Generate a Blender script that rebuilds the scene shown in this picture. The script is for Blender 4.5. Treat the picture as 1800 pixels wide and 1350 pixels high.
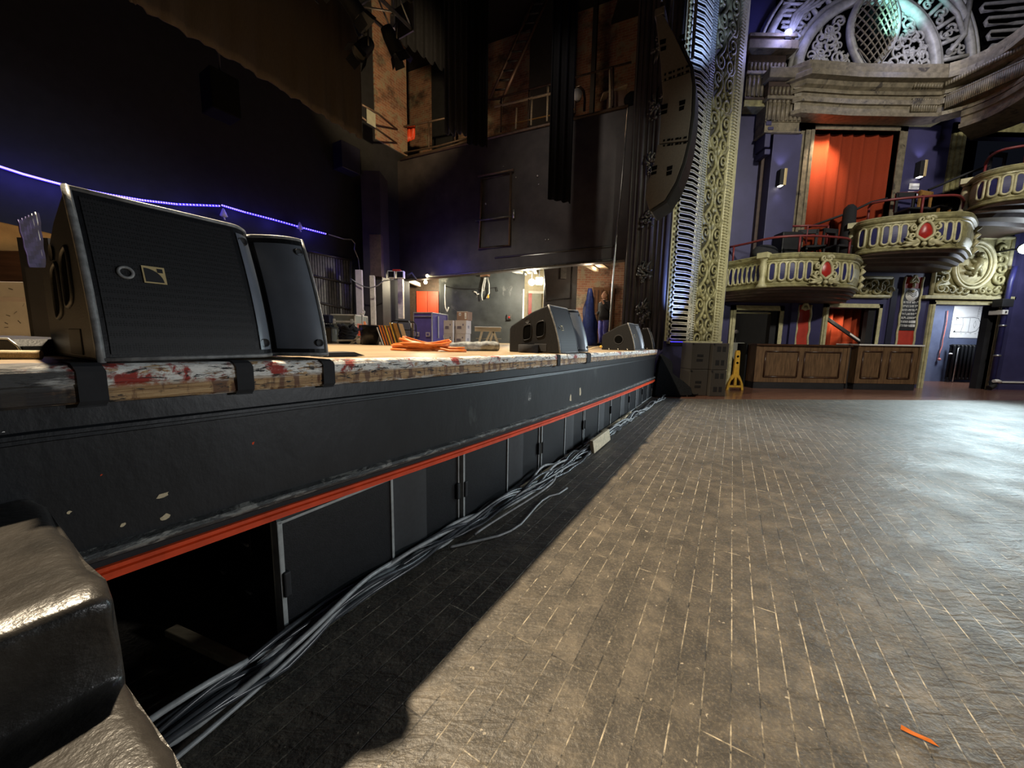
import bpy, bmesh, math, random
from mathutils import Vector, Matrix
random.seed(7)
R = math.radians
for o in list(bpy.data.objects):
    bpy.data.objects.remove(o, do_unlink=True)
scn = bpy.context.scene
COL = scn.collection

# ---------------------------------------------------------------- camera, world, exposure
FPX, CAMH = 640.0, 1.18
PITCH, ROLL = math.atan(80 / 640.0), R(1.0)
FWD = Vector((0, math.cos(PITCH), -math.sin(PITCH)))
UPV = Vector((0, math.sin(PITCH), math.cos(PITCH)))
RGT = Vector((1, 0, 0))
CR, SR = math.cos(ROLL), math.sin(ROLL)
CRT = RGT * CR + UPV * SR
CUP = UPV * CR - RGT * SR
cam_d = bpy.data.cameras.new('camera')
cam_d.sensor_width = 36.0
cam_d.lens = FPX / 1800 * 36.0
cam_d.clip_start = 0.02
cam_d.clip_end = 200
cam = bpy.data.objects.new('camera', cam_d)
COL.objects.link(cam)
cam.matrix_world = Matrix(((CRT.x, CUP.x, -FWD.x, 0), (CRT.y, CUP.y, -FWD.y, 0), (CRT.z, CUP.z, -FWD.z, CAMH), (0, 0, 0, 1)))
scn.camera = cam
vs = scn.view_settings
scn.display_settings.display_device = 'sRGB'
vs.view_transform = 'Standard'
vs.look = 'None'
vs.gamma = 1
vs.use_curve_mapping = False
vs.exposure = 0.0
wd = bpy.data.worlds.new('dim_hall')
wd.use_nodes = True
wd.node_tree.nodes['Background'].inputs[0].default_value = (0.55, 0.65, 1.0, 1)
wd.node_tree.nodes['Background'].inputs[1].default_value = 0.006
scn.world = wd
try:
    scn.cycles.use_denoising = True
    scn.cycles.max_bounces = 6
    scn.cycles.diffuse_bounces = 3
    scn.cycles.sample_clamp_indirect = 4.0
except Exception:
    pass


def ray(px, py):
    u, v = (px - 900) / FPX, -(py - 675) / FPX
    return FWD + CRT * u + CUP * v


def at(px, py, Y):
    """The point of the place seen at a pixel, at depth Y."""
    r = ray(px, py)
    return Vector((0, 0, CAMH)) + r * (Y / r.y)


def onz(px, py, z):
    r = ray(px, py)
    return Vector((0, 0, CAMH)) + r * ((z - CAMH) / r.z)


def onplane(px, py, p, n):
    r = ray(px, py)
    o = Vector((0, 0, CAMH))
    return o + r * ((Vector(p) - o).dot(n) / r.dot(n))


# stage frame: s along the front edge, t towards the hall
P0 = Vector((-0.86, 1.26, 0))
EV = Vector((0.5145, 0.8575, 0)).normalized()
NV = Vector((EV.y, -EV.x, 0))
EANG = math.atan2(EV.y, EV.x)


def S(s, t, z=0.0):
    p = P0 + EV * s + NV * t
    return Vector((p.x, p.y, z))


def st(p):
    d = Vector((p[0], p[1], 0)) - P0
    return d.dot(EV), d.dot(NV)


def interp(x, tab):
    if x <= tab[0][0]:
        a, b = tab[0], tab[1]
    elif x >= tab[-1][0]:
        a, b = tab[-2], tab[-1]
    else:
        for a, b in zip(tab, tab[1:]):
            if a[0] <= x <= b[0]:
                break
    k = (x - a[0]) / (b[0] - a[0])
    return a[1] + k * (b[1] - a[1])


LIPZ = [(-5, 1.105), (-0.53, 1.103), (0.17, 1.087), (0.95, 1.070), (2.43, 1.048), (5, 1.023), (7.85, 1.0), (9, 0.998), (20, 0.998)]


def deckz(p):
    return interp(st(p)[0], LIPZ)


def deck(px, Y):
    """Point of the stage deck under column px at depth Y."""
    p = at(px, 600, Y)
    p.z = deckz(p)
    return p


# ---------------------------------------------------------------- lights of the place, plus added fill spots
def aim(o, target):
    d = (Vector(target) - Vector(o.location)).normalized()
    o.rotation_euler = d.to_track_quat('-Z', 'Y').to_euler()


def light(name, kind, loc, power, color, target=None, size=0.1, cone=60, blend=0.5, sy=None):
    d = bpy.data.lights.new(name, kind)
    d.energy = power
    d.color = color
    if kind == 'AREA':
        d.size = size
        if sy:
            d.shape = 'RECTANGLE'
            d.size_y = sy
    else:
        d.shadow_soft_size = size
    if kind == 'SPOT':
        d.spot_size = R(cone)
        d.spot_blend = blend
    o = bpy.data.objects.new(name, d)
    COL.objects.link(o)
    o.location = loc
    if target is not None:
        aim(o, target)
    return o


light('stage_work_light', 'SPOT', S(0.8, -2.8, 7.3), 5600, (1.0, 0.82, 0.58), S(1.9, 0.7, 0), 0.10, 92, 0.85)
light('upstage_work_light', 'SPOT', S(3.4, -4.5, 6.6), 650, (1.0, 0.93, 0.80), S(7.2, -5.2, 0.8), 0.12, 80, 0.7)
light('hall_flood_light', 'SPOT', at(1806, 440, 9.2), 1700, (0.72, 0.93, 1.0), (7.4, 5.4, 0), 0.45, 54, 0.55)
light('hall_wash_light', 'SPOT', (7.0, -1.5, 8.5), 3300, (1.0, 0.94, 0.83), (9.8, 10.2, 2.9), 0.35, 64, 0.7)
light('upper_wash_light', 'SPOT', (8.5, 0.0, 6.5), 330, (0.80, 0.82, 1.0), (9.6, 10.2, 8.6), 0.35, 46, 0.7)
light('arch_wash_light', 'SPOT', (5.0, 0.5, 5.0), 1000, (0.95, 0.98, 0.80), at(1230, 380, 9.0), 0.15, 38, 0.7)
light('fascia_fill_light', 'SPOT', (8.2, 5.2, 2.2), 1700, (0.80, 0.91, 1.0), S(5.0, 0, 0.75), 0.5, 50, 0.9)  # added fill for the far end of the fascia, no fixture
light('front_fill_light', 'SPOT', S(3.0, 7.0, 1.45), 500, (0.95, 0.97, 1.0), S(1.2, 0, 1.04), 0.2, 44, 0.8)  # added low fill that brightens the nosing and stage front, no fixture

# ---------------------------------------------------------------- mesh builder
class MB:
    def __init__(self):
        self.v, self.f, self.s = [], [], []

    def add(self, vs_, fs, smooth=False):
        b = len(self.v)
        self.v += [tuple(p) for p in vs_]
        self.f += [tuple(b + i for i in f) for f in fs]
        self.s += [smooth] * len(fs)
        return self

    def obox(self, o, ax, ay, az):
        o, ax, ay, az = Vector(o), Vector(ax), Vector(ay), Vector(az)
        vs_ = [o + ax * i + ay * j + az * k for k in (0, 1) for j in (0, 1) for i in (0, 1)]
        fs = [(0, 2, 3, 1), (4, 5, 7, 6), (0, 1, 5, 4), (2, 6, 7, 3), (0, 4, 6, 2), (1, 3, 7, 5)]
        if ax.cross(ay).dot(az) < 0:
            fs = [f[::-1] for f in fs]
        return self.add(vs_, fs)

    def box(self, x0, x1, y0, y1, z0, z1):
        x0, x1 = min(x0, x1), max(x0, x1)
        y0, y1 = min(y0, y1), max(y0, y1)
        z0, z1 = min(z0, z1), max(z0, z1)
        return self.obox((x0, y0, z0), (x1 - x0, 0, 0), (0, y1 - y0, 0), (0, 0, z1 - z0))

    def prism(self, poly, fn, d0, d1, smooth=False):
        """poly of (a, b), extruded in d; fn(a, b, d) -> point."""
        n = len(poly)
        vs_ = [fn(a, b, d0) for a, b in poly] + [fn(a, b, d1) for a, b in poly]
        fs = [tuple(range(n)), tuple(range(2 * n - 1, n - 1, -1))]
        self.add(vs_, fs)
        self.add(vs_, [(i, i + n, (i + 1) % n + n, (i + 1) % n) for i in range(n)], smooth)
        return self

    def tube(self, pts, r, n=8, closed=False, caps=True, flat=1.0):
        pts = [Vector(p) for p in pts]
        m = len(pts)
        if m < 2:
            return self
        rs = r if isinstance(r, (list, tuple)) else [r] * m
        tang = []
        for i in range(m):
            a = pts[(i - 1) % m] if (closed or i > 0) else pts[i]
            b = pts[(i + 1) % m] if (closed or i < m - 1) else pts[i]
            d = b - a
            tang.append(d.normalized() if d.length > 1e-9 else Vector((0, 0, 1)))
        up = Vector((0, 0, 1)) if abs(tang[0].z) < 0.9 else Vector((0, 1, 0))
        nrm = (up - tang[0] * up.dot(tang[0])).normalized()
        vs_ = []
        for i in range(m):
            t = tang[i]
            nrm = nrm - t * nrm.dot(t)
            if nrm.length < 1e-6:
                nrm = t.orthogonal()
            nrm.normalize()
            bi = t.cross(nrm)
            for k in range(n):
                a = 2 * math.pi * k / n
                vs_.append(pts[i] + (nrm * math.cos(a) * flat + bi * math.sin(a)) * rs[i])
        fs = []
        for i in range(m if closed else m - 1):
            j = (i + 1) % m
            for k in range(n):
                l = (k + 1) % n
                fs.append((i * n + k, i * n + l, j * n + l, j * n + k))
        self.add(vs_, fs, True)
        if caps and not closed:
            b = len(self.v) - len(vs_)
            self.f += [tuple(b + k for k in range(n))[::-1], tuple(b + (m - 1) * n + k for k in range(n))]
            self.s += [False, False]
        return self

    def cyl(self, p0, p1, r0, r1=None, n=16):
        return self.tube([p0, p1], [r0, r0 if r1 is None else r1], n)

    def lathe(self, prof, o, n=24, ax=(0, 0, 1)):
        o, ax = Vector(o), Vector(ax).normalized()
        u = ax.orthogonal().normalized()
        w = ax.cross(u)
        vs_ = [o + ax * z + (u * math.cos(2 * math.pi * k / n) + w * math.sin(2 * math.pi * k / n)) * r for r, z in prof for k in range(n)]
        fs = [(i * n + k, i * n + (k + 1) % n, (i + 1) * n + (k + 1) % n, (i + 1) * n + k) for i in range(len(prof) - 1) for k in range(n)]
        self.add(vs_, fs, True)
        return self

    def sweep(self, stations, closed_profile=False, smooth=False):
        """stations: list of equal-length point lists."""
        n = len(stations[0])
        vs_ = [p for stn in stations for p in stn]
        fs = []
        for i in range(len(stations) - 1):
            for k in range(n if closed_profile else n - 1):
                l = (k + 1) % n
                fs.append((i * n + k, (i + 1) * n + k, (i + 1) * n + l, i * n + l))
        self.add(vs_, fs, smooth)
        if closed_profile:
            b = len(self.v) - len(vs_)
            m = (len(stations) - 1) * n
            self.f += [tuple(b + k for k in range(n)), tuple(b + m + k for k in range(n))[::-1]]
            self.s += [False, False]
        return self

    def ball(self, c, r, n=10, m=7, sc=(1, 1, 1)):
        c = Vector(c)
        vs_, fs = [], []
        for i in range(m + 1):
            th = math.pi * i / m
            for k in range(n):
                a = 2 * math.pi * k / n
                vs_.append(c + Vector((sc[0] * math.sin(th) * math.cos(a), sc[1] * math.sin(th) * math.sin(a), sc[2] * math.cos(th))) * r)
        for i in range(m):
            for k in range(n):
                l = (k + 1) % n
                fs.append((i * n + k, (i + 1) * n + k, (i + 1) * n + l, i * n + l))
        return self.add(vs_, fs, True)


def setp(o, label=None, cat=None, group=None, kind=None):
    if label:
        o['label'] = label
    if cat:
        o['category'] = cat
    if group:
        o['group'] = group
    if kind:
        o['kind'] = kind
    return o


def obj(name, mb, m, parent=None, bevel=0.0, seg=2, sub=0, label=None, cat=None, group=None, kind=None, shift=None):
    me = bpy.data.meshes.new(name)
    v = mb.v
    if shift is not None:
        v = [(p[0] - shift[0], p[1] - shift[1], p[2] - shift[2]) for p in v]
    me.from_pydata(v, [], mb.f)
    me.polygons.foreach_set('use_smooth', mb.s)
    me.materials.append(m)
    me.update()
    bm = bmesh.new()
    bm.from_mesh(me)
    bmesh.ops.remove_doubles(bm, verts=bm.verts, dist=1e-5)
    bmesh.ops.recalc_face_normals(bm, faces=bm.faces)
    bm.to_mesh(me)
    bm.free()
    o = bpy.data.objects.new(name, me)
    COL.objects.link(o)
    if shift is not None and parent is None:
        o.location = shift
    if parent is not None:
        o.parent = parent
    if bevel:
        b = o.modifiers.new('bevel', 'BEVEL')
        b.width = bevel
        b.segments = seg
        b.limit_method = 'ANGLE'
        b.angle_limit = R(40)
    if sub:
        q = o.modifiers.new('sub', 'SUBSURF')
        q.levels = q.render_levels = sub
    return setp(o, label, cat, group, kind)


def thing(name, label, cat, loc=(0, 0, 0), rz=0.0, group=None, rot=None):
    o = bpy.data.objects.new(name, None)
    o.empty_display_size = 0.1
    COL.objects.link(o)
    o.location = loc
    o.rotation_euler = rot if rot else (0, 0, rz)
    return setp(o, label, cat, group)


def struct(name, mb, m, **k):
    return obj(name, mb, m, kind='structure', **k)


def structroot(name, loc=(0, 0, 0)):
    o = bpy.data.objects.new(name, None)
    COL.objects.link(o)
    o.location = loc
    o['kind'] = 'structure'
    return o


def dup(root, loc, rz=None, label=None, group=None):
    r = root.copy()
    COL.objects.link(r)
    r.location = loc
    if rz is not None:
        r.rotation_euler = (0, 0, rz)
    if label:
        r['label'] = label
    if group:
        r['group'] = group
    for ch in list(root.children):
        c = ch.copy()
        COL.objects.link(c)
        c.parent = r
        for g in list(ch.children):
            d = g.copy()
            COL.objects.link(d)
            d.parent = c
    return r


# ---------------------------------------------------------------- materials
def nt(name):
    m = bpy.data.materials.new(name)
    m.use_nodes = True
    t = m.node_tree
    return m, t, t.nodes['Principled BSDF']


def lk(t, a, b):
    t.links.new(a, b)


def noise(t, scale, detail=4.0, vec=None, rough=0.6, dist=0.0):
    n = t.nodes.new('ShaderNodeTexNoise')
    n.inputs['Scale'].default_value = scale
    n.inputs['Detail'].default_value = detail
    n.inputs['Roughness'].default_value = rough
    n.inputs['Distortion'].default_value = dist
    if vec is not None:
        lk(t, vec, n.inputs['Vector'])
    return n.outputs['Fac']


def ramp(t, fac, stops, interp_='LINEAR'):
    r = t.nodes.new('ShaderNodeValToRGB')
    e = r.color_ramp.elements
    r.color_ramp.interpolation = interp_
    while len(e) < len(stops):
        e.new(0.5)
    for el, (p, c) in zip(e, stops):
        el.position = p
        el.color = (c[0], c[1], c[2], 1) if not isinstance(c, (int, float)) else (c, c, c, 1)
    lk(t, fac, r.inputs[0])
    return r.outputs[0]


def mix(t, fac, a, b, mode='MIX'):
    x = t.nodes.new('ShaderNodeMix')
    x.data_type = 'RGBA'
    x.blend_type = mode
    if isinstance(fac, (int, float)):
        x.inputs[0].default_value = fac
    else:
        lk(t, fac, x.inputs[0])
    for i, c in ((6, a), (7, b)):
        if isinstance(c, (tuple, list)):
            x.inputs[i].default_value = (c[0], c[1], c[2], 1)
        else:
            lk(t, c, x.inputs[i])
    return x.outputs[2]


def math_(t, op, a, b):
    x = t.nodes.new('ShaderNodeMath')
    x.operation = op
    for i, c in ((0, a), (1, b)):
        if isinstance(c, (int, float)):
            x.inputs[i].default_value = c
        else:
            lk(t, c, x.inputs[i])
    return x.outputs[0]


def bump(t, bs, h, strength=0.3, dist=0.01):
    b = t.nodes.new('ShaderNodeBump')
    b.inputs['Strength'].default_value = strength
    b.inputs['Distance'].default_value = dist
    lk(t, h, b.inputs['Height'])
    lk(t, b.outputs[0], bs.inputs['Normal'])


def coords(t, kind='Object', loc=(0, 0, 0), rot=(0, 0, 0), scale=(1, 1, 1)):
    c = t.nodes.new('ShaderNodeTexCoord')
    mp = t.nodes.new('ShaderNodeMapping')
    mp.inputs['Location'].default_value = loc
    mp.inputs['Rotation'].default_value = rot
    mp.inputs['Scale'].default_value = scale
    lk(t, c.outputs[kind], mp.inputs['Vector'])
    return mp.outputs[0]


def geo_pos(t, rot=(0, 0, 0), scale=(1, 1, 1), loc=(0, 0, 0)):
    g = t.nodes.new('ShaderNodeNewGeometry')
    mp = t.nodes.new('ShaderNodeMapping')
    mp.vector_type = 'TEXTURE' if False else 'POINT'
    mp.inputs['Location'].default_value = loc
    mp.inputs['Rotation'].default_value = rot
    mp.inputs['Scale'].default_value = scale
    lk(t, g.outputs['Position'], mp.inputs['Vector'])
    return mp.outputs[0]


def M(name, c, rough=0.6, metal=0.0, var=0.25, scale=12.0, bmp=0.0, spec=0.5, emit=0.0, ecol=None, dirt=None, dirt_at=0.62, stretch=(1, 1, 1)):
    m, t, b = nt(name)
    b.inputs['Roughness'].default_value = rough
    b.inputs['Metallic'].default_value = metal
    b.inputs['Specular IOR Level'].default_value = spec
    v = coords(t, 'Object', scale=stretch)
    f = noise(t, scale, 5, v)
    lo = tuple(x * (1 - var) for x in c)
    hi = tuple(min(1, x * (1 + var)) for x in c)
    col = ramp(t, f, [(0.3, lo), (0.7, hi)])
    if dirt:
        f2 = noise(t, scale * 0.35, 6, v, 0.7, 0.6)
        col = mix(t, ramp(t, f2, [(dirt_at, 0.0), (dirt_at + 0.06, 1.0)]), col, dirt)
    lk(t, col, b.inputs['Base Color'])
    if bmp:
        bump(t, b, noise(t, scale * 3, 5, v), bmp, 0.01)
    if emit:
        b.inputs['Emission Color'].default_value = (*(ecol or c), 1)
        b.inputs['Emission Strength'].default_value = emit
    return m


def brick_mat(name, c1, c2, mortar, rot=(0, 0, 0), sc=1.0, dirt=(0.3, 0.25, 0.17)):
    m, t, b = nt(name)
    v = coords(t, 'Object', rot=rot)
    k = t.nodes.new('ShaderNodeTexBrick')
    lk(t, v, k.inputs['Vector'])
    k.inputs['Color1'].default_value = (*c1, 1)
    k.inputs['Color2'].default_value = (*c2, 1)
    k.inputs['Mortar'].default_value = (*mortar, 1)
    k.inputs['Scale'].default_value = sc
    k.inputs['Brick Width'].default_value = 0.23
    k.inputs['Row Height'].default_value = 0.08
    k.inputs['Mortar Size'].default_value = 0.007
    f = noise(t, 2.5, 6, v, 0.7, 0.5)
    col = mix(t, ramp(t, f, [(0.5, 0.0), (0.62, 1.0)]), k.outputs['Color'], dirt)
    f2 = noise(t, 1.1, 5, v, 0.7)
    col = mix(t, ramp(t, f2, [(0.35, 0.8), (0.5, 0.0)]), col, (0.02, 0.017, 0.015))
    lk(t, col, b.inputs['Base Color'])
    b.inputs['Roughness'].default_value = 0.85
    bump(t, b, k.outputs['Fac'], -0.6, 0.01)
    return m


def floor_mat():
    m, t, b = nt('black_plank_floor')
    v = geo_pos(t, rot=(0, 0, -EANG))
    k = t.nodes.new('ShaderNodeTexBrick')
    # a slow wobble, boards of an old floor are never ruled straight
    wob = t.nodes.new('ShaderNodeTexNoise')
    wob.inputs['Scale'].default_value = 0.7
    wob.inputs['Detail'].default_value = 3
    lk(t, v, wob.inputs['Vector'])
    wv = mix(t, 0.012, v, wob.outputs['Color'], 'ADD')
    lk(t, wv, k.inputs['Vector'])
    k.offset = 0.37
    k.offset_frequency = 3
    k.inputs['Color1'].default_value = (0, 0, 0, 1)
    k.inputs['Color2'].default_value = (1, 1, 1, 1)
    k.inputs['Scale'].default_value = 1.0
    k.inputs['Brick Width'].default_value = 1.15
    k.inputs['Row Height'].default_value = 0.083
    k.inputs['Mortar Size'].default_value = 0.0026
    k.inputs['Mortar Smooth'].default_value = 0.25
    base = ramp(t, noise(t, 7.0, 9, v, 0.72, 0.3), [(0.30, (0.036, 0.032, 0.027)), (0.5, (0.074, 0.064, 0.051)), (0.70, (0.150, 0.126, 0.094))])
    tone = t.nodes.new('ShaderNodeRGBToBW')
    lk(t, k.outputs['Color'], tone.inputs[0])
    base = mix(t, 0.12, base, tone.outputs[0], 'OVERLAY')
    # fine scratches in two directions
    v2 = geo_pos(t, rot=(0, 0, -EANG), scale=(6, 60, 6))
    sc1 = ramp(t, noise(t, 1.6, 6, v2, 0.7, 1.2), [(0.62, 0.0), (0.74, 1.0)])
    v3 = geo_pos(t, rot=(0, 0, 0.5), scale=(9, 70, 9))
    sc2 = ramp(t, noise(t, 1.3, 6, v3, 0.7, 1.5), [(0.64, 0.0), (0.76, 1.0)])
    scr = math_(t, 'MAXIMUM', sc1, sc2)
    fine = ramp(t, noise(t, 90, 5, v, 0.75), [(0.50, 0.0), (0.68, 0.75)])
    scr = math_(t, 'MULTIPLY', math_(t, 'MAXIMUM', scr, fine), 0.42)
    col = mix(t, scr, base, (0.36, 0.30, 0.21))
    # worn pale seams, some of them still black
    wear = ramp(t, noise(t, 1.7, 6, v, 0.75, 0.4), [(0.40, 0.0), (0.58, 1.0)])
    wear2 = ramp(t, noise(t, 16, 4, v, 0.7), [(0.38, 0.0), (0.60, 1.0)])
    seam = math_(t, 'MULTIPLY', k.outputs['Fac'], math_(t, 'MULTIPLY', wear, wear2))
    col = mix(t, math_(t, 'MULTIPLY', k.outputs['Fac'], 0.75), col, (0.012, 0.011, 0.010))
    col = mix(t, math_(t, 'MULTIPLY', seam, 0.95), col, (0.62, 0.53, 0.38))
    # scuffed-off spots along the seams
    spots = ramp(t, noise(t, 26, 3, v, 0.5), [(0.70, 0.0), (0.73, 1.0)])
    col = mix(t, math_(t, 'MULTIPLY', spots, 0.7), col, (0.5, 0.43, 0.32))
    lk(t, col, b.inputs['Base Color'])
    rr = ramp(t, noise(t, 2.0, 5, v, 0.6), [(0.3, 0.44), (0.7, 0.60)])
    lk(t, rr, b.inputs['Roughness'])
    b.inputs['Specular IOR Level'].default_value = 0.55
    # ripples of the worn lacquer
    v4 = geo_pos(t, rot=(0, 0, 0.35), scale=(7, 22, 7))
    h = math_(t, 'ADD', math_(t, 'MULTIPLY', noise(t, 1.2, 4, v4, 0.55, 0.6), 1.0), math_(t, 'MULTIPLY', noise(t, 48, 4, v, 0.65), 0.40))
    h = math_(t, 'SUBTRACT', h, math_(t, 'MULTIPLY', k.outputs['Fac'], 0.35))
    bump(t, b, h, 0.60, 0.014)
    return m


def plank_mat(name, c1, c2, ang, w=0.09, ln=1.6, rough=0.5, seam=(0.03, 0.02, 0.015)):
    m, t, b = nt(name)
    v = geo_pos(t, rot=(0, 0, -ang))
    k = t.nodes.new('ShaderNodeTexBrick')
    lk(t, v, k.inputs['Vector'])
    k.offset = 0.4
    k.inputs['Color1'].default_value = (*c1, 1)
    k.inputs['Color2'].default_value = (*c2, 1)
    k.inputs['Mortar'].default_value = (*seam, 1)
    k.inputs['Scale'].default_value = 1
    k.inputs['Brick Width'].default_value = ln
    k.inputs['Row Height'].default_value = w
    k.inputs['Mortar Size'].default_value = 0.003
    v2 = geo_pos(t, rot=(0, 0, -ang), scale=(2, 30, 2))
    g = ramp(t, noise(t, 2, 6, v2, 0.6), [(0.3, 0.55), (0.7, 1.25)])
    col = mix(t, 1.0, k.outputs['Color'], g, 'MULTIPLY')
    lk(t, col, b.inputs['Base Color'])
    b.inputs['Roughness'].default_value = rough
    bump(t, b, k.outputs['Fac'], -0.2, 0.004)
    return m


def lip_mat():
    """Layers of old paint flaking off the pine nosing."""
    m, t, b = nt('flaking_painted_nosing')
    v = geo_pos(t, rot=(0, 0, -EANG))
    vz = geo_pos(t, rot=(0, 0, -EANG), scale=(1, 1, 5))
    vg = geo_pos(t, rot=(0, 0, -EANG), scale=(2, 1, 45))
    wood = ramp(t, noise(t, 3, 6, vg, 0.65, 0.5), [(0.3, (0.20, 0.105, 0.045)), (0.5, (0.46, 0.28, 0.125)), (0.68, (0.66, 0.46, 0.24))])
    sep = t.nodes.new('ShaderNodeSeparateXYZ')
    lk(t, v, sep.inputs[0])
    zz = sep.outputs['Z']
    # paint survives on the upper half
    ds = math_(t, 'ADD', math_(t, 'MULTIPLY', sep.outputs['X'], 0.0135), zz)      # height under the sloping edge
    up = ramp(t, math_(t, 'MULTIPLY', math_(t, 'SUBTRACT', ds, 1.02), 10.0), [(0.22, 0.0), (0.36, 1.0)])
    lower = ramp(t, math_(t, 'MULTIPLY', math_(t, 'SUBTRACT', ds, 0.97), 10.0), [(0.30, 1.0), (0.42, 0.0)])
    nW = noise(t, 15, 8, vz, 0.72, 0.5)
    nR = noise(t, 6.5, 7, v, 0.68, 0.4)
    nK = noise(t, 13, 8, vz, 0.72, 0.5)
    stain = ramp(t, noise(t, 24, 5, geo_pos(t, rot=(0, 0, -EANG), scale=(1, 1, 0.2)), 0.6), [(0.50, 0.0), (0.56, 0.8)])
    wood = mix(t, stain, wood, (0.10, 0.035, 0.02))
    white = math_(t, 'MULTIPLY', ramp(t, nW, [(0.41, 0.0), (0.44, 1.0)]), up)
    red = math_(t, 'MULTIPLY', ramp(t, nR, [(0.55, 0.0), (0.58, 1.0)]), up)
    whl = math_(t, 'MULTIPLY', ramp(t, nW, [(0.50, 0.0), (0.53, 1.0)]), lower)
    col = mix(t, red, wood, (0.36, 0.035, 0.022))
    wh2 = math_(t, 'MULTIPLY', white, ramp(t, nR, [(0.55, 1.0), (0.60, 0.0)]))
    wcol = ramp(t, noise(t, 30, 6, vz, 0.7), [(0.35, (0.42, 0.40, 0.36)), (0.52, (0.88, 0.86, 0.80))])
    col = mix(t, math_(t, 'MAXIMUM', wh2, whl), col, wcol)
    blk = ramp(t, nK, [(0.565, 0.0), (0.59, 1.0)])
    col = mix(t, blk, col, (0.025, 0.023, 0.022))
    # the length by the steps still carries its black coat
    end = ramp(t, math_(t, 'ADD', math_(t, 'MULTIPLY', sep.outputs['X'], 1.0), math_(t, 'MULTIPLY', noise(t, 6, 5, v), 0.35)), [(0.0, 1.0), (0.06, 0.0)])
    sx = math_(t, 'SUBTRACT', sep.outputs['X'], LIP_X0)
    end = ramp(t, math_(t, 'ADD', sx, math_(t, 'MULTIPLY', noise(t, 8, 6, vz, 0.7), 0.45)), [(0.27, 0.94), (0.37, 0.0)])
    col = mix(t, end, col, (0.022, 0.021, 0.022))
    # scratches of bare wood in the grain
    lk(t, col, b.inputs['Base Color'])
    b.inputs['Roughness'].default_value = 0.6
    bump(t, b, math_(t, 'ADD', nW, math_(t, 'MULTIPLY', noise(t, 5, 6, vg), 0.6)), 0.7, 0.008)
    return m


_q = Matrix.Rotation(-EANG, 3, 'Z') @ S(-0.52, 0, 0)
LIP_X0 = _q.x

K = {}
K['floor'] = floor_mat()
K['deck'] = plank_mat('worn_pine_deck', (0.50, 0.37, 0.22), (0.40, 0.29, 0.17), EANG, 0.11, 2.2, 0.45)
K['parquet'] = plank_mat('red_brown_parquet', (0.24, 0.115, 0.075), (0.18, 0.085, 0.06), 0.35, 0.07, 0.6, 0.22)
K['lip'] = lip_mat()
K['fascia'] = M('scuffed_black_paint', (0.013, 0.014, 0.016), 0.42, var=0.35, scale=5, bmp=0.2, spec=0.3, dirt=(0.045, 0.048, 0.048), dirt_at=0.62, stretch=(1, 1, 0.6))
K['scuff'] = M('rubbed_grey_edge', (0.06, 0.06, 0.057), 0.55, var=0.5, scale=26, bmp=0.4, dirt=(0.27, 0.26, 0.23), dirt_at=0.52, stretch=(1, 1, 4))
K['arrayd'] = M('dark_taupe_speaker_paint', (0.105, 0.092, 0.080), 0.7, spec=0.2, var=0.1, scale=40, bmp=0.08)
K['coil'] = M('pale_gilt_moulding', (0.52, 0.50, 0.42), 0.4, 0.1, var=0.25, scale=9)
K['silver'] = M('silver_gilt_moulding', (0.44, 0.45, 0.40), 0.4, 0.1, var=0.25, scale=9)
K['gold2'] = M('dark_frieze_ground', (0.060, 0.055, 0.036), 0.6, var=0.3, scale=9)
K['redtrim'] = M('red_painted_trim', (0.66, 0.062, 0.012), 0.6, spec=0.2, var=0.2, scale=10, bmp=0.15, dirt=(0.10, 0.02, 0.012), dirt_at=0.66)
K['black'] = M('matt_black', (0.012, 0.012, 0.014), 0.7, var=0.3, scale=6)
K['blackwall'] = M('old_black_wall_paint', (0.034, 0.028, 0.027), 0.6, var=0.35, scale=2.5, bmp=0.2, dirt=(0.075, 0.062, 0.055), dirt_at=0.68)
K['velvet'] = M('black_velvet', (0.004, 0.004, 0.005), 0.95, var=0.3, scale=20, spec=0.1)
K['border'] = M('brown_black_border_cloth', (0.058, 0.046, 0.036), 0.9, var=0.15, scale=60, spec=0.1, stretch=(4, 4, 0.3))
K['cab'] = M('speaker_black_paint', (0.010, 0.0105, 0.012), 0.48, spec=0.28, var=0.3, scale=60, bmp=0.15)
K['cabedge'] = M('speaker_edge_highlight', (0.20, 0.20, 0.195), 0.4, var=0.5, scale=25, bmp=0.2)  # rim colour lightened as a painted highlight from the stage light
K['fin'] = M('speaker_waveguide_grey', (0.13, 0.145, 0.17), 0.36, var=0.2, scale=4, bmp=0.04)
K['frameg'] = M('grey_speaker_frame', (0.34, 0.35, 0.34), 0.45, var=0.3, scale=14, bmp=0.1)
K['steel'] = M('galvanised_steel', (0.50, 0.50, 0.47), 0.35, 0.85, var=0.25, scale=8)
K['whitemetal'] = M('cream_painted_steel', (0.72, 0.66, 0.54), 0.5, var=0.2, scale=8, bmp=0.05)
K['rubber'] = M('cable_rubber', (0.050, 0.053, 0.058), 0.26, var=0.3, scale=30)
K['rubberl'] = M('cable_rubber_grey', (0.34, 0.345, 0.34), 0.36, var=0.3, scale=30)
K['orange'] = M('orange_cable_sheath', (0.62, 0.165, 0.028), 0.4, var=0.2, scale=20)
K['pine'] = M('rough_pine', (0.56, 0.45, 0.28), 0.6, var=0.25, scale=3, bmp=0.2, stretch=(1, 9, 9))
K['gold'] = M('aged_gold_paint', (0.31, 0.285, 0.14), 0.42, 0.1, var=0.4, scale=9, bmp=0.25, dirt=(0.10, 0.085, 0.04), dirt_at=0.60)
K['goldlight'] = M('cream_gold_paint', (0.50, 0.465, 0.27), 0.45, 0.05, var=0.25, scale=9, bmp=0.15, dirt=(0.22, 0.18, 0.08), dirt_at=0.64)
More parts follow.
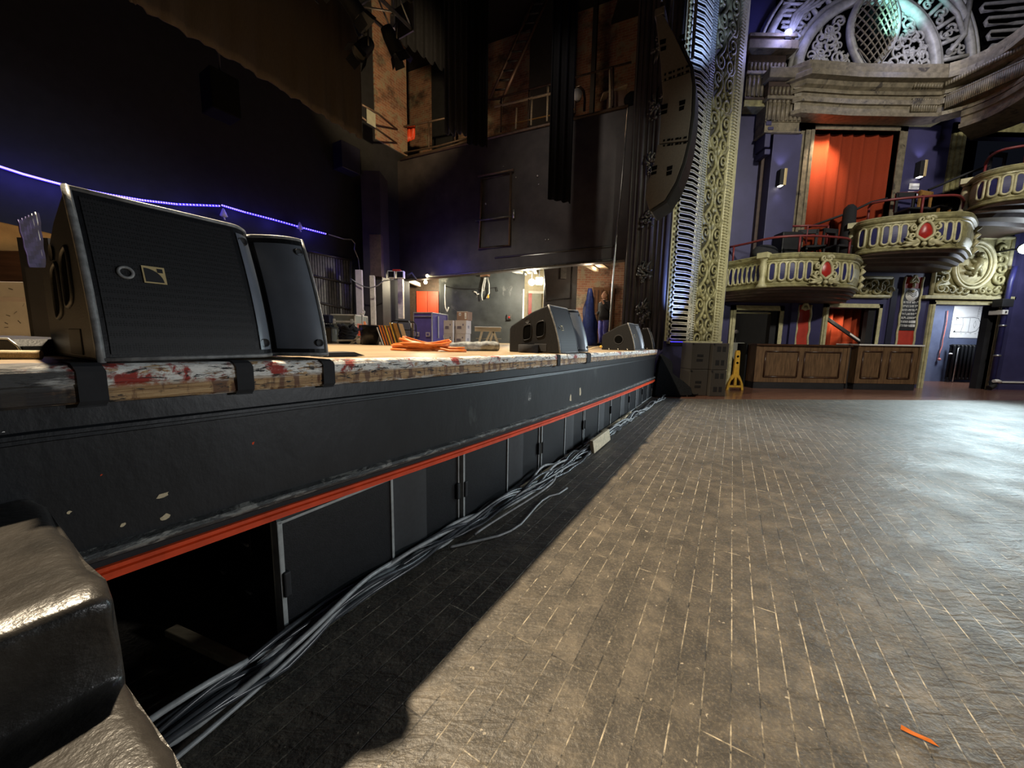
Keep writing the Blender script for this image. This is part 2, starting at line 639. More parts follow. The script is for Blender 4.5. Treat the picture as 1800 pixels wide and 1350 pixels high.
K['golddull'] = M('tarnished_gold_paint', (0.19, 0.16, 0.105), 0.5, 0.1, var=0.4, scale=8, bmp=0.25, dirt=(0.06, 0.05, 0.04), dirt_at=0.58)
K['purple'] = M('purple_wall_paint', (0.042, 0.039, 0.108), 0.5, var=0.18, scale=2.2, bmp=0.12, dirt=(0.062, 0.058, 0.145), dirt_at=0.62)
K['purpled'] = M('recess_indigo_paint', (0.020, 0.020, 0.10), 0.5, var=0.25, scale=6)
K['soffit'] = M('dark_brown_moulding', (0.050, 0.028, 0.020), 0.5, var=0.4, scale=10, bmp=0.1)
K['red'] = M('red_panel_paint', (0.45, 0.040, 0.022), 0.55, var=0.15, scale=6)
K['crimson'] = M('crimson_shield_paint', (0.40, 0.022, 0.016), 0.35, var=0.2, scale=12, bmp=0.1)
K['railred'] = M('dull_red_rail_paint', (0.19, 0.030, 0.030), 0.45, var=0.2, scale=8)
K['curtain'] = M('red_orange_curtain', (0.27, 0.040, 0.014), 0.85, var=0.12, scale=50, spec=0.15)
K['oak'] = M('brown_oak_bar_front', (0.135, 0.078, 0.038), 0.42, var=0.45, scale=3.5, bmp=0.1, stretch=(9, 9, 1))
K['oakd'] = M('dark_bar_top', (0.055, 0.026, 0.014), 0.3, var=0.3, scale=5)
K['paper'] = M('white_paper', (0.78, 0.78, 0.76), 0.7, var=0.05, scale=4)
K['ink'] = M('black_ink', (0.03, 0.03, 0.03), 0.7)
K['yellow'] = M('yellow_plastic', (0.62, 0.36, 0.04), 0.45, var=0.2, scale=12, bmp=0.05)
K['carpet'] = M('black_carpet', (0.022, 0.025, 0.030), 0.95, var=0.4, scale=60, bmp=0.4, spec=0.1)
K['array'] = M('taupe_speaker_paint', (0.062, 0.056, 0.050), 0.55, var=0.1, scale=40, bmp=0.08)
K['casepurple'] = M('purple_flightcase_laminate', (0.13, 0.10, 0.36), 0.4, var=0.15, scale=6)
K['alu'] = M('aluminium_edge', (0.66, 0.66, 0.70), 0.35, 0.6, var=0.15, scale=10)
K['card'] = M('white_cardboard', (0.68, 0.62, 0.60), 0.75, var=0.08, scale=8)
K['cardb'] = M('brown_cardboard', (0.34, 0.22, 0.16), 0.75, var=0.12, scale=8)
K['reddoor'] = M('bright_red_door', (0.75, 0.075, 0.022), 0.45, var=0.12, scale=4)
K['greycase'] = M('grey_flightcase_laminate', (0.27, 0.27, 0.22), 0.45, var=0.15, scale=7)
K['olive'] = M('olive_rack_paint', (0.20, 0.19, 0.15), 0.5, var=0.2, scale=9)
K['skin'] = M('skin', (0.58, 0.33, 0.22), 0.5, var=0.1, scale=10)
K['hair'] = M('light_brown_hair', (0.24, 0.13, 0.06), 0.5, var=0.3, scale=30)
K['blackcloth'] = M('black_cloth', (0.012, 0.012, 0.014), 0.85, var=0.3, scale=25)
K['jeans'] = M('blue_violet_cloth', (0.12, 0.12, 0.42), 0.8, var=0.25, scale=25)
K['tarp'] = M('blue_tarpaulin', (0.025, 0.045, 0.20), 0.45, var=0.35, scale=9, bmp=0.2)
K['emblem'] = M('gold_foil_emblem', (0.62, 0.48, 0.24), 0.4, 0.2, var=0.1, scale=10)
K['led'] = M('blue_led_tube', (0.15, 0.12, 1.0), 0.4, emit=3.0, ecol=(0.03, 0.018, 1.0))
K['leddot'] = M('led_dots', (0.6, 0.55, 1.0), 0.4, emit=4.0, ecol=(0.20, 0.15, 1.0))
K['sconce'] = M('lit_sconce_glass', (1, 0.97, 0.85), 0.4, emit=7.0, ecol=(1.0, 0.93, 0.78))
K['lampw'] = M('lit_white_lamp', (1, 0.97, 0.85), 0.4, emit=60.0, ecol=(1.0, 0.95, 0.78))
K['lampy'] = M('lit_warm_lamp', (1, 0.85, 0.5), 0.4, emit=40.0, ecol=(1.0, 0.82, 0.45))
K['lampb'] = M('lit_blue_lamp', (0.7, 0.8, 1), 0.4, emit=14.0, ecol=(0.34, 0.42, 1.0))
K['lampc'] = M('lit_cool_lamp', (0.9, 0.97, 1), 0.4, emit=40.0, ecol=(0.85, 0.96, 1.0))
K['darkwood'] = M('brown_wood', (0.14, 0.065, 0.030), 0.5, var=0.35, scale=4, bmp=0.1, stretch=(1, 1, 8))
K['chairwood'] = M('honey_wood', (0.30, 0.155, 0.045), 0.75, spec=0.15, var=0.25, scale=6)
K['navy'] = M('navy_black_paint', (0.008, 0.008, 0.024), 0.6, var=0.25, scale=4)
K['slate'] = M('slate_black_wall', (0.042, 0.047, 0.046), 0.5, var=0.35, scale=3, bmp=0.2, dirt=(0.15, 0.155, 0.145), dirt_at=0.62)
K['beam'] = M('pale_ceiling_joist', (0.60, 0.52, 0.36), 0.6, var=0.2, scale=5)
K['bin'] = M('black_bin_liner', (0.03, 0.03, 0.035), 0.25, var=0.4, scale=14, bmp=0.4)
K['cabl'] = M('sub_grille_cloth', (0.026, 0.027, 0.029), 0.6, var=0.15, scale=40)
K['brick'] = brick_mat('sooty_brick', (0.36, 0.17, 0.10), (0.25, 0.11, 0.07), (0.34, 0.28, 0.20), rot=(R(90), 0, 0))
K['stepmat'] = M('worn_black_step', (0.026, 0.023, 0.020), 0.30, var=0.5, scale=8, bmp=0.32, dirt=(0.17, 0.135, 0.09), dirt_at=0.66)
K['wrap'] = M('crumpled_plastic_film', (0.36, 0.38, 0.38), 0.28, var=0.45, scale=18, bmp=0.6)
K['corridor'] = M('blue_corridor_paint', (0.105, 0.125, 0.20), 0.45, var=0.2, scale=2.5, bmp=0.1)
K['white'] = M('white_paint', (0.72, 0.70, 0.66), 0.5, var=0.1, scale=6)
K['pink'] = M('pink_cord', (0.60, 0.20, 0.17), 0.5)
K['glassdark'] = M('dark_screen', (0.01, 0.01, 0.012), 0.15)
K['greymetal'] = M('dark_grey_metal', (0.09, 0.085, 0.08), 0.4, 0.5, var=0.3, scale=12)
K['copper'] = M('brown_iron', (0.10, 0.065, 0.045), 0.5, 0.3, var=0.3, scale=12)
# ================================================================ floors and stage
from mathutils import noise as mnoise


def nz(*a):
    return mnoise.noise(Vector(a))


fb = MB()
fl = [(-9, -5), (16, -5), (16, 8.45), (4.2, 7.48), (3.0, 7.52), (3.0, 9.2), (-9, 9.2)]
fb.add([(x, y, 0) for x, y in fl], [tuple(range(len(fl)))])
struct('floor', fb, K['floor'])
fb = MB()
fl = [(16, 8.45), (16, 14.2), (3.0, 14.2), (3.0, 7.52), (4.2, 7.48)]
fb.add([(x, y, 0.0) for x, y in fl], [tuple(range(len(fl)))])
struct('floor_parquet', fb, K['parquet'])

LIP = [(s * 0.25, 0.06 + 0.05 * max(0.0, math.sin((s * 0.25 + 0.5) / 8 * math.pi))) for s in range(-14, 30)]
LIP += [(7.45, 0.045), (7.62, 0.0), (7.78, -0.08), (7.92, -0.20), (8.02, -0.36), (8.08, -0.6), (8.10, -1.1)]


def lipframe():
    out = []
    for i, (s, t) in enumerate(LIP):
        a = LIP[max(0, i - 1)]
        b = LIP[min(len(LIP) - 1, i + 1)]
        d = Vector((b[0] - a[0], b[1] - a[1])).normalized()
        out.append((s, t, Vector((-d.y, d.x))))       # outward in (s, t)
    return out


def lipsweep(prof):
    """prof: (offset outwards, height below the edge as function of s)."""
    stn = []
    for s, t, n in lipframe():
        row = []
        for off, dz in prof:
            z = interp(s, LIPZ) - (dz(s) if callable(dz) else dz)
            row.append(S(s + n.x * off, t + n.y * off, z))
        stn.append(row)
    return stn


def fd(k):
    """a height that grows with the depth of the fascia along the stage"""
    return lambda s: k * (0.56 + 0.0145 * max(0, s)) / 0.56


stage = structroot('stage')
db = MB()
ring = [S(s - 0.0, t - 0.015, interp(s, LIPZ)) for s, t in LIP]
n_l = len(ring)
stn = []
for (s, t), p in zip(LIP, ring):
    row = [p]
    for tt in (-0.6, -1.4, -3, -6, -13.5):
        row.append(S(s, min(tt, t - 0.02), interp(s, LIPZ)))
    stn.append(row)
for s in (9, 11, 14, 18):
    stn.append([S(s, tt, interp(s, LIPZ)) for tt in (-1.1, -1.15, -1.4, -3, -6, -13.5)])
db.sweep(stn)
obj('stage_deck', db, K['deck'], stage, kind='structure')
wob = lambda s, k: 0.003 * nz(s * 7, k, 0.3) + 0.0025 * nz(s * 19, k, 1.3)
lp = []
FINE = []
for (a, b) in zip(LIP, LIP[1:]):
    for k in range(5):
        FINE.append((a[0] + (b[0] - a[0]) * k / 5, a[1] + (b[1] - a[1]) * k / 5))
FINE.append(LIP[-1])
_keep = LIP
LIP = FINE
nb = MB()
prof = [(-0.10, 0.0), (-0.012, 0.0), (0.0, 0.006), (0.006, 0.016), (0.006, 0.046), (0.000, 0.050), (0.003, 0.054), (0.004, 0.088), (-0.004, 0.096), (-0.03, 0.098)]
stn = []
for s, t, n in lipframe():
    row = []
    for j, (off, dz) in enumerate(prof):
        o_ = off + (wob(s, j * 3.1) if j > 1 else 0)
        row.append(S(s + n.x * o_, t + n.y * o_, interp(s, LIPZ) - dz + (wob(s, j * 5.7 + 40) if 1 < j < 9 else 0)))
    stn.append(row)
nb.sweep(stn)
obj('stage_nosing', nb, K['lip'], stage, kind='structure')
LIP = _keep
cb = MB()
cb.sweep(lipsweep([(-0.05, 0.094), (-0.022, 0.098), (-0.020, 0.150), (-0.010, 0.155), (-0.008, 0.164), (-0.018, 0.168), (-0.016, 0.176), (-0.026, 0.180),
                   (-0.028, fd(0.470))]))
obj('stage_fascia', cb, K['fascia'], stage, kind='structure')
cb = MB()
cb.sweep(lipsweep([(-0.03, fd(0.468)), (-0.004, fd(0.474)), (0.004, fd(0.484)), (-0.002, fd(0.496)), (-0.016, fd(0.503))]))
obj('fascia_ledge', cb, K['scuff'], stage, kind='structure')
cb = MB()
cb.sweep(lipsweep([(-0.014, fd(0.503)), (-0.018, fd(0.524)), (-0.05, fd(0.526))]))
obj('fascia_black_band', cb, K['black'], stage, kind='structure')  # plain black band between the ledge and the red trim
cb = MB()
cb.sweep(lipsweep([(-0.03, fd(0.519)), (-0.006, fd(0.521)), (-0.004, fd(0.531)), (-0.012, fd(0.534)), (-0.002, fd(0.537)), (0.0, fd(0.547)), (-0.010, fd(0.550)), (-0.008, fd(0.558)), (-0.05, fd(0.560))]))
obj('red_trim', cb, K['redtrim'], stage, kind='structure')
# black tape strips over the nosing
def tape(s0, s1):
    b = MB()
    stn_ = []
    for k in range(9):
        s = s0 + (s1 - s0) * k / 8
        row = []
        t0 = interp(s, LIP)
        for off, dz in [(-0.22, -0.003), (-0.012, -0.003), (0.008, 0.004), (0.0115, 0.016), (0.0115, 0.088), (0.006, 0.099), (0.006, 0.103)]:
            row.append(S(s + (0.004 if off > 0.01 else 0), t0 + off, interp(s, LIPZ) - dz))
        stn_.append(row)
    b.sweep(stn_)
    return b


for k, (px0, px1, lab) in enumerate([(130, 183, 'broad black tape strip over the nosing below the big monitor near its bottom corner'),
                                     (411, 441, 'black tape strip over the nosing under the finned end of the big monitor'),
                                     (564, 584, 'narrow black tape strip over the nosing just past the big monitor'),
                                     (978, 983, 'thin dark tape strip on the nosing under the middle monitor'),
                                     (1030, 1037, 'thin dark tape strip on the nosing just past the middle monitor')]):
    def s_of(px):
        lo, hi = -0.6, 8.0
        for _ in range(50):
            mid = (lo + hi) / 2
            p = S(mid, interp(mid, LIP), interp(mid, LIPZ) - 0.05) - Vector((0, 0, CAMH))
            d = p.dot(FWD)
            x = 900 + FPX * p.dot(CRT) / d
            lo, hi = (mid, hi) if x < px else (lo, mid)
        return lo
    obj('tape_strip', tape(s_of(px0), s_of(px1)), K['blackcloth'], label=lab, cat='tape', group='tape over the stage edge')

# bare chips in the fascia paint
for k, (x, y, w, h, m_) in enumerate(((286, 871, 15, 5, 'pine'), (290, 909, 13, 7, 'pine'), (121, 901, 6, 4, 'pine'), (216, 923, 7, 5, 'pine'), (445, 779, 3, 3, 'redtrim'), (178, 835, 3, 2, 'redtrim'),
                                      (640, 698, 6, 5, 'pine'), (1003, 700, 2, 9, 'pine'), (1020, 690, 2, 9, 'pine'), (930, 697, 4, 12, 'scuff'), (12, 776, 14, 5, 'white'), (4, 762, 6, 4, 'white'), (445, 724, 8, 2, 'redtrim'), (130, 782, 8, 5, 'scuff'))):
    c = onplane(x, y, S(0, 0.056), NV)
    s_, t_ = st(c)
    tf = interp(s_, LIP) - 0.0262
    if y < 790 and x < 20:
        tf += 0.006
    pl_ = S(0, tf)
    ring_ = []
    for q in range(9):
        a = 2 * math.pi * q / 9
        r_ = 0.55 + 0.45 * abs(nz(k * 3.3, q * 1.7, 0.4)) * 2
        ring_.append(onplane(x + w * math.cos(a) * min(1, r_), y + h * math.sin(a) * min(1, r_) - 0.3 * w * math.cos(a), pl_, NV))
    b = MB().add(ring_ + [p_ - NV * 0.004 for p_ in ring_], [tuple(range(9))] + [(q, q + 9, (q + 1) % 9 + 9, (q + 1) % 9) for q in range(9)])
    obj('paint_chip', b, K[m_], stage)

# wall behind the speakers under the stage
ub = MB()
ub.obox(S(-3.4, -1.25, 0), EV * 11.4, NV * -0.05, Vector((0, 0, 0.45)))
struct('wall_understage', ub, K['black'])

# ---------------------------------------------------------------- black steps up to the stage
sp = MB()
prof = []
for t0, t1, z in ((-0.02, 0.63, 0.80), (0.63, 0.93, 0.655), (0.93, 1.18, 0.50)):
    n_ = 10
    for k in range(n_ + 1):
        prof.append((t0 + (t1 - t0) * k / n_, z))
    prof[-1] = (t1 - 0.012, z - 0.0015)
    prof.append((t1 - 0.005, z - 0.006))
    prof.append((t1 - 0.001, z - 0.013))
    prof.append((t1, z - 0.025))
    prof.append((t1 - 0.003, z - 0.05))
    prof.append((t1 - 0.006, z - 0.10))
    prof.append((t1 - 0.006, z - 0.135))
prof += [(1.17, 0.1), (1.17, 0.0), (-0.02, 0.0)]
stn = []
SS = [-0.515, -0.522, -0.535] + [-0.555 - 0.035 * k for k in range(50)]
for i, s in enumerate(SS):
    row = []
    for j, (t, z) in enumerate(prof):
        e = 0.010 if i == 0 else (0.004 if i == 1 else 0)
        w = 0.0022 * nz(t * 6, s * 6, z * 4)
        edge = 0.010 * nz(t * 14, z * 11, 3.7) + 0.006 * nz(t * 41, z * 33, 1.7) if i < 3 else 0
        row.append(S(s + edge, t + w * 0.6, max(0, z + (w - e if z > 0.01 else 0))))
    stn.append(row)
sp.sweep(stn, True, True)
steps = obj('stage_steps', sp, K['stepmat'], label='worn black wooden steps climbing to the stage edge', cat='steps')

# ---------------------------------------------------------------- subwoofers under the stage
SW, SHH = 1.035, 0.50


def make_sub():
    r = thing('subwoofer', '', 'speaker', S(0, 0, 0), EANG, 'subwoofers under the stage')
    b = MB().box(0.0, SW, 0.045, 0.70, 0.012, SHH)
    obj('cabinet', b, K['cab'], r, 0.012)
    b = MB()
    b.box(0.0, 0.016, 0.0, 0.05, 0.012, SHH)
    b.box(0.0, SW, 0.0, 0.05, SHH - 0.012, SHH)
    b.box(0.0, SW, 0.0, 0.05, 0.012, 0.024)
    obj('front_frame', b, K['frameg'], r, 0.003)
    obj('front_frame', MB().box(SW - 0.012, SW, 0.0, 0.05, 0.012, SHH), K['frameg'], r, 0.003)
    obj('grille', MB().box(0.018, 0.515, 0.010, 0.045, 0.024, SHH - 0.012), K['cab'], r)
    obj('centre_bar', MB().box(0.515, 0.530, 0.002, 0.045, 0.024, SHH - 0.012), K['frameg'], r, 0.002)
    g = MB()
    stn_ = []
    for k in range(13):
        x = 0.53 + 0.23 * k / 12
        y = 0.035 - 0.028 * math.sin(k / 12 * math.pi / 2) ** 2
        stn_.append([(x, y, 0.024), (x, y, SHH - 0.012)])
    g.sweep(stn_, smooth=True)
    obj('curved_grille', g, K['cabl'], r)
    obj('grille', MB().box(0.762, SW - 0.012, 0.010, 0.045, 0.024, SHH - 0.012), K['cab'], r)
    for x in (0.004, SW - 0.030):
        h = MB().box(x, x + 0.026, -0.012, 0.01, 0.20, 0.30)
        obj('latch', h, K['black'], r, 0.006)
    for y, z in ((0.22, 0.34), (0.22, 0.13), (0.46, 0.34), (0.46, 0.13)):
        h = MB()
        h.box(-0.004, 0.003, y, y + 0.075, z - 0.055, z + 0.055)
        hh = obj('side_handle', h, K['black'], r, 0.01)
        obj('grip', MB().cyl((-0.007, y + 0.01, z), (-0.007, y + 0.065, z), 0.006, n=8), K['steel'], hh)
    return r


sub0 = make_sub()
sub_labels = ['black subwoofer with its handled side showing, in the dark gap beside the steps',
              'black subwoofer second along from the steps under the stage',
              'black subwoofer third along from the steps under the stage',
              'black subwoofer fourth from the steps, behind the pale timber batten',
              'black subwoofer fifth from the steps, behind the pale timber block',
              'black subwoofer sixth from the steps under the red trim',
              'black subwoofer at the end of the row next to the carpet covered panel']
for i, lb in enumerate(sub_labels):
    s = 0.0 + i * (SW + 0.018)
    p = S(s, interp(s + 0.5, LIP) - 0.06, 0)
    if i == 0:
        sub0.location = p
        sub0['label'] = lb
    else:
        dup(sub0, p, EANG, lb)

# ---------------------------------------------------------------- cables along the foot of the stage
def cable_path(i, s0, s1, seed, amp=1.0, toff=0.0, zoff=0.0):
    pts = []
    n_ = int((s1 - s0) / 0.05)
    for k in range(n_ + 1):
        s = s0 + (s1 - s0) * k / n_
        spread = 0.055 * (0.7 + 0.5 * nz(s * 0.9, 5.5, 0))
        base = interp(s, [(-1.2, 0.12), (-0.3, 0.10), (0.35, 0.055), (0.9, 0.075), (1.8, 0.15), (3, 0.17), (5, 0.20), (7.4, 0.28)])
        t = base + toff + spread * (nz(s * 1.3, seed * 7.7, 0.5) * 1.6 * amp + (i % 5 - 2) * 0.32)
        z = 0.012 + zoff + abs(nz(s * 1.7, seed * 3.3, 9.1)) * 0.10 * amp + (i // 5) * 0.016
        pts.append(S(s, t, z))
    return pts


for i in range(13):
    s0 = -0.95 + 0.05 * (i % 4)
    s1 = 7.3 if i % 3 else 4.2
    b = MB().tube(cable_path(i, s0, s1, i + 1), 0.0105 if i % 4 else 0.008, 7)
    obj('power_cable', b, K['rubberl'] if i % 3 == 1 else K['rubber'], label='black rubber cable in the bundle along the foot of the stage', cat='cable', group='cables along the foot of the stage')
b = MB()
pts = [S(s, 0.16 + 0.16 * math.sin((s - 1.0) * 2.4) ** 2, 0.02 + 0.10 * math.sin((s - 1.0) * 2.4) ** 2) for s in [1.0 + 0.04 * k for k in range(34)]]
b.tube(pts, 0.0075, 7)
obj('loose_cable', b, K['rubberl'], label='grey cable springing up in a loose loop over the middle of the bundle', cat='cable')
b = MB()
pts = [onz(x, y, 0.01) for x, y in [(790, 962), (822, 955), (851, 948), (876, 942), (898, 933), (916, 921), (930, 905), (942, 891), (953, 880), (966, 872), (982, 868), (1000, 856)]]
sm = []
for a, c in zip(pts, pts[1:]):
    sm += [a.lerp(c, k / 6) for k in range(6)]
b.tube(sm, 0.007, 7)
obj('loose_cable', b, K['rubberl'], label='thin grey cable straying outwards from the bundle onto the plank floor', cat='cable')
b = MB()
c0 = onz(1196, 693, 0.02)
for q in range(2):
    b.tube([c0 + Vector((0.34 * math.cos(a) + 0.04 * q, 0.12 * math.sin(a), 0.018 * q)) for a in [k * math.pi / 10 for k in range(20)]], 0.012, 6, True)
b.tube([c0 + Vector((-0.3, 0, 0)), c0 + Vector((-0.7, -0.05, 0)), S(7.3, 0.32, 0.02)], 0.012, 6)
obj('coiled_cable', b, K['rubber'], label='black cable coiled flat in front of the carpet covered panel', cat='cable')

# ---------------------------------------------------------------- timber offcuts
b = MB()
b.obox(S(1.72, 0.055, 0.005), EV * 1.15, NV * 0.035, Vector((0, 0, 0.035)))
obj('timber_batten', b, K['pine'], bevel=0.003, label='long pale timber batten lying behind the cable bundle', cat='timber')
b = MB()
p = onz(1043, 800, 0.0)
s_, t_ = st(p)
b.obox(S(s_, t_ - 0.03, 0.015), EV * 0.62 - NV * 0.01, NV * 0.04, Vector((0, 0, 0.13)) - NV * 0.02)
obj('timber_block', b, K['pine'], bevel=0.006, label='pale timber block leaning on the subwoofers above the cables', cat='timber')
b = MB()
b.obox(S(3.75, 0.06, 0.005), EV * 1.5, NV * 0.03, Vector((0, 0, 0.05)))
obj('timber_batten', b, K['pine'], bevel=0.003, label='pale timber batten beyond the block, towards the end of the stage', cat='timber')
b = MB()
p = onz(288, 1108, 0.03)
q = onz(430, 1175, 0.03)
b.obox(p - Vector((0, 0, 0.028)), q - p, Vector((0.02, 0.035, 0)), Vector((0, 0, 0.028)))
obj('timber_plank', b, K['pine'], bevel=0.004, label='wooden plank end in the dark gap beside the steps', cat='timber')

# floor leaf
b = MB()
c = onz(1612, 1297, 0.0)
b.add([c + Vector(v) for v in ((-0.03, 0.02, 0.004), (-0.018, 0.03, 0.008), (0.0, 0.012, 0.006), (0.028, -0.012, 0.009), (0.034, -0.028, 0.004), (0.012, -0.012, 0.004), (-0.012, 0.004, 0.004))],
      [(0, 6, 2, 1), (6, 5, 3, 2), (5, 4, 3)])
so = obj('tape_scrap', b, K['orange'], label='small torn orange scrap lying on the plank floor', cat='scrap')
m_ = so.modifiers.new('thick', 'SOLIDIFY')
m_.thickness = 0.002

# carpet covered panel closing the end of the stage
b = MB()
pp = [(1150, 698), (1158, 640), (1164, 622), (1172, 628), (1180, 634), (1183, 641), (1183, 656), (1190, 662), (1203, 671), (1215, 682), (1217, 690), (1216, 695)]
pts2 = [at(x, y, 7.72) for x, y in pp]
b.prism([(p.x, max(0.0, p.z)) for p in pts2], lambda a, z, d: (a, 7.72 + d, z), 0, 0.14)
obj('carpeted_panel', b, K['carpet'], bevel=0.01, label='black carpet covered panel with a stepped outline closing the end of the stage', cat='panel')

# stack of four subwoofers on the hall floor
def hall_sub(p, w, h, d, holes, lab):
    r = thing('subwoofer', lab, 'speaker', p, 0.06, 'stacked speakers by the column')
    obj('cabinet', MB().box(0, w, 0.0, d, 0, h), K['array'], r, 0.012)
    for (x, z, ww, hh) in holes:
        obj('handle_slot', MB().box(x * w, (x + ww) * w, -0.004, 0.004, z * h, (z + hh) * h), K['black'], r, 0.003)
    obj('corner_latch', MB().box(0.02 * w, 0.10 * w, -0.012, 0.004, 0.93 * h, 0.985 * h), K['black'], r)


y0 = 7.86
pa, pb, pc = at(1212, 695, y0), at(1246, 698, y0), at(1276, 698, y0)
hgt = 0.575
pair = [(0.30, 0.30, 0.34, 0.10), (0.32, 0.47, 0.34, 0.10)]
quad = [(0.22, 0.17, 0.24, 0.2), (0.56, 0.17, 0.20, 0.2), (0.26, 0.68, 0.24, 0.2), (0.60, 0.68, 0.20, 0.2)]
wL, wR = pb.x - pa.x - 0.01, pc.x - pb.x - 0.01
hall_sub((pa.x, y0 + 0.06, 0.0), wL, hgt, 0.42, pair, 'grey subwoofer with one pair of slots, at the bottom of the stack by the column')
hall_sub((pa.x, y0 + 0.06, hgt + 0.006), wL, hgt, 0.42, pair, 'grey subwoofer with one pair of slots, on top of the stack by the column')
hall_sub((pb.x, y0, 0.0), wR, hgt, 0.42, quad, 'grey subwoofer with two slot pairs, bottom of the stack beside the yellow stand')
hall_sub((pb.x, y0, hgt + 0.006), wR, hgt, 0.42, quad, 'grey subwoofer with two slot pairs, on top of the stack beside the yellow stand')
# ================================================================ monitors standing on the stage edge
MH, MD = 0.445, 0.55


def lean(z):
    return 0.135 * (max(0, z) / MH) ** 1.5


def make_monitor(L, circle, lab, p, rz, rects=True):
    r = thing('stage_monitor', lab, 'speaker', p, rz, 'monitors along the stage edge')
    xg, xv, xe = 0.61 * L, 0.755 * L, L

    def yf(x):
        if x <= xg:
            return 0.0
        if x <= xv:
            k = (x - xg) / (xv - xg)
            return 0.115 * (k ** 2.0)
        k = (x - xv) / (xe - xv)
        return 0.115 * (1 - k) ** 2.2 - 0.012 * math.sin(k * math.pi) - 0.01 * k

    def P(x, z, off=0.0):
        """point on the front, lifted off it towards the hall"""
        return Vector((x, yf(x) + lean(z) - off, z))

    b = MB()
    stn = []
    xs = [0, xg * 0.5, xg] + [xg + (xv - xg) * k / 6 for k in range(1, 7)] + [xv + (xe - xv) * k / 9 for k in range(1, 10)]
    for x in xs:
        row = [P(x, MH * k / 8) for k in range(9)]
        row += [Vector((x, 0.30, 0.385)), Vector((x, MD - 0.02, 0.255)), Vector((x, MD, 0.225)), Vector((x, MD, 0.0))]
        stn.append(row)
    b.sweep(stn, True)
    obj('cabinet', b, K['cab'], r, 0.012, 3)
    # rim round the front
    rim = MB()
    rim.tube([P(x, MH - 0.004, -0.004) for x in xs], 0.0075, 6)
    rim.tube([P(0.004, MH * k / 10, -0.003) for k in range(11)], 0.009, 6)
    rim.tube([P(L - 0.004, MH * k / 10, -0.003) for k in range(11)], 0.007, 6)
    rim.tube([P(x, 0.008, -0.003) for x in xs], 0.007, 6)
    obj('rim', rim, K['cabedge'], r)
    g = MB()
    g.sweep([[P(x, 0.022 + (MH - 0.044) * k / 10, 0.003) for k in range(11)] for x in (0.022, xg * 0.5, xg - 0.012)], smooth=True)
    obj('grille', g, K['grille'], r)
    for x0, x1 in ((xg + 0.004, xv - 0.006), (xv + 0.012, xe - 0.016)):
        f = MB()
        f.sweep([[P(x0 + (x1 - x0) * i / 8, 0.028 + (MH - 0.056) * k / 10, 0.003) for k in range(11)] for i in range(9)], smooth=True)
        fo = obj('waveguide', f, K['fin'], r)
        for k, z in enumerate((0.05, MH - 0.055)):
            xx = (x0 + 0.016) if x0 < xv - 0.01 and x1 < xv else x1 - 0.016
            h = MB().lathe([(0.0, 0.0), (0.012, 0.0), (0.014, 0.004), (0.014, -0.004)], P(xx, z, 0.004), 14, (0, -1, 0.1))
            obj('bolt_recess', h, K['black'], fo)
    # ring and emblem
    lx, lz = 0.075, 0.235
    b = MB().tube([P(lx + 0.014 * math.cos(a), lz + 0.014 * math.sin(a), 0.005) for a in [2 * math.pi * k / 20 for k in range(20)]], 0.004, 6, True)
    obj('bolt_ring', b, K['cabedge'], r)
    ex, ez, es = 0.108, 0.213, 0.047

    def pl(a, c, d):
        return P(ex + a * es, ez + c * es, 0.004 + d)
    em = MB().prism([(0, 0), (1, 0), (1, 1), (0, 1)], pl, 0, 0.003)
    eo = obj('emblem', em, K['emblem'], r)
    arc = [(0.08, 0.08)] + [(0.08 + 0.80 * math.sin(a), 0.08 + 0.80 * math.cos(a)) for a in [k * math.pi / 24 for k in range(13)]]
    em = MB().prism(arc, pl, 0.003, 0.004)
    em.prism([(0.66, 0.66), (0.90, 0.66), (0.90, 0.90), (0.66, 0.90)], pl, 0.003, 0.004)
    obj('emblem_mark', em, K['black'], eo)
    # grips in the end panel, hole shade painted as flat dark faces
    if circle:
        c = Vector((-0.002, 0.27, 0.17))
        b = MB().lathe([(0.0, -0.02), (0.06, -0.02), (0.066, 0.0), (0.078, 0.004), (0.082, -0.004)], c, 22, (-1, 0, 0))
        po = obj('round_port', b, K['black'], r)
        obj('port_void', MB().lathe([(0, 0.001), (0.062, 0.001)], c, 22, (-1, 0, 0)), K['void'], po)
        for y in (0.12, 0.27, 0.42):
            obj('corner_foot', MB().lathe([(0, 0), (0.012, 0), (0.012, 0.006)], (-0.003, y, 0.02), 10, (-1, 0, 0)), K['steel'], r)
    else:
        for y0, z0, z1 in ((0.16, 0.15, 0.295), (0.30, 0.12, 0.265)):
            b = MB()
            ring_ = []
            for k in range(24):
                a = 2 * math.pi * k / 24
                ca, sa = math.cos(a), math.sin(a)
                px_ = y0 + 0.05 + 0.045 * (abs(ca) ** 0.5) * (1 if ca > 0 else -1)
                pz_ = (z0 + z1) / 2 + 0.5 * (z1 - z0) * (abs(sa) ** 0.5) * (1 if sa > 0 else -1) - (px_ - y0 - 0.05) * 0.25
                ring_.append((-0.001, px_, pz_))
            b.tube(ring_, 0.006, 6, True)
            ho = obj('hand_hole', b, K['cab'], r)
            b2 = MB().add([(-0.0015, p[1], p[2]) for p in ring_], [tuple(range(24))])
            obj('hand_hole_void', b2, K['void'], ho)
        b = MB().lathe([(0, 0.0), (0.02, 0.0), (0.024, 0.003)], (-0.002, 0.35, 0.30), 12, (-1, 0, 0))
        obj('side_socket', b, K['black'], r)
        b = MB().box(-0.003, 0.002, 0.14, 0.27, 0.015, 0.085)
        obj('socket_plate', b, K['black'], r, 0.004)
    return r


K['void'] = M('unlit_hole', (0.004, 0.004, 0.004), 0.95, spec=0.0)  # near-black colour, paints in the shade of holes and backs dark openings


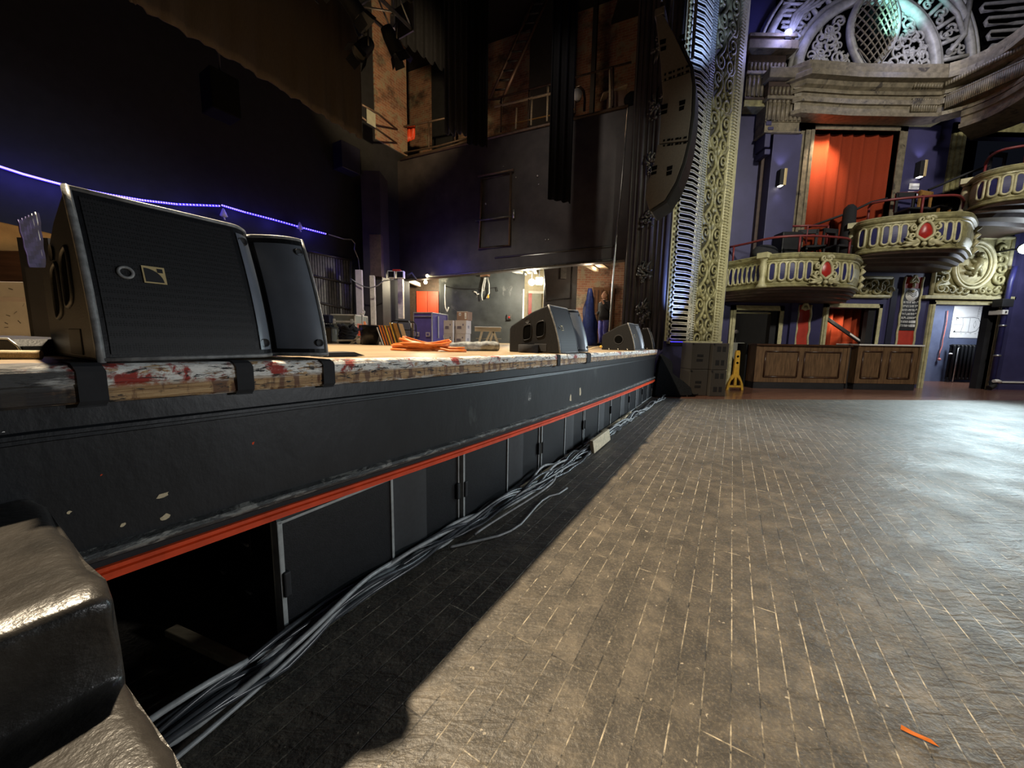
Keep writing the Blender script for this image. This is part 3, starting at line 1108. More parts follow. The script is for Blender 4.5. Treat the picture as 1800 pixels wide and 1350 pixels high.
K['casedark'] = M('violet_edge_glint', (0.07, 0.055, 0.20), 0.45, var=0.2, scale=8)  # edge colour stands in for glints of blue light
K['indigo'] = M('dark_indigo_board', (0.012, 0.011, 0.055), 0.5, var=0.2, scale=8)


def grille_mat():
    m, t, b = nt('perforated_black_grille')
    v = coords(t, 'Object', rot=(0, 0, 0), scale=(190, 190, 190))
    vo = t.nodes.new('ShaderNodeTexVoronoi')
    vo.inputs['Scale'].default_value = 1.0
    vo.inputs['Randomness'].default_value = 0.25
    lk(t, v, vo.inputs['Vector'])
    c = ramp(t, vo.outputs['Distance'], [(0.25, (0.003, 0.003, 0.003)), (0.45, (0.020, 0.020, 0.021))])
    lk(t, c, b.inputs['Base Color'])
    b.inputs['Roughness'].default_value = 0.55
    b.inputs['Specular IOR Level'].default_value = 0.3
    return m


K['grille'] = grille_mat()


def onlip(s, t):
    return S(s, t, interp(s, LIPZ) + 0.001)


make_monitor(0.595, False, 'large black wedge monitor with a gold emblem, beside the steps on the stage edge', onlip(-0.392, 0.04), EANG)
make_monitor(0.72, False, 'black wedge monitor with two hand holes, standing by the black tape roll', onlip(2.455, 0.04), EANG)
make_monitor(0.70, True, 'black wedge monitor with a round port, in front of the person', onlip(5.44, 0.04), EANG)
make_monitor(0.46, True, 'small black wedge monitor at the end of the stage by the gold column', onlip(7.42, -0.03), EANG + 0.12)


def deckpt(px, py):
    """where the sight line through a pixel meets the deck"""
    z = 1.05
    for _ in range(12):
        p = onz(px, py, z)
        z = deckz(p)
    return Vector((p.x, p.y, z))


# ---------------------------------------------------------------- things on the stage
p = deckpt(929, 620)
b = MB().lathe([(0.035, 0), (0.095, 0), (0.098, 0.003), (0.098, 0.075), (0.095, 0.078), (0.038, 0.078), (0.035, 0.07), (0.035, 0)], (0, 0, 0), 28)
obj('tape_roll', b, K['blackcloth'], shift=(0, 0, 0), label='black roll of cloth tape lying on the stage edge before the middle monitor', cat='tape').location = p
p = deckpt(967, 617)
r = thing('small_box', 'little black stage box tucked against the middle monitor', 'box', p + NV * 0.02, EANG)
obj('case', MB().box(-0.05, 0.05, -0.03, 0.03, 0, 0.06), K['cab'], r, 0.006)
obj('socket', MB().lathe([(0, 0), (0.014, 0), (0.016, 0.004)], (0, -0.03, 0.03), 12, (0, -1, 0)), K['steel'], r)

# orange cable coil
p = deckpt(742, 617)
b = MB()
for k in range(9):
    a0 = random.uniform(-0.15, 0.15)
    rx = 0.19 + 0.05 * random.random()
    ry = 0.10 + 0.05 * random.random()
    ox = 0.02 * random.uniform(-1, 1) + 0.012 * (k - 4)
    n_ = 44
    ring_ = []
    for q in range(n_):
        a = 2 * math.pi * q / n_
        z = 0.012 + 0.0085 * k + 0.018 * math.sin(a * 2 + k) * (k / 9) + max(0, -math.cos(a)) * 0.020 * (k / 8)
        x = ox + rx * math.cos(a)
        y = ry * math.sin(a)
        ring_.append(Vector((x * math.cos(a0) - y * math.sin(a0), x * math.sin(a0) + y * math.cos(a0), z)))
    b.tube(ring_, 0.0105, 7, True)
tail = [Vector((0.12, -0.10, 0.04)), Vector((0.19, -0.12, 0.025)), Vector((0.26, -0.13, 0.012)), Vector((0.33, -0.15, 0.012)), Vector((0.40, -0.14, 0.012))]
b.tube(tail, 0.0105, 7)
tail = [v + Vector((-0.02, 0.05, 0.02)) for v in tail]
b.tube(tail, 0.0105, 7)
obj('cable_coil', b, K['orange'], label='orange extension cable coiled on the stage near its edge', cat='cable').location = p
# film roll
p0, p1 = deckpt(775, 617), deckpt(872, 617)
b = MB()
stn = []
ax = (p1 - p0)
for i in range(26):
    k = i / 25
    c = p0 + ax * k + Vector((0, 0, 0.045))
    side = Vector((-ax.y, ax.x, 0)).normalized()
    row = []
    for q in range(16):
        a = 2 * math.pi * q / 16
        rr = (0.042 + 0.010 * nz(k * 9, math.cos(a) * 1.5, math.sin(a) * 1.5)) * (0.8 + 0.5 * k)
        row.append(c + side * rr * math.cos(a) + Vector((0, 0, max(-0.044, rr * math.sin(a)))))
    stn.append(row)
b.sweep(stn, True, True)
obj('plastic_film_roll', b, K['wrap'], label='crumpled roll of clear plastic film lying behind the orange cable', cat='plastic film')


def case_thing(name, lab, cat, px0, px1, py0, Y, depth, mat, edge, rz=0.0, base=None, group=None):
    a, c = deck(px0, Y), deck(px1, Y)
    if base is not None:
        a.z = c.z = base
    h = at(px0, py0, Y).z - a.z
    w = c.x - a.x
    r = thing(name, lab, cat, a, rz, group)
    e = 0.022
    obj('shell', MB().box(e / 2, w - e / 2, e / 2, depth, e / 2, h - e / 2), mat, r)
    if edge:
        b_ = MB()
        for x in (0, w - e):
            for y in (0, depth - e):
                b_.box(x, x + e, y, y + e, 0, h)
        for z in (0, h - e):
            for y in (0, depth - e):
                b_.box(0, w, y, y + e, z, z + e)
            for x in (0, w - e):
                b_.box(x, x + e, 0, depth, z, z + e)
        obj('edging', b_, edge, r, 0.003)
    return r, w, h


# purple flight case
r, w, h = case_thing('flight_case', 'tall purple flight case with aluminium edges beside the cardboard boxes', 'flight case', 727, 764, 549, 8.2, 0.75, K['casepurple'], K['alu'], -0.30)
obj('lid_strip', MB().box(0.02, w - 0.02, -0.004, 0.01, h * 0.86, h * 0.885), K['alu'], r)
for x in (0.10, 0.66):
    f = obj('latch', MB().box(x * w, (x + 0.22) * w, -0.006, 0.01, h * 0.24, h * 0.38), K['alu'], r, 0.004)
    obj('latch_plate', MB().box((x + 0.05) * w, (x + 0.17) * w, -0.008, 0.0, h * 0.275, h * 0.345), K['casepurple'], f, 0.003)
for y in (0.25, 0.5):
    obj('side_latch', MB().box(w - 0.004, w + 0.008, y, y + 0.05, h * 0.2, h * 0.9 if y == 0.25 else h * 0.3), K['alu'], r, 0.003)

# cardboard boxes
def carton(px0, px1, py0, py1, Y, mat, lab, depth=0.26, stamp=True):
    a, c, u = at(px0, py1, Y), at(px1, py1, Y), at(px0, py0, Y)
    w, h = c.x - a.x, u.z - a.z
    r_ = thing('cardboard_box', lab, 'cardboard box', a, -0.28, 'cartons stacked on the stage')
    obj('carton', MB().box(0, w, 0, depth, 0, h), mat, r_, 0.003)
    obj('tape_band', MB().box(0.0, w, -0.0015, 0.0, h * 0.93, h), K['card'], r_)
    if stamp:
        b_ = MB()
        for i in range(4):
            b_.box(w * (0.14 + 0.01 * i), w * (0.58 - 0.05 * (i % 2)), -0.002, 0.0, h * (0.36 + 0.055 * i), h * (0.40 + 0.055 * i))
        b_.box(w * 0.66, w * 0.76, -0.002, 0.0, h * 0.60, h * 0.74)
        obj('print', b_, K['inkv'], r_)
        b_ = MB()
        for i in range(3):
            b_.box(w, w + 0.002, depth * 0.3, depth * 0.62, h * (0.42 + 0.07 * i), h * (0.46 + 0.07 * i))
        obj('side_print', b_, K['inkv'], r_)
    else:
        b_ = MB()
        b_.box(w * 0.20, w * 0.40, -0.002, 0.0, h * 0.5, h * 0.85)
        b_.box(w * 0.74, w * 0.92, -0.002, 0.0, h * 0.15, h * 0.85)
        lo = obj('label', b_, K['paper'], r_)
        b_ = MB().box(w * 0.27, w * 0.34, -0.003, -0.001, h * 0.58, h * 0.75)
        b_.box(w * 0.77, w * 0.89, -0.003, -0.001, h * 0.3, h * 0.36)
        obj('label_print', b_, K['inkv'], lo)
    return r_


K['inkv'] = M('violet_print', (0.16, 0.14, 0.22), 0.7)
YB = 7.6
zb = deckz(at(800, 605, YB))
yb = 675 - 0  # bottom row derives from the deck height
pb0 = at(780, 600, YB)
def pyz(px, z, Y):
    lo, hi = 300.0, 900.0
    for _ in range(40):
        m_ = (lo + hi) / 2
        if at(px, m_, Y).z > z:
            lo = m_
        else:
            hi = m_
    return lo


y_bot = pyz(800, zb, YB)
carton(780, 797.5, 586.5, y_bot, YB, K['card'], 'white printed cardboard box at the bottom of the stack, against the purple case')
carton(799.5, 820, 586.5, y_bot, YB, K['card'], 'white printed cardboard box at the bottom of the stack, by the yellow trestle')
carton(780, 797.5, 563, 586.3, YB, K['card'], 'white printed cardboard box second up, against the purple case')
carton(800.5, 821, 563, 586.3, YB, K['card'], 'white printed cardboard box under the small brown one')
carton(803, 823, 547.5, 562.8, YB, K['cardb'], 'small brown cardboard box on top of the stack', stamp=False)

# yellow trestle table
Y = 8.3
a, c = deck(834, Y), deck(880, Y)
hz = at(850, 574, Y).z - a.z
r = thing('trestle_table', 'yellow wooden trestle with a pale top between the boxes and the middle monitor', 'trestle', a)
W = c.x - a.x
obj('tabletop', MB().box(0, W, 0, 0.6, hz - 0.02, hz), K['white'], r, 0.004)
obj('rail', MB().box(0.0, W, 0.03, 0.06, hz - 0.11, hz - 0.02), K['yellowp'] if 'yellowp' in K else K['pine'], r)
for x0, x1 in ((0.14, 0.06), (0.34, 0.20), (0.40, 0.30), (0.40, 0.52)):
    for yy in (0.04,):
        b = MB().obox((x1, yy, 0), (0.05, 0, 0), (0, 0.04, 0), (x0 - x1, 0, hz - 0.10))
        obj('leg', b, K['pine'], r)
obj('shelf', MB().box(0.02, W, 0.08, 0.5, hz * 0.35, hz * 0.37), K['pine'], r)

# wire cart frame
Y = 6.6
a, c = deck(688, Y), deck(724, Y)
hz = at(700, 564, Y).z - a.z
W = c.x - a.x
r = thing('wire_cart', 'black tubular cart frame between the leaning boards and the purple case', 'cart', a)
b = MB()
for yy in (0, 0.35):
    b.tube([(0, yy, 0), (0, yy, hz - 0.04), (0.03, yy, hz), (W - 0.06, yy, hz), (W - 0.015, yy, hz - 0.05), (W, yy, 0.0)], 0.011, 8)
    for z in (0.45, 0.25, 0.07):
        b.tube([(0, yy, hz * z * 1.4), (W - 0.01, yy, hz * z * 1.4)], 0.007, 6)
for x in (0, W):
    b.tube([(x, 0, 0.1), (x, 0.35, 0.1)], 0.008, 6)
obj('frame', b, K['black'], r)
obj('corner_cap', MB().tube([(W - 0.05, -0.004, hz - 0.008), (W - 0.015, -0.004, hz - 0.05), (W - 0.008, -0.004, hz - 0.12)], 0.010, 8), K['steel'], r)

# leaning boards
lean_cols = [('orange', 'orange'), ('pine', 'pale'), ('yellow', 'yellow'), ('orange', 'orange'), ('yellow', 'yellow'), ('pine', 'pale')]
Y = 5.7
names_ = ['narrow black and white edged board at the bin end of the leaning row', 'orange edged board leaning second from the bin', 'orange edged board leaning third from the bin',
          'yellow edged board leaning in the middle of the row', 'red orange edged board leaning next to the yellow ones', 'tall yellow edged board leaning near the wire cart', 'broad bare wooden board leaning last, against the wire cart']
mats_ = ['black', 'orange', 'orange', 'yellow', 'orange', 'yellow', 'chairwood']
pxb = [671, 676, 681, 686, 690, 696, 702]
pxt = [660, 665, 670, 675, 681, 684, 690]
pyt = [575, 572, 572, 572, 576, 567, 568]
wd_ = [0.02, 0.028, 0.025, 0.03, 0.025, 0.024, 0.07]
for i in range(7):
    a = deck(pxb[i], Y + 0.02 * i)
    u = at(pxt[i], pyt[i], Y + 0.02 * i)
    d = u - a
    b = MB().obox((0, 0, 0), (wd_[i], 0, 0), (0.0, 0.30, 0), d)
    r = thing('leaning_board', names_[i], 'board', a, 0, 'boards leaning beside the bin')
    obj('board', b, K[mats_[i]], r, 0.003)
    e = MB().obox((wd_[i] * 0.9, -0.004, 0), (wd_[i] * 0.35, 0, 0), (0, 0.02, 0), d * 0.99)
    obj('edge_strip', e, K['black'] if i else K['white'], r)

# bin with liner
p = deck(651, 5.9)
hz = at(651, 574, 5.9).z - p.z
r = thing('rubbish_bin', 'black rubbish bin with a liner hanging over its rim', 'bin', p)
obj('bin_body', MB().lathe([(0, 0), (0.13, 0), (0.155, hz), (0.14, hz), (0.12, 0.05)], (0, 0, 0), 20), K['bin'], r)
b = MB()
stn = []
for k in range(25):
    a = 2 * math.pi * k / 24
    rr = 0.16 + 0.006 * math.sin(a * 9)
    stn.append([(rr * math.cos(a) * 0.9, rr * math.sin(a) * 0.9, hz + 0.008), (rr * math.cos(a), rr * math.sin(a), hz + 0.012), (rr * 1.04 * math.cos(a), rr * 1.04 * math.sin(a), hz - 0.06 - 0.03 * math.sin(a * 5))])
b.sweep(stn, smooth=True)
obj('liner', b, K['bin'], r)
r2 = thing('cardboard_flap', 'flat piece of brown card lying on top of the bin', 'card', p + Vector((0, 0, hz + 0.012)))
obj('card_sheet', MB().box(-0.20, 0.12, -0.1, 0.1, 0.004, 0.012), K['cardb'], r2)

# pallet jack
Y = 6.3
p = deck(618, Y)
def L2(px, py, Yy=Y):
    return at(px, py, Yy) - p
r = thing('pallet_jack', 'hand pallet jack with an upright handle and pale forks beside the bin', 'pallet jack', p)
zf = 0.055
obj('fork', MB().obox(L2(592, 600) * 1.0, L2(628, 600) - L2(592, 600), (0, 0.14, 0), (0, 0, 0.03)), K['whitemetal'], r, 0.004)
obj('fork', MB().obox(L2(592, 600) + Vector((0, 0.35, 0)), L2(628, 600) - L2(592, 600), (0, 0.14, 0), (0, 0, 0.03)), K['whitemetal'], r, 0.004)
obj('fork_arm', MB().obox(L2(613, 605), (0.06, 0, 0), (0, 0.05, 0), L2(628, 593) - L2(613, 607)), K['whitemetal'], r, 0.004)
obj('fork_arm', MB().obox(L2(626, 594), L2(636, 594) - L2(626, 594), (0, 0.05, 0), (0, 0, 0.035)), K['whitemetal'], r, 0.004)
obj('handle', MB().tube([L2(637, 604), L2(637, 560), L2(636, 552)], 0.013, 8), K['steel'], r)
obj('handle_grip', MB().tube([L2(632, 549), L2(634, 552), L2(640, 552), L2(641, 548), L2(638, 545)], 0.012, 8), K['white'], r)
obj('pump', MB().cyl(L2(637, 606), L2(637, 594), 0.035, 0.03), K['black'], r, 0.004)
for px in (631, 641):
    zc = 0.045
    c = Vector((L2(px, 600).x, 0.0, zc))
    obj('wheel', MB().lathe([(0, -0.02), (0.03, -0.02), (0.045, -0.015), (0.045, 0.015), (0.03, 0.02), (0, 0.02)], c, 16, (0, 1, 0)), K['whitemetal'], r)

# grey flight case on a dolly
r, w, h = case_thing('flight_case', 'grey flight case with white edging and a label, behind the pallet jack', 'flight case', 582, 626, 552, 6.9, 0.6, K['greycase'], K['whitemetal'], 0.0)
obj('lid_strip', MB().box(0.02, w - 0.02, -0.006, 0.01, h * 0.72, h * 0.78), K['whitemetal'], r)
for x in (0.1, 0.8):
    obj('corner_plate', MB().box(w * x, w * (x + 0.1), -0.008, 0.01, h * 0.68, h * 0.84), K['whitemetal'], r, 0.004)
lo = obj('label', MB().box(w * 0.06, w * 0.22, -0.008, 0.004, h * 0.30, h * 0.46), K['paper'], r)
b = MB()
for k in range(3):
    b.box(w * 0.09, w * 0.19, -0.009, 0.0, h * (0.33 + 0.035 * k), h * (0.345 + 0.035 * k))
obj('label_print', b, K['ink'], lo)
obj('dolly_board', MB().box(0.0, w + 0.05, -0.02, 0.5, 0.02, 0.05), K['white'], r)
# cables heaped in front
p = deck(613, 6.5)
b = MB()
for k in range(9):
    b.tube([(0.17 * math.cos(a) * random.uniform(0.6, 1), 0.08 * math.sin(a), 0.06 + 0.032 * k * random.uniform(0.7, 1.1)) for a in [q * math.pi / 8 for q in range(16)]], 0.028, 6, True)
b.box(-0.15, 0.15, -0.06, 0.06, 0.0, 0.12)
obj('cable_heap', b, K['blackcloth'], label='black heap of cables piled in front of the grey flight case', cat='cable').location = p
# olive amplifier rack
r, w, h = case_thing('amplifier_rack', 'olive grey rack with four round holes, half behind the big monitor', 'rack', 561, 583.5, 575, 6.7, 0.5, K['olive'], K['greymetal'], 0.0)
for k, z in enumerate((0.84, 0.68, 0.36, 0.2)):
    obj('socket_hole', MB().lathe([(0, 0.002), (0.02, 0.002), (0.022, 0.0)], (w * 0.5, -0.002, h * z), 14, (0, -1, 0)), K['void'], r)
q = deck(560, 6.75)
r = thing('stage_lamp', 'dark moving lamp standing on the olive rack', 'lamp', at(571, 574.5, 6.75))
obj('lamp_base', MB().box(-0.09, 0.09, 0.0, 0.2, 0.002, 0.05), K['cab'], r, 0.008)
obj('yoke', MB().tube([(-0.08, 0.1, 0.05), (-0.09, 0.1, 0.17), (-0.05, 0.1, 0.2)], 0.02, 8), K['cab'], r)
obj('lamp_head', MB().box(-0.06, 0.085, 0.02, 0.18, 0.07, 0.22), K['navy'], r, 0.02)
obj('status_light', MB().ball((-0.02, 0.0, 0.03), 0.008), K['leddot'], r)
# orange and red cone tops behind the pallet jack
p = deck(641, 7.3)
hz = at(641, 565, 7.3).z - p.z
r = thing('traffic_cone', 'red orange cone top showing behind the pallet jack handle', 'cone', p)
obj('cone', MB().lathe([(0.17, 0.03), (0.14, 0.05), (0.028, hz), (0.0, hz)], (0, 0, 0), 18), K['orange'], r)
obj('cone_base', MB().box(-0.2, 0.2, -0.2, 0.2, 0, 0.03), K['orange'], r, 0.01)
p = deck(627, 7.0)
r = thing('folded_barrier', 'red plastic barrier edge upright beside the grey flight case', 'barrier', p)
hz = at(627, 560, 7.0).z - p.z
obj('barrier_panel', MB().obox((0, 0, 0), (0.045, 0, 0), (0, 0.3, 0), (-0.03, 0, hz)), K['reddoor'], r, 0.006)
obj('barrier_foot', MB().box(-0.06, 0.1, 0, 0.3, 0, 0.04), K['black'], r, 0.005)
# dark flat piece by big monitor
p = deckpt(575, 628)
r = thing('cable_ramp', 'flat black rubber ramp end lying beside the finned end of the big monitor', 'ramp', p, EANG)
obj('ramp_body', MB().prism([(0, 0), (0.22, 0), (0.16, 0.02), (0.02, 0.02)], lambda a_, c_, d_: (a_ - 0.02, d_, c_), 0, 0.10), K['blackcloth'], r, 0.004)

# ---- behind the big monitor, at the edge of the picture
Y = 2.9
def dk2(px, Y_):
    return deck(px, Y_)
a = deck(-60, Y)
r = thing('panel', 'large scratched white panel standing behind the big monitor', 'panel', a)
ha = at(0, 495, Y).z - a.z
wW = deck(95, Y).x - a.x
obj('sheet', MB().box(0, wW, 0, 0.03, 0.0, ha), K['whitep'] if 'whitep' in K else K['white'], r, 0.003)
b = MB()
for k in range(14):
    x = random.uniform(0.3, 0.95) * wW
    z = random.uniform(0.2, 0.95) * ha
    b.obox((x, -0.002, z), (random.uniform(0.01, 0.035), 0, random.uniform(-0.02, 0.02)), (0, 0.002, 0), (0.002, 0, 0.004))
obj('scuff_mark', b, K['greymetal'], r)
obj('scuff_band', MB().box(0, wW, -0.0015, 0.001, ha * 0.66, ha * 0.74), K['card'], r)
a2 = at(-60, 499, 3.3)
r = thing('wooden_crate', 'brown wooden crate above the white panel, lit from one side', 'crate', deck(-70, 3.3))
zt = at(0, 440, 3.3).z - deck(-70, 3.3).z
zu = at(0, 381, 3.3).z - deck(-70, 3.3).z
wW = deck(70, 3.3).x - deck(-70, 3.3).x
obj('crate_body', MB().box(0, wW, 0.0, 0.5, 0, zt), K['darkwood'], r, 0.01)
b = MB()
stn = []
for k in range(9):
    an = k / 8 * math.pi / 2
    stn.append([(0, -0.01 + 0.10 * (1 - math.cos(an)), zt + (zu - zt) * (0.35 + 0.65 * math.sin(an))), (wW * 0.62, -0.01 + 0.10 * (1 - math.cos(an)), zt + (zu - zt) * (0.35 + 0.65 * math.sin(an)) * 0.96)])
b.box(0, wW * 0.62, 0.0, 0.45, zt, zt + (zu - zt) * 0.92)
obj('crate_lid', b, K['chairwood'], r, 0.02)
# fan of thin corrugated sheets with blue glints painted along their edges
for k in range(6):
    Yk = 2.45 + 0.035 * k
    u0 = at(29 + 6.2 * k, 386 - 2.6 * k, Yk)
    u1 = at(50 + 4.6 * k, 470, Yk)
    b = MB()
    d = u1 - u0
    stn = []
    for q in range(13):
        c = u0 + d * (q / 12) + Vector((0.003 * math.sin(q * 1.6 + k), 0, 0))
        stn.append([c, c + Vector((0.011, 0, 0.002)), c + Vector((0.011, 0.02, 0.002)), c + Vector((0.0, 0.02, 0))])
    b.sweep(stn, True)
    zmin = min(v[2] for v in b.v)
    ori = Vector((u1.x, u1.y, zmin))
    r = thing('corrugated_sheet', 'thin dark corrugated sheet, one of a slanting fan behind the big monitor', 'sheet', ori, 0, 'slanting corrugated sheets')
    b.v = [(v[0] - ori.x, v[1] - ori.y, v[2] - ori.z) for v in b.v]
    obj('sheet', b, K['indigo'], r)
    e = MB()
    e.tube([u0 + d * (q / 12) + Vector((0.003 * math.sin(q * 1.6 + k) + 0.010, -0.001, 0)) - ori for q in range(13)], 0.0028 if k < 5 else 0.005, 5)
    obj('sheet_edge', e, K['casedark'] if k < 4 else K['steel'], r)
st_ = thing('panel_rack', 'black upright rack holding the fan of corrugated sheets', 'rack', deck(52, 2.75))
zz = at(52, 452, 2.75).z - deck(52, 2.75).z
obj('rack_post', MB().box(-0.05, 0.18, 0.05, 0.10, 0, zz + 0.15), K['black'], st_)
obj('rack_block', MB().box(at(44, 475, 2.44).x - st_.location.x, at(84, 475, 2.44).x - st_.location.x, 2.44 - 2.75, -0.08, 0, at(50, 470, 2.45).z - st_.location.z - 0.002), K['black'], st_)
obj('rack_foot', MB().box(-0.12, 0.2, -0.0, 0.3, 0, 0.03), K['black'], st_)
# dark case and ribbed hose at the edge
p = deckpt(10, 626)
r = thing('soft_case', 'low black case with rounded end beside the ribbed hose', 'case', p)
b = MB().prism([(-0.25, 0), (0.055, 0), (0.045, 0.03), (0.022, 0.050), (-0.25, 0.058)], lambda a_, c_, d_: (a_, d_, c_), 0.0, 0.22)
obj('case_body', b, K['cab'], r, 0.006)
obj('case_binding', MB().tube([(-0.25, -0.003, 0.057), (0.02, -0.003, 0.051), (0.045, -0.003, 0.03), (0.056, -0.003, 0.004)], 0.003, 6), K['steel'], r)
q0, q1 = deckpt(-40, 632), deckpt(74, 632)
b = MB()
n_ = 46
pts, rs = [], []
for k in range(n_ * 4 + 1):
    pts.append(q0.lerp(q1, k / (n_ * 4)) + Vector((0, 0, 0.0125)))
    rs.append(0.0105 + 0.0022 * math.cos(k * math.pi / 2))
b.tube(pts, rs, 10)
obj('ribbed_hose', b, K['pine'], label='pale ribbed hose lying on the stage beside the big monitor', cat='hose')
# ================================================================ the stage house
A_, B_ = at(705, 400, 12.9), at(1086, 320, 10.0)
ABx = Vector((B_.x - A_.x, B_.y - A_.y, 0))
ABn = Vector((ABx.y, -ABx.x, 0)).normalized()          # towards the camera
ABu = ABx.normalized()
TB = -8.65                                              # back wall line


def onAB(px, py, off=0.0):
    return onplane(px, py, A_ + ABn * off, ABn)


def onBW(px, py, off=0.0):
    return onplane(px, py, S(0, TB + off), NV)


# back wall
b = MB()
b.obox(S(-6, TB - 0.2, 0.5), EV * 14.8, NV * 0.2, Vector((0, 0, 11.5)))
struct('wall_back', b, K['black'])
b = MB()
b.obox(S(-6, -13, 12.0), EV * 22, NV * 13.0, Vector((0, 0, 0.1)))
struct('ceiling', b, K['black'])
# side wall under the gallery
b = MB()
zA0, zB0 = onAB(700, 493).z, onAB(1085, 456).z
zA1, zB1 = onAB(703, 282).z, onAB(1105, 187).z
Bx = B_ + ABu * 1.0
kk = 1.0 / ABx.length
b.prism([(0, 0), (1, 0), (1, 1), (0, 1)], lambda a_, c_, d_: Vector((A_.x, A_.y, 0)) + ABu * (-0.1 + a_ * (ABx.length + 1.1)) - ABn * d_ + Vector((0, 0, (zA0 + (zB0 - zA0) * a_) * (1 - c_) + (zA1 + (zB1 - zA1) * a_) * c_)), 0, 0.3)
sw = struct('wall_side', b, K['blackwall'])
zmid0 = min(zA0, zB0)
# top edge board
b = MB()
b.tube([onAB(704, 281, 0.03), onAB(880, 238, 0.03), onAB(1104, 186, 0.03)], 0.04, 6)
struct('trim_1', b, K['copper'])
b = MB()
b.tube([onAB(700, 492, 0.02), onAB(1084, 456, 0.02)], 0.035, 6)
struct('trim_2', b, K['greymetal'])
b = MB()
b.tube([onAB(870, 453, 0.01), onAB(1084, 432, 0.01)], 0.03, 6)
struct('trim_3', b, K['blackwall'])
# loading door high in that wall
r = thing('loading_door', 'black door set high in the stage side wall, barred by a rail', 'door', onAB(868, 440, 0.0))
oo = Vector(r.location)
def q(px, py, off):
    return onAB(px, py, off) - oo
b = MB()
pts = [q(847, 315, 0.05), q(898, 304, 0.05), q(895, 431, 0.05), q(842, 437, 0.05)]
b.tube(pts, 0.045, 6, True)
obj('door_frame', b, K['copper'], r)
b = MB().add([q(849, 317, 0.012), q(896, 306, 0.012), q(893, 430, 0.012), q(844, 435, 0.012), q(849, 317, -0.02), q(896, 306, -0.02), q(893, 430, -0.02), q(844, 435, -0.02)],
             [(0, 1, 2, 3), (7, 6, 5, 4), (0, 4, 5, 1), (1, 5, 6, 2), (2, 6, 7, 3), (3, 7, 4, 0)])
obj('door_leaf', b, K['blackwall'], r)
obj('door_bar', MB().tube([q(836, 388, 0.08), q(898, 380, 0.08)], 0.03, 8), K['greymetal'], r)
obj('lintel', MB().tube([q(840, 310, 0.09), q(903, 298, 0.09)], 0.03, 6), K['copper'], r)
obj('latch', MB().tube([q(903, 368, 0.06), q(903, 384, 0.06)], 0.03, 6), K['steel'], r)
obj('handle', MB().ball(q(854, 358, 0.05), 0.03), K['steel'], r)
for k, (x, y) in enumerate([(945, 309), (947, 324), (959, 421), (964, 421), (907, 312), (885, 293)]):
    obj('wall_bolt', MB().ball((0, 0, 0), 0.028 if k < 1 else 0.02, 8, 6), K['steel'], label=['bright bolt head high on the stage side wall, beside the hanging curtain', 'dull bolt head just below the bright one on the stage side wall',
        'one of two close bolt heads low on the stage side wall, on the door side', 'one of two close bolt heads low on the stage side wall, on the curtain side', 'small bolt head at the corner of the high door', 'bolt head above the high door'][k], cat='bolt', group='bolts in the stage side wall').location = onAB(x, y, 0.02)

# corner posts between back wall and side wall
def post(x0, x1, y0, y1, Y, mat, name, lab, cat, d=0.2):
    a, c = at(x0, y1, Y), at(x1, y0, Y)
    u = at((x0 + x1) / 2, y0, Y)
    zb_ = max(at((x0 + x1) / 2, y1, Y).z, deckz(a))
    lx = at(x0, y1, Y).x
    rx = at(x1, y1, Y).x
    bb = MB().box(lx, rx, Y, Y + d, zb_, u.z)
    return obj(name, bb, mat, bevel=0.008, label=lab, cat=cat)


b = MB().box(at(640, 500, 11.2).x, at(672, 500, 11.2).x, 11.2, 11.9, 0.9, at(650, 300, 11.2).z)
struct('wall_corner', b, K['blackwall'])
post(651, 671, 412, 486, 11.1, K['copper'], 'duct', 'brown boxed duct on the corner pier above the pale pipe', 'duct')
r = post(652, 660, 484, 572, 11.0, K['whitemetal'], 'drain_pipe', 'cream pipe running down the corner pier to the stage floor', 'pipe', 0.1)
r = post(627, 638, 474, 560, 10.8, K['card'], 'timber_post', 'grey pale post standing between the slatted shutter and the pier', 'post', 0.1)
post(700, 709, 490, 560, 12.55, K['whitemetal'], 'pipe_duct', 'cream vertical duct at the mouth of the scenery bay', 'duct', 0.15)

# slatted shutter on the back wall
r = thing('slatted_shutter', 'grey slatted shutter on the back wall beside the finned end of the big monitor', 'shutter', onBW(585, 590, 0.05))
oo = Vector(r.location)
def qb(px, py, off=0.06):
    return onBW(px, py, off) - oo
b = MB()
for k in range(18):
    x = 541 + k * 4.45
    yt = 441 + (x - 541) * 0.22
    yb_ = min(608, 560 + 40)
    u, l = qb(x, yt), qb(x, 596)
    b.obox(l, qb(x + 3.4, 596) - l, NV * 0.03, Vector((0, 0, u.z - l.z)))
obj('slats', b, K['shut'] if 'shut' in K else K['greymetal'], r)
for y0 in (443, 484, 529):
    b = MB().tube([qb(541, y0 - 1, 0.1), qb(618, y0 + 15, 0.1)], 0.035, 6)
    obj('cross_bar', b, K['greymetal'], r)
obj('side_post', MB().tube([qb(617, 459, 0.1), qb(618, 596, 0.1)], 0.04, 6), K['greymetal'], r)

# LED rope light along the back wall
pth1 = [(-60, 280), (0, 293), (40, 306), (80, 317), (130, 330), (190, 342), (250, 352), (310, 359), (385, 362)]
pth2 = [(390, 361), (430, 373), (480, 386), (530, 400), (572, 411)]


def dense(pts, n_):
    o = []
    for a_, c_ in zip(pts, pts[1:]):
        o += [a_.lerp(c_, k / n_) for k in range(n_)]
    return o + [pts[-1]]


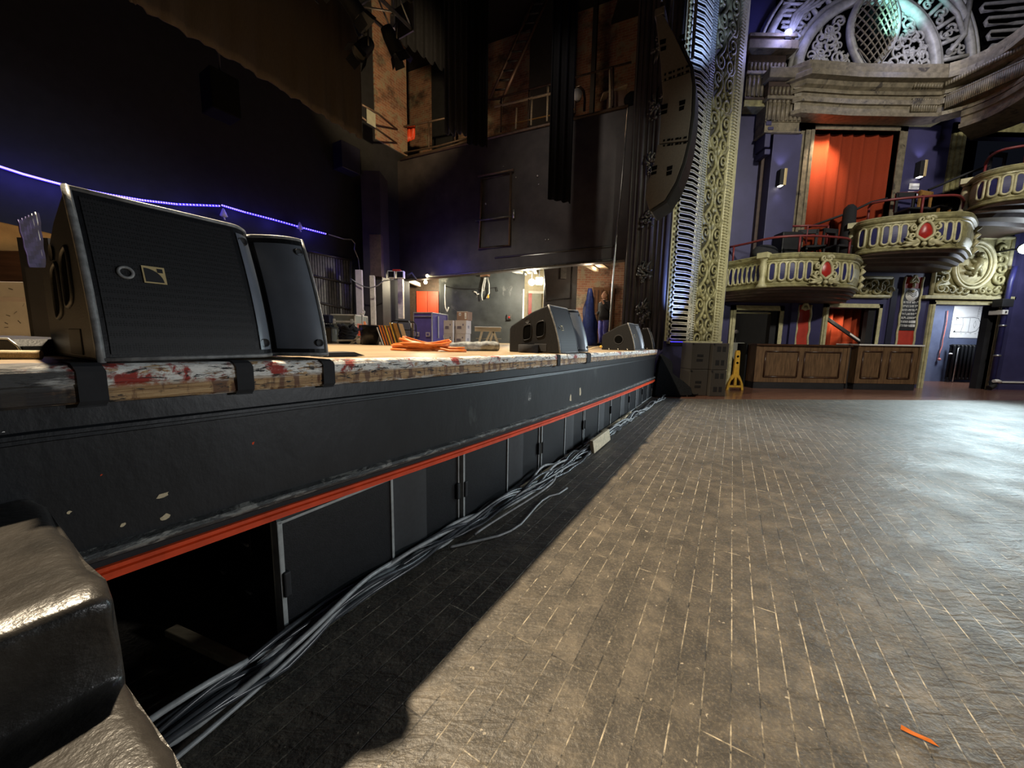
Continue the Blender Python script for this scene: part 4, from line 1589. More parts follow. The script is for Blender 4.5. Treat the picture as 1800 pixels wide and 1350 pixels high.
for k, (pth, lab) in enumerate(((pth1, 'long blue LED rope light sagging along the back wall behind the big monitor'), (pth2, 'short blue LED rope light falling towards the shutter on the back wall'))):
    pts = [onBW(x, y, 0.12) for x, y in pth]
    ori = Vector(pts[0])
    r = thing('rope_light', lab, 'rope light', ori, 0, 'blue rope lights on the back wall')
    pts = [p_ - ori for p_ in pts]
    obj('tube', MB().tube(dense(pts, 6), 0.020, 6), K['led'], r)
    dd = MB()
    L_ = sum((b_ - a_).length for a_, b_ in zip(pts, pts[1:]))
    dn = dense(pts, 26 if k == 0 else 22)
    for i_, c in enumerate(dn):
        if i_ % 2 == 0:
            dd.ball(c + NV * 0.014, 0.017, 6, 4)
    obj('led_dots', dd, K['leddot'], r)
    n_ = 6 if k == 0 else 3
    for i_ in range(n_):
        c = pts[0].lerp(pts[-1], 0) if False else dn[int((i_ + 0.5) / n_ * (len(dn) - 1))] + ori
        light('rope_light_glow', 'POINT', c + NV * 0.14 - Vector((0, 0, 0.07)), 3.2, (0.12, 0.10, 1.0), size=0.1)
for k, (x, y) in enumerate(((393, 374), (527, 397))):
    r = thing('rope_clip', ['white clip hanging where the two blue rope lights meet', 'white clip on the short blue rope light nearer the shutter'][k], 'clip', onBW(x, y, 0.13), 0, 'clips on the rope lights')
    obj('clip_body', MB().lathe([(0, 0.10), (0.02, 0.08), (0.075, -0.07), (0.03, -0.09), (0.0, -0.10)], (0, 0, 0), 10), K['white'], r)
    obj('clip_tail', MB().tube([(0, 0, -0.09), (0.02, 0, -0.15)], 0.015, 6), K['white'], r)
# loose lead from the rope light
pts = [onBW(x, y, 0.14) for x, y in [(578, 412), (604, 420), (618, 421), (624, 428), (623, 438), (630, 455), (633, 480), (634, 500)]]
b = MB().tube(dense(pts, 4), 0.018, 6)
obj('lead', b, K['steel'], label='pale lead drooping from the end of the blue rope light', cat='cable')
pts = [at(x, y, 10.7) for x, y in [(617, 490), (628, 498), (640, 504), (652, 506), (664, 502), (674, 494), (692, 491)]]
b = MB().tube(dense(pts, 4), 0.016, 6)
obj('lead', b, K['steel'], label='pale lead looping across the corner pier', cat='cable')

# ---------------------------------------------------------------- bay under the gallery
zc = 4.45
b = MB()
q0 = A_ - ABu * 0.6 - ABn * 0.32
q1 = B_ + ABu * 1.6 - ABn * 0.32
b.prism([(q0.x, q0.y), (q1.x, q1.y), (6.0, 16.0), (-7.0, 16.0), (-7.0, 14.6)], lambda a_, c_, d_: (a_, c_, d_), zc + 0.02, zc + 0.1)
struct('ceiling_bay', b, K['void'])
b = MB()
b.obox(S(6.6, TB - 0.22, 0.95), EV * 2.25, NV * 0.24, Vector((0, 0, 2.5)))
struct('wall_back_dark_slab', b, K['navy'])  # navy slab added to darken the lower end of the back wall
YBk = 14.8
def wallpiece(name, x0, x1, Y, mat, d=0.15, z0=0.95, z1=None):
    b_ = MB().box(at(x0, 560, Y).x, at(x1, 560, Y).x, Y, Y + d, z0, z1 or zc + 0.02)
    return struct(name, b_, mat)


wallpiece('wall_bay_west', 655, 712, 14.2, K['navy'])
wallpiece('wall_bay_north', 712, 775, 15.2, K['copper'])
wallpiece('wall_bay_middle', 772, 921, 14.0, K['slate'])
wallpiece('wall_bay_lobby', 915, 1000, 15.4, K['beam'])
wallpiece('wall_bay_screen', 955, 1012, 11.9, K['blackwall'])
wallpiece('wall_bay_east', 1000, 1120, 13.4, K['brick'])
# red double door
Y = 15.1
r = thing('double_door', 'bright red double door at the back of the scenery bay', 'door', deck(752, Y))
w0, w1 = at(732.5, 560, Y).x - r.location.x, at(771, 560, Y).x - r.location.x
hz = at(752, 512, Y).z - r.location.z
for x0, x1 in ((w0, (w0 + w1) / 2 - 0.006), ((w0 + w1) / 2 + 0.006, w1)):
    d = obj('door_leaf', MB().box(x0, x1, 0, 0.05, 0, hz), K['reddoor'], r, 0.006)
    for z0, z1 in ((0.55, 0.92), (0.08, 0.48)):
        obj('door_panel', MB().box(x0 + 0.08, x1 - 0.08, -0.012, 0.0, hz * z0, hz * z1), K['reddoor'], d, 0.008)
# lintel and joists
b = MB()
p0, p1 = at(703, 491, 13.0), at(735, 504, 14.6)
b.obox(p0, p1 - p0, (0.1, 0, 0), (0, 0, 0.14))
obj('joist', b, K['whitemetal'], label='cream beam running back from the duct towards the red double door', cat='beam')
p0, p1 = at(884, 473, 12.3), at(916, 484, 14.6)
obj('joist', MB().obox(p0, p1 - p0, (0.22, 0, 0), (0, 0, 0.06)), K['white'], label='white lit ceiling strip over the pale doorway in the scenery bay', cat='beam')
p0 = at(893, 468, 12.4)
p1 = at(954, 465, 11.9)
obj('joist', MB().obox(p0, p1 - p0, (0, 0.25, 0), (0, 0, 0.05)), K['white'], label='white lit strip on the edge of the bay ceiling by the work lamp', cat='beam')
for k in range(3):
    p0, p1 = at(908 + 14 * k, 474, 12.6), at(918 + 11 * k, 483, 15.0)
    obj('joist', MB().obox(p0, p1 - p0, (0.12, 0, 0), (0, 0, 0.08)), K['beam'], label=['pale joist over the bay lobby, first from the white strip', 'pale joist over the bay lobby, in the middle', 'pale joist over the bay lobby, above the work lamp'][k], cat='beam', group='joists over the bay lobby')
# lobby doorway
Y = 15.2
r = thing('lobby_door', 'pale grey door with a red edge behind the work lamp', 'door', deck(942, Y))
x0, x1 = at(928, 560, Y).x - r.location.x, at(955, 560, Y).x - r.location.x
hz = at(942, 516, Y).z - r.location.z
obj('door_leaf', MB().box(x0 + 0.1, x1 - 0.1, 0, 0.06, 0, hz), K['greycase'], r, 0.004)
obj('door_frame', MB().box(x0, x1, -0.02, 0.05, hz, hz + 0.1), K['white'], r)
obj('door_edge', MB().box(x0, x0 + 0.14, -0.06, 0.0, 0, hz), K['crimson'], r)
post(918, 921, 508, 560, 13.945, K['white'], 'conduit', 'thin pale conduit down the edge of the slate wall by the lobby', 'pipe', 0.05)

# work lamps
r = thing('work_lamp', 'bright white work lamp glaring in the scenery bay beside a lit panel', 'lamp', at(935, 496, 12.6))
obj('bulb', MB().ball((0, 0, 0), 0.10, 14, 10), K['lampw'], r)
obj('lamp_guard', MB().tube([(0.12 * math.cos(a), 0.02, 0.12 * math.sin(a)) for a in [k * math.pi / 10 for k in range(20)]], 0.010, 6, True), K['black'], r)
obj('lamp_arm', MB().tube([(0, 0.05, 0.10), (0, 0.1, zc - r.location.z + 0.02)], 0.02, 8), K['black'], r)
light('work_lamp_light', 'POINT', r.location + Vector((-0.06, -0.25, -0.02)), 330, (1.0, 0.93, 0.74), size=0.12)
r = thing('glowing_panel', 'square white panel, glow added, next to the glaring work lamp', 'light panel', at(948, 494, 12.5))
obj('panel', MB().box(-0.11, 0.11, -0.02, 0.03, -0.12, 0.12), K['lampy'], r, 0.01)  # emission added so the plain white panel looks brightly lit
obj('panel_stem', MB().box(-0.015, 0.015, 0.0, 0.02, 0.12, zc - r.location.z + 0.02), K['black'], r)
r = thing('bulkhead_lamp', 'small warm bulkhead lamp above the red double door', 'lamp', at(748, 496, 13.9))
obj('globe', MB().ball((0, 0, 0), 0.065, 12, 8), K['lampy'], r)
obj('lamp_stem', MB().cyl((0, 0, 0.05), (0, 0, zc - r.location.z + 0.03), 0.02, n=8), K['black'], r)
light('bulkhead_lamp_light', 'POINT', r.location + Vector((0.05, -0.12, -0.1)), 170, (1.0, 0.86, 0.58), size=0.08)
r = thing('bulkhead_lamp', 'warm lamp fixed under the edge of the side wall, above the other one', 'lamp', onAB(751, 485, 0.06))
obj('globe', MB().ball((0, 0, 0), 0.05, 12, 8), K['lampy'], r)
obj('lamp_base', MB().box(-0.07, 0.07, 0.0, 0.07, 0.03, 0.07), K['black'], r)

# things hung on the slate wall
Y = 13.95
r = thing('wall_hook', 'brown bracket with loops of white rope hanging on the slate wall', 'hook', at(852, 484, Y))
def qq(px, py, dy=-0.06):
    return at(px, py, Y + dy) - r.location
obj('bracket', MB().tube([qq(844, 485), qq(856, 483), qq(861, 485)], 0.05, 8), K['darkwood'], r)
for pts in ([(852, 488), (848, 505), (847, 520), (848, 528)], [(857, 488), (860, 500), (860, 515), (855, 524)], [(854, 488), (852, 500), (850, 512)]):
    obj('rope', MB().tube([qq(x, y) for x, y in pts], 0.022, 6), K['white'], r)
obj('rope_end', MB().ball(qq(858, 521), 0.06, 8, 6, (0.7, 0.7, 1.2)), K['yellow'], r)
r2 = thing('white_bracket', 'small white bracket on the slate wall beside the rope hook', 'bracket', at(838, 515, 13.99))
obj('bracket', MB().tube([(-0.1, -0.03, 0.05), (-0.02, -0.03, 0.02), (0.03, -0.03, -0.06), (0.09, -0.03, -0.03)], 0.025, 6), K['white'], r2)
pts = [at(x, y, Y - 0.04) for x, y in [(783, 500), (782, 520), (783, 540), (786, 548), (789, 540)]]
obj('hanging_rope', MB().tube(dense(pts, 4), 0.022, 6), K['white'], label='white rope hooked at the end of the slate wall by the red door', cat='rope')
pts = [at(x, y, Y - 0.03) for x, y in [(783, 503), (800, 507), (830, 508), (860, 507), (873, 505), (875, 512)]]
obj('wall_cable', MB().tube(dense(pts, 3), 0.016, 6), K['black'], label='dark cable running across the slate wall', cat='cable')
r = thing('wall_switch', 'small grey switch box with a red button low on the slate wall', 'switch', at(895, 557, Y))
obj('switch_box', MB().box(-0.09, 0.09, -0.06, 0.0, -0.1, 0.1), K['greymetal'], r, 0.01)
obj('button', MB().ball((0, -0.07, -0.02), 0.04, 8, 6), K['crimson'], r)

# fixtures over the mouth of the bay
r = thing('stage_monitor_screen', 'pair of small pink rimmed light boxes on the corner pier', 'light fixture', at(692, 483, 11.6))
for x0 in (0.0, 0.27):
    f = obj('lens_frame', MB().box(-0.18 + x0, 0.06 + x0, -0.05, 0.1, -0.11, 0.12), K['white'], r, 0.02)
    obj('lens', MB().box(-0.15 + x0, 0.03 + x0, -0.06, -0.04, -0.08, 0.09), K['glassdark'], f)
obj('top_cover', MB().box(-0.02, 0.22, -0.06, 0.1, 0.10, 0.16), K['crimson'], r, 0.01)
obj('mount', MB().tube([(0.4, 0.1, 0.0), (0.5, 0.2, 0.1), (0.62, 0.3, -0.1)], 0.04, 6), K['black'], r)

# bay curtain panel frame and blue tarpaulin
r = thing('screen_frame', 'thin pale frame edging the black panel beside the work lamp', 'frame', at(1005, 457, 11.85))
oo = Vector(r.location)
b = MB()
pts = [at(x, y, 11.86) - oo for x, y in [(956, 461), (1006, 456), (1004, 524), (960, 528)]]
b.tube(pts, 0.022, 6, True)
obj('frame_tube', b, K['greymetal'], r)
obj('grey_strip', MB().box(at(985, 500, 11.8).x - oo.x, at(995, 500, 11.8).x - oo.x, -0.05, -0.01, at(990, 490, 11.8).z - oo.z, at(990, 458, 11.8).z - oo.z), K['greymetal'], r)
p = deck(1036, 11.3)
b = MB()
stn = []
zt = at(1034, 507, 11.3).z - p.z
for i in range(13):
    k = i / 12
    w = 0.07 + 0.20 * math.sin(min(1.0, k * 1.25) * math.pi / 2)
    row = []
    for q_ in range(16):
        a = 2 * math.pi * q_ / 16
        rr = w * (1 + 0.45 * nz(math.cos(a) * 2.2, math.sin(a) * 2.2, k * 4) + 0.10 * math.sin(5 * a + 3 * k))
        row.append((rr * math.cos(a) * 0.8 - 0.05 * (1 - k), rr * math.sin(a) * 0.5, zt * (1 - k)))
    stn.append(row)
b.sweep(stn, True, True)
obj('tarpaulin', b, K['tarp'], label='blue tarpaulin hanging in folds behind the middle monitor', cat='tarpaulin').location = p
# brown doors at the end of the bay
Y = 13.3
r = thing('wooden_door', 'brown boarded double door in the brick end of the bay, behind the person', 'door', deck(1058, Y))
oo = Vector(r.location)
x0, x1 = at(1040, 560, Y).x - oo.x, at(1078, 560, Y).x - oo.x
hz = at(1058, 505, Y).z - oo.z
for k in range(2):
    a = x0 + (x1 - x0) * k / 2
    c = x0 + (x1 - x0) * (k + 1) / 2
    f = obj('door_leaf', MB().box(a + 0.01, c - 0.01, 0, 0.06, 0, hz), K['darkwood'], r, 0.005)
    bb = MB()
    for j in range(3):
        xx = a + (c - a) * (j + 0.5) / 3
        bb.box(xx - 0.012, xx + 0.012, -0.012, 0.0, 0.1, hz - 0.1)
    obj('door_batten', bb, K['soffit'], f)
p0, p1 = at(1014, 461, 11.4), at(1046, 478, 12.8)
obj('joist', MB().obox(p0, p1 - p0, (0.12, 0, 0), (0, 0, 0.1)), K['beam'], label='pale joist slanting back over the brown doors', cat='beam')
p0, p1 = at(1036, 460, 11.4), at(1055, 472, 12.8)
obj('joist', MB().obox(p0, p1 - p0, (0.3, 0, 0), (0, 0, 0.04)), K['beam'], label='broad pale board in the bay ceiling over the brown doors', cat='beam')
light('bay_end_light', 'POINT', at(1050, 475, 12.4), 11, (1.0, 0.72, 0.5), size=0.1)
light('bay_lobby_light', 'POINT', at(936, 488, 14.2), 40, (1.0, 0.9, 0.65), size=0.1)

# leaning pole at the side of the stage
b = MB().tube([deck(1070, 9.55), at(1073, 556, 9.5), at(1083, 420, 9.4), at(1091, 342, 9.4), at(1104, 190, 9.3)], 0.022, 8)
obj('pole', b, K['steel'], label='tall thin pale pole leaning beside the dark carved jamb', cat='pole')

# ---------------------------------------------------------------- gallery
def gal(px, py, off=-0.25):
    return onAB(px, py, off)


ori = gal(1100, 180)
r = thing('gallery_railing', 'pale pipe railing along the gallery over the stage side wall', 'railing', ori)
b = MB()
for pts in ([(856, 177), (967, 148), (1110, 109)],):
    b.tube([gal(x, y) - ori for x, y in pts], 0.028, 6)
obj('top_rail', b, K['copper'], r)
b = MB().tube([gal(x, y) - ori for x, y in [(870, 188), (967, 165), (1003, 156)]], 0.035, 6)
obj('mid_rail', b, K['pine'], r)
b = MB().tube([gal(x, y) - ori for x, y in [(880, 222), (967, 203), (1010, 192)]], 0.022, 6)
obj('low_rail', b, K['chairwood'], r)
for x, yt, yb_ in ((882, 172, 232), (908, 190, 228), (930, 158, 222), (935, 170, 221), (963, 150, 214), (1073, 118, 190), (1078, 118, 188)):
    obj('rail_post', MB().tube([gal(x, yt) - ori, gal(x - 1.5, yb_) - ori], 0.028, 6), K['pine'] if x in (908, 935, 963, 1073) else K['copper'], r)
ori = gal(703, 275)
r = thing('gallery_railing', 'dark pipe railing round the corner of the gallery by the red cloth', 'railing', ori)
b = MB()
for pts in ([(668, 230), (740, 217), (800, 204)], [(703, 270), (770, 257), (830, 240)], [(703, 279), (770, 263), (830, 246)]):
    b.tube([gal(x, y) - ori for x, y in pts], 0.03, 6)
obj('long_rail', b, K['copper'], r)
b = MB()
def gb(px, py):
    return onBW(px, py, 0.9) - ori
b.tube([gal(703, 256) - ori, gb(660, 225), gb(636, 206)], 0.03, 6)
b.tube([gal(703, 232) - ori, gb(665, 200), gb(636, 184)], 0.03, 6)
obj('return_rail', b, K['copper'], r)
for x, yt, yb_ in ((704, 226, 280), (672, 228, 268), (754, 214, 262), (800, 204, 248)):
    obj('rail_post', MB().tube([gal(x, yt) - ori, gal(x, yb_) - ori], 0.03, 6), K['copper'], r)
b = MB().tube([gal(683, 221, 0.1), gal(683, 283, 0.1)], 0.045, 8)
obj('red_pole', b, K['reddoor'], label='red painted pole at the corner of the gallery', cat='pole')
ori = gal(718, 250, -0.5)
r = thing('red_cloth', 'red cloth draped at the gallery railing', 'cloth', ori)
b = MB()
stn = []
for i in range(9):
    x = 710 + 19 * i / 8
    stn.append([gal(x, 222 - 2 * i / 8, -0.5 + 0.06 * math.sin(i * 2)) - ori, gal(x, 238, -0.5 + 0.08 * math.sin(i * 2.4)) - ori, gal(x + (1 if i % 2 else -1), 252 - i, -0.5) - ori])
b.sweep(stn, smooth=True)
o_ = obj('cloth', b, K['reddoor'], r)
o_.modifiers.new('thick', 'SOLIDIFY').thickness = 0.02
ori = onBW(652, 208, 1.0)
r = thing('notice', 'small grey square notice fixed to the gallery corner railing', 'notice', ori)
b = MB()
u, v_ = onBW(660, 205, 1.0) - onBW(645, 196, 1.0), Vector((0, 0, 0.36))
b.obox(Vector((0, 0, -0.18)) - u * 0.5, Vector((u.x, u.y, 0)), NV * 0.02, v_)
obj('board', b, K['greycase'], r)
# gallery oddments
ori = gal(1016, 190, -0.5)
r = thing('cable_reel', 'pale looped hose reel standing on the gallery', 'reel', ori)
obj('loop', MB().tube([gal(x, y, -0.5) - ori for x, y in [(1010, 200), (1010, 165), (1014, 155), (1020, 153), (1026, 160), (1028, 175), (1027, 195)]], 0.035, 6), K['copper'], r)
obj('drum', MB().lathe([(0, -0.08), (0.14, -0.08), (0.14, 0.08), (0, 0.08)], gal(1014, 168, -0.5) - ori, 14, (0, 1, 0)), K['white'], r)
ori = gal(1091, 178, -0.6)
r = thing('storage_box', 'pale brown box with a dark bag on the end of the gallery', 'box', ori)
obj('box_body', MB().box(-0.3, 0.15, 0, 0.3, -0.22, 0.3), K['cardb'], r, 0.01)
obj('bag', MB().ball((0.3, 0.0, 0.02), 0.22, 10, 7, (1, 0.7, 1)), K['blackcloth'], r)
obj('shelf_board', MB().obox(gal(1060, 166, -0.5) - ori, gal(1103, 151, -0.5) - gal(1060, 166, -0.5), (0, 0.3, 0), (0, 0, 0.05)), K['pine'], r)

# gallery floor and brick walls behind
b = MB()
zg = zA1 - 0.35
b.prism([(0, 0), (1, 0), (1, 1), (0, 1)], lambda a_, c_, d_: Vector((A_.x, A_.y, zg + d_)) + ABu * (-2.5 + a_ * 11.5) - ABn * (0.3 + 2.6 * c_), 0, 0.2)
struct('gallery_floor', b, K['black'])
b = MB()
u0 = Vector((A_.x, A_.y, 0)) - ABu * 3.6 - ABn * 3.0
L_ = 13.0
vsb = []
b.obox((0, 0, 0), (L_, 0, 0), (0, 0.3, 0), (0, 0, 8.0))
o_ = struct('wall_brick', b, K['brick'])
o_.location = (u0.x, u0.y, zg)
o_.rotation_euler = (0, 0, math.atan2(ABu.y, ABu.x))
b = MB()
c0, c1 = onBW(660, 200, 0.05), onBW(704, 240, 0.05)
b.obox((0, 0, 0), ((c1 - c0).dot(EV) + 0.3, 0, 0), (0, 0.05, 0), (0, 0, 11.9 - onBW(690, 262).z))
o_ = struct('wall_brick', b, K['brick'])
o_.location = (c0.x, c0.y, onBW(690, 262).z)
o_.rotation_euler = (0, 0, EANG)
# dark buttresses and ducts against the brick
for k, (x0, x1, lab) in enumerate(((764, 800, 'broad dark duct standing before the lit brick in the stage corner'), (934, 972, 'dark flat duct rising beside the hanging curtain'), (1002, 1012, 'thin dark pipe rising over the gallery railing'), (1040, 1047, 'thin dark pipe near the gallery end'))):
    pa_, pb_ = gal(x0, 150, -2.2), gal(x1, 150, -2.2)
    b = MB().obox(Vector((pa_.x, pa_.y, zg + 0.2)), Vector((pb_.x - pa_.x, pb_.y - pa_.y, 0)), ABn * 0.2, Vector((0, 0, 11.9 - zg - 0.2)))
    obj('duct', b, K['black'], label=lab, cat='duct')
# stair with open stringers
ori = gal(862, 190, -1.4)
r = thing('ladder_stair', 'dark iron stair climbing steeply above the gallery', 'stairs', ori)
for dx in (0, 22):
    b = MB().tube([gal(858 + dx, 182, -1.2) - ori, gal(951 + dx, -28, -1.2) - ori], 0.05, 6)
    obj('stringer', b, K['soffit'], r)
b = MB()
for k in range(12):
    x, y = 862 + 107 * k / 14, 175 - 235 * k / 14
    b.tube([gal(x, y, -1.2) - ori, gal(x + 22, y - 2, -1.2) - ori], 0.03, 5)
obj('treads', b, K['black'], r)
light('side_wall_fill_light', 'SPOT', S(4.6, -2.2, 7.6), 210, (1.0, 0.88, 0.76), onAB(985, 300), 0.15, 62, 0.9)  # added fill to brighten the side wall and the line array
light('side_wall_blue_fill', 'POINT', onAB(748, 470, 0.9), 30, (0.16, 0.12, 1.0), size=0.2)  # added blue fill for the glow on the wall, no fixture
light('gallery_corner_light', 'SPOT', onBW(690, 60, 4.6) + Vector((0, 0, 0.2)), 900, (1.0, 0.74, 0.40), onBW(690, 170), 0.1, 60, 0.7)
light('gallery_light', 'POINT', gal(1010, 120, -0.9), 9, (1.0, 0.66, 0.38), size=0.15)
light('gallery_light', 'POINT', gal(900, 150, -0.9), 7, (1.0, 0.66, 0.38), size=0.15)

# ---------------------------------------------------------------- hanging cloths
def hang(name, lab, x0, x1, yb_, Y, mat, folds=5, depth=0.10, yb2=None, ytop=-260, group=None):
    zt = min(11.9, at((x0 + x1) / 2, ytop, Y).z)
    xm = (x0 + x1) / 2
    z0 = at(x0, yb_, Y).z
    z1 = at(x1, yb2 or yb_, Y).z
    xa, xb = at(x0, yb_, Y).x, at(x1, yb_, Y).x
    ori_ = Vector((xa, Y, min(z0, z1)))
    b_ = MB()
    stn_ = []
    n__ = 10 * folds
    for i in range(n__ + 1):
        k = i / n__
        x = (xb - xa) * k
        yy = depth * math.sin(k * folds * 2 * math.pi) + 0.3 * depth * math.sin(k * folds * 5.3)
        zz = z0 + (z1 - z0) * k - ori_.z + 0.02 * math.sin(k * 17)
        stn_.append([(x, yy, zz), (x, yy * 0.9, zt - ori_.z)])
    b_.sweep(stn_, smooth=True)
    o__ = obj(name, b_, mat, label=lab, cat='curtain', group=group)
    o__.location = ori_
    o__.modifiers.new('thick', 'SOLIDIFY').thickness = 0.02
    return o__


hang('stage_curtain', 'black hanging curtain with soft folds, above the corner railing', 783, 836, 232, 9.0, K['velvet2'] if 'velvet2' in K else K['blackcloth'], 5, 0.12, 236)
hang('stage_curtain', 'black hanging curtain just in front of the folded one, ending above the stage side wall', 822, 857, 252, 8.6, K['velvet'], 3, 0.06, 258)
hang('stage_curtain', 'long narrow black curtain hanging before the stage side wall near the high door', 964, 1003, 350, 8.8, K['velvet'], 3, 0.05, 357)
hang('stage_curtain', 'dark overhead curtain crossing above the lit brick corner', 690, 786, 62, 9.6, K['velvet'], 6, 0.1, 128)

# brown border cloth across the stage
tb = -4.0
def onb(px, py, off=0.0):
    return onplane(px, py, S(0, tb + off), NV)
b = MB()
low = [(-400, -390), (150, -62), (215, -8), (240, 10), (330, 62), (420, 113), (500, 162), (560, 200), (600, 224), (637, 246)]
low3 = [onb(x, y) for x, y in low]
ztop = 8.2
stn = []
pts = dense(low3, 10)
for i, p_ in enumerate(pts):
    w_ = NV * (0.02 * math.sin(i * 0.9) + 0.012 * math.sin(i * 2.3))
    zl = p_.z + 0.012 * math.sin(i * 1.7)
    stn.append([p_ + w_ + Vector((0, 0, zl - p_.z)), p_ + w_ * 1.2 + Vector((0, 0, 0.10)), p_ + w_ * 0.6 + Vector((0, 0, 0.8)), Vector((p_.x, p_.y, ztop)) + w_ * 0.2])
b.sweep(stn, smooth=True)
o_ = obj('border_cloth', b, K['border'], label='wide brown black border cloth hanging across the stage over the big monitor', cat='curtain')
o_.modifiers.new('thick', 'SOLIDIFY').thickness = 0.03
# dim speaker hung behind it
c = onplane(390, 168, S(0, -6.0), NV)
r = thing('hanging_speaker', 'dim black speaker hanging under the border cloth', 'speaker', c, EANG)
obj('speaker_body', MB().box(-0.2, 0.2, -0.15, 0.25, -0.3, 0.3), K['velvet'], r, 0.02)
obj('bracket', MB().tube([(0, 0.0, 0.3), (0.0, 0.0, 4.5)], 0.015, 6), K['black'], r)
c = onBW(610, 280, 0.25)
r = thing('wall_box', 'dim black box fixed high on the back wall near the gallery corner', 'box', c, EANG)
obj('box_body', MB().box(-0.3, 0.3, -0.2, 0.2, -0.35, 0.35), K['navy'], r, 0.02)
obj('box_rim', MB().tube([(-0.3, -0.21, -0.35), (0.3, -0.21, -0.35), (0.3, -0.21, 0.35)], 0.012, 6), K['greymetal'], r)

# truss with lanterns
tt = -3.3
zt = 5.95
s_end = 3.75
ori = S(2.5, tt, zt)
r = thing('lighting_truss', 'black lattice lighting truss hanging in front of the border cloth', 'truss', ori)
def T(s, dt, dz):
    return S(s, tt + dt, zt + dz) - ori
b = MB()
for dt in (-0.18, 0.18):
    for dz in (-0.18, 0.18):
        b.tube([T(-2, dt, dz), T(s_end, dt, dz)], 0.025, 8)
obj('chord', b, K['greymetal'], r)
b = MB()
n_ = 18
for k in range(n_):
    s0, s1 = s_end - 0.32 * k, s_end - 0.32 * (k + 1)
    if k % 2:
        s0, s1 = s1, s0
    for dt in (-0.18, 0.18):
        b.tube([T(s0, dt, -0.18), T(s1, dt, 0.18)], 0.013, 6)
    for dz in (-0.18, 0.18):
        b.tube([T(s0, -0.18, dz), T(s1, 0.18, dz)], 0.013, 6)
obj('lacing', b, K['steel'], r)
obj('end_plate', MB().obox(T(s_end, -0.22, -0.22), EV * 0.02, NV * 0.44, Vector((0, 0, 0.44))), K['greymetal'], r)
lab_l = ['stage lantern hanging from the truss at its end near the lit brick', 'stage lantern second from the end of the truss', 'stage lantern under the middle of the truss', 'stage lantern at the upper edge of the photo under the truss', 'small stage lantern on the far side of the truss end']
for k, (s, dt, tilt) in enumerate(((3.45, 0.12, 0.5), (2.75, 0.15, 0.35), (2.2, 0.15, 0.6), (1.75, 0.2, 0.4), (3.3, -0.35, 0.9))):
    p = S(s, tt + dt, zt - 0.25)
    L = thing('stage_lantern', lab_l[k], 'lantern', p, EANG + 0.6 - 0.3 * k, 'lanterns on the lighting truss')
    ax = Vector((math.sin(0.5 + k), -0.6, -1.2 * tilt - 0.5)).normalized()
    c = Vector((0, 0, -0.30))
    obj('lamp_body', MB().lathe([(0, -0.2), (0.08, -0.19), (0.10, -0.1), (0.11, 0.12), (0.115, 0.13), (0.095, 0.13), (0.09, 0.02), (0, 0.0)], c, 18, ax), K['cab'], L)
    obj('lens', MB().lathe([(0, 0.105), (0.095, 0.10)], c, 18, ax), K['greymetal'], L)
    sd = ax.cross(Vector((0, 0, 1))).normalized()
    obj('yoke', MB().tube([c + sd * 0.125, c + sd * 0.125 + Vector((0, 0, 0.2)), c - sd * 0.125 + Vector((0, 0, 0.2)), c - sd * 0.125], 0.012, 6), K['greymetal'], L)
    obj('clamp', MB().box(-0.03, 0.03, -0.03, 0.03, -0.11, 0.06), K['steel'], L, 0.006)
    d = MB()
    for q_ in range(4):
        a = q_ * math.pi / 2 + 0.4
        u = ax.orthogonal().normalized()
        w = ax.cross(u)
        rr = (u * math.cos(a) + w * math.sin(a))
        t2 = (-u * math.sin(a) + w * math.cos(a))
        o0 = c + ax * 0.125 + rr * 0.10
        d.obox(o0 - t2 * 0.08, t2 * 0.16, ax * 0.13 + rr * 0.05, rr * 0.004)
    obj('barn_door', d, K['cab'], L)

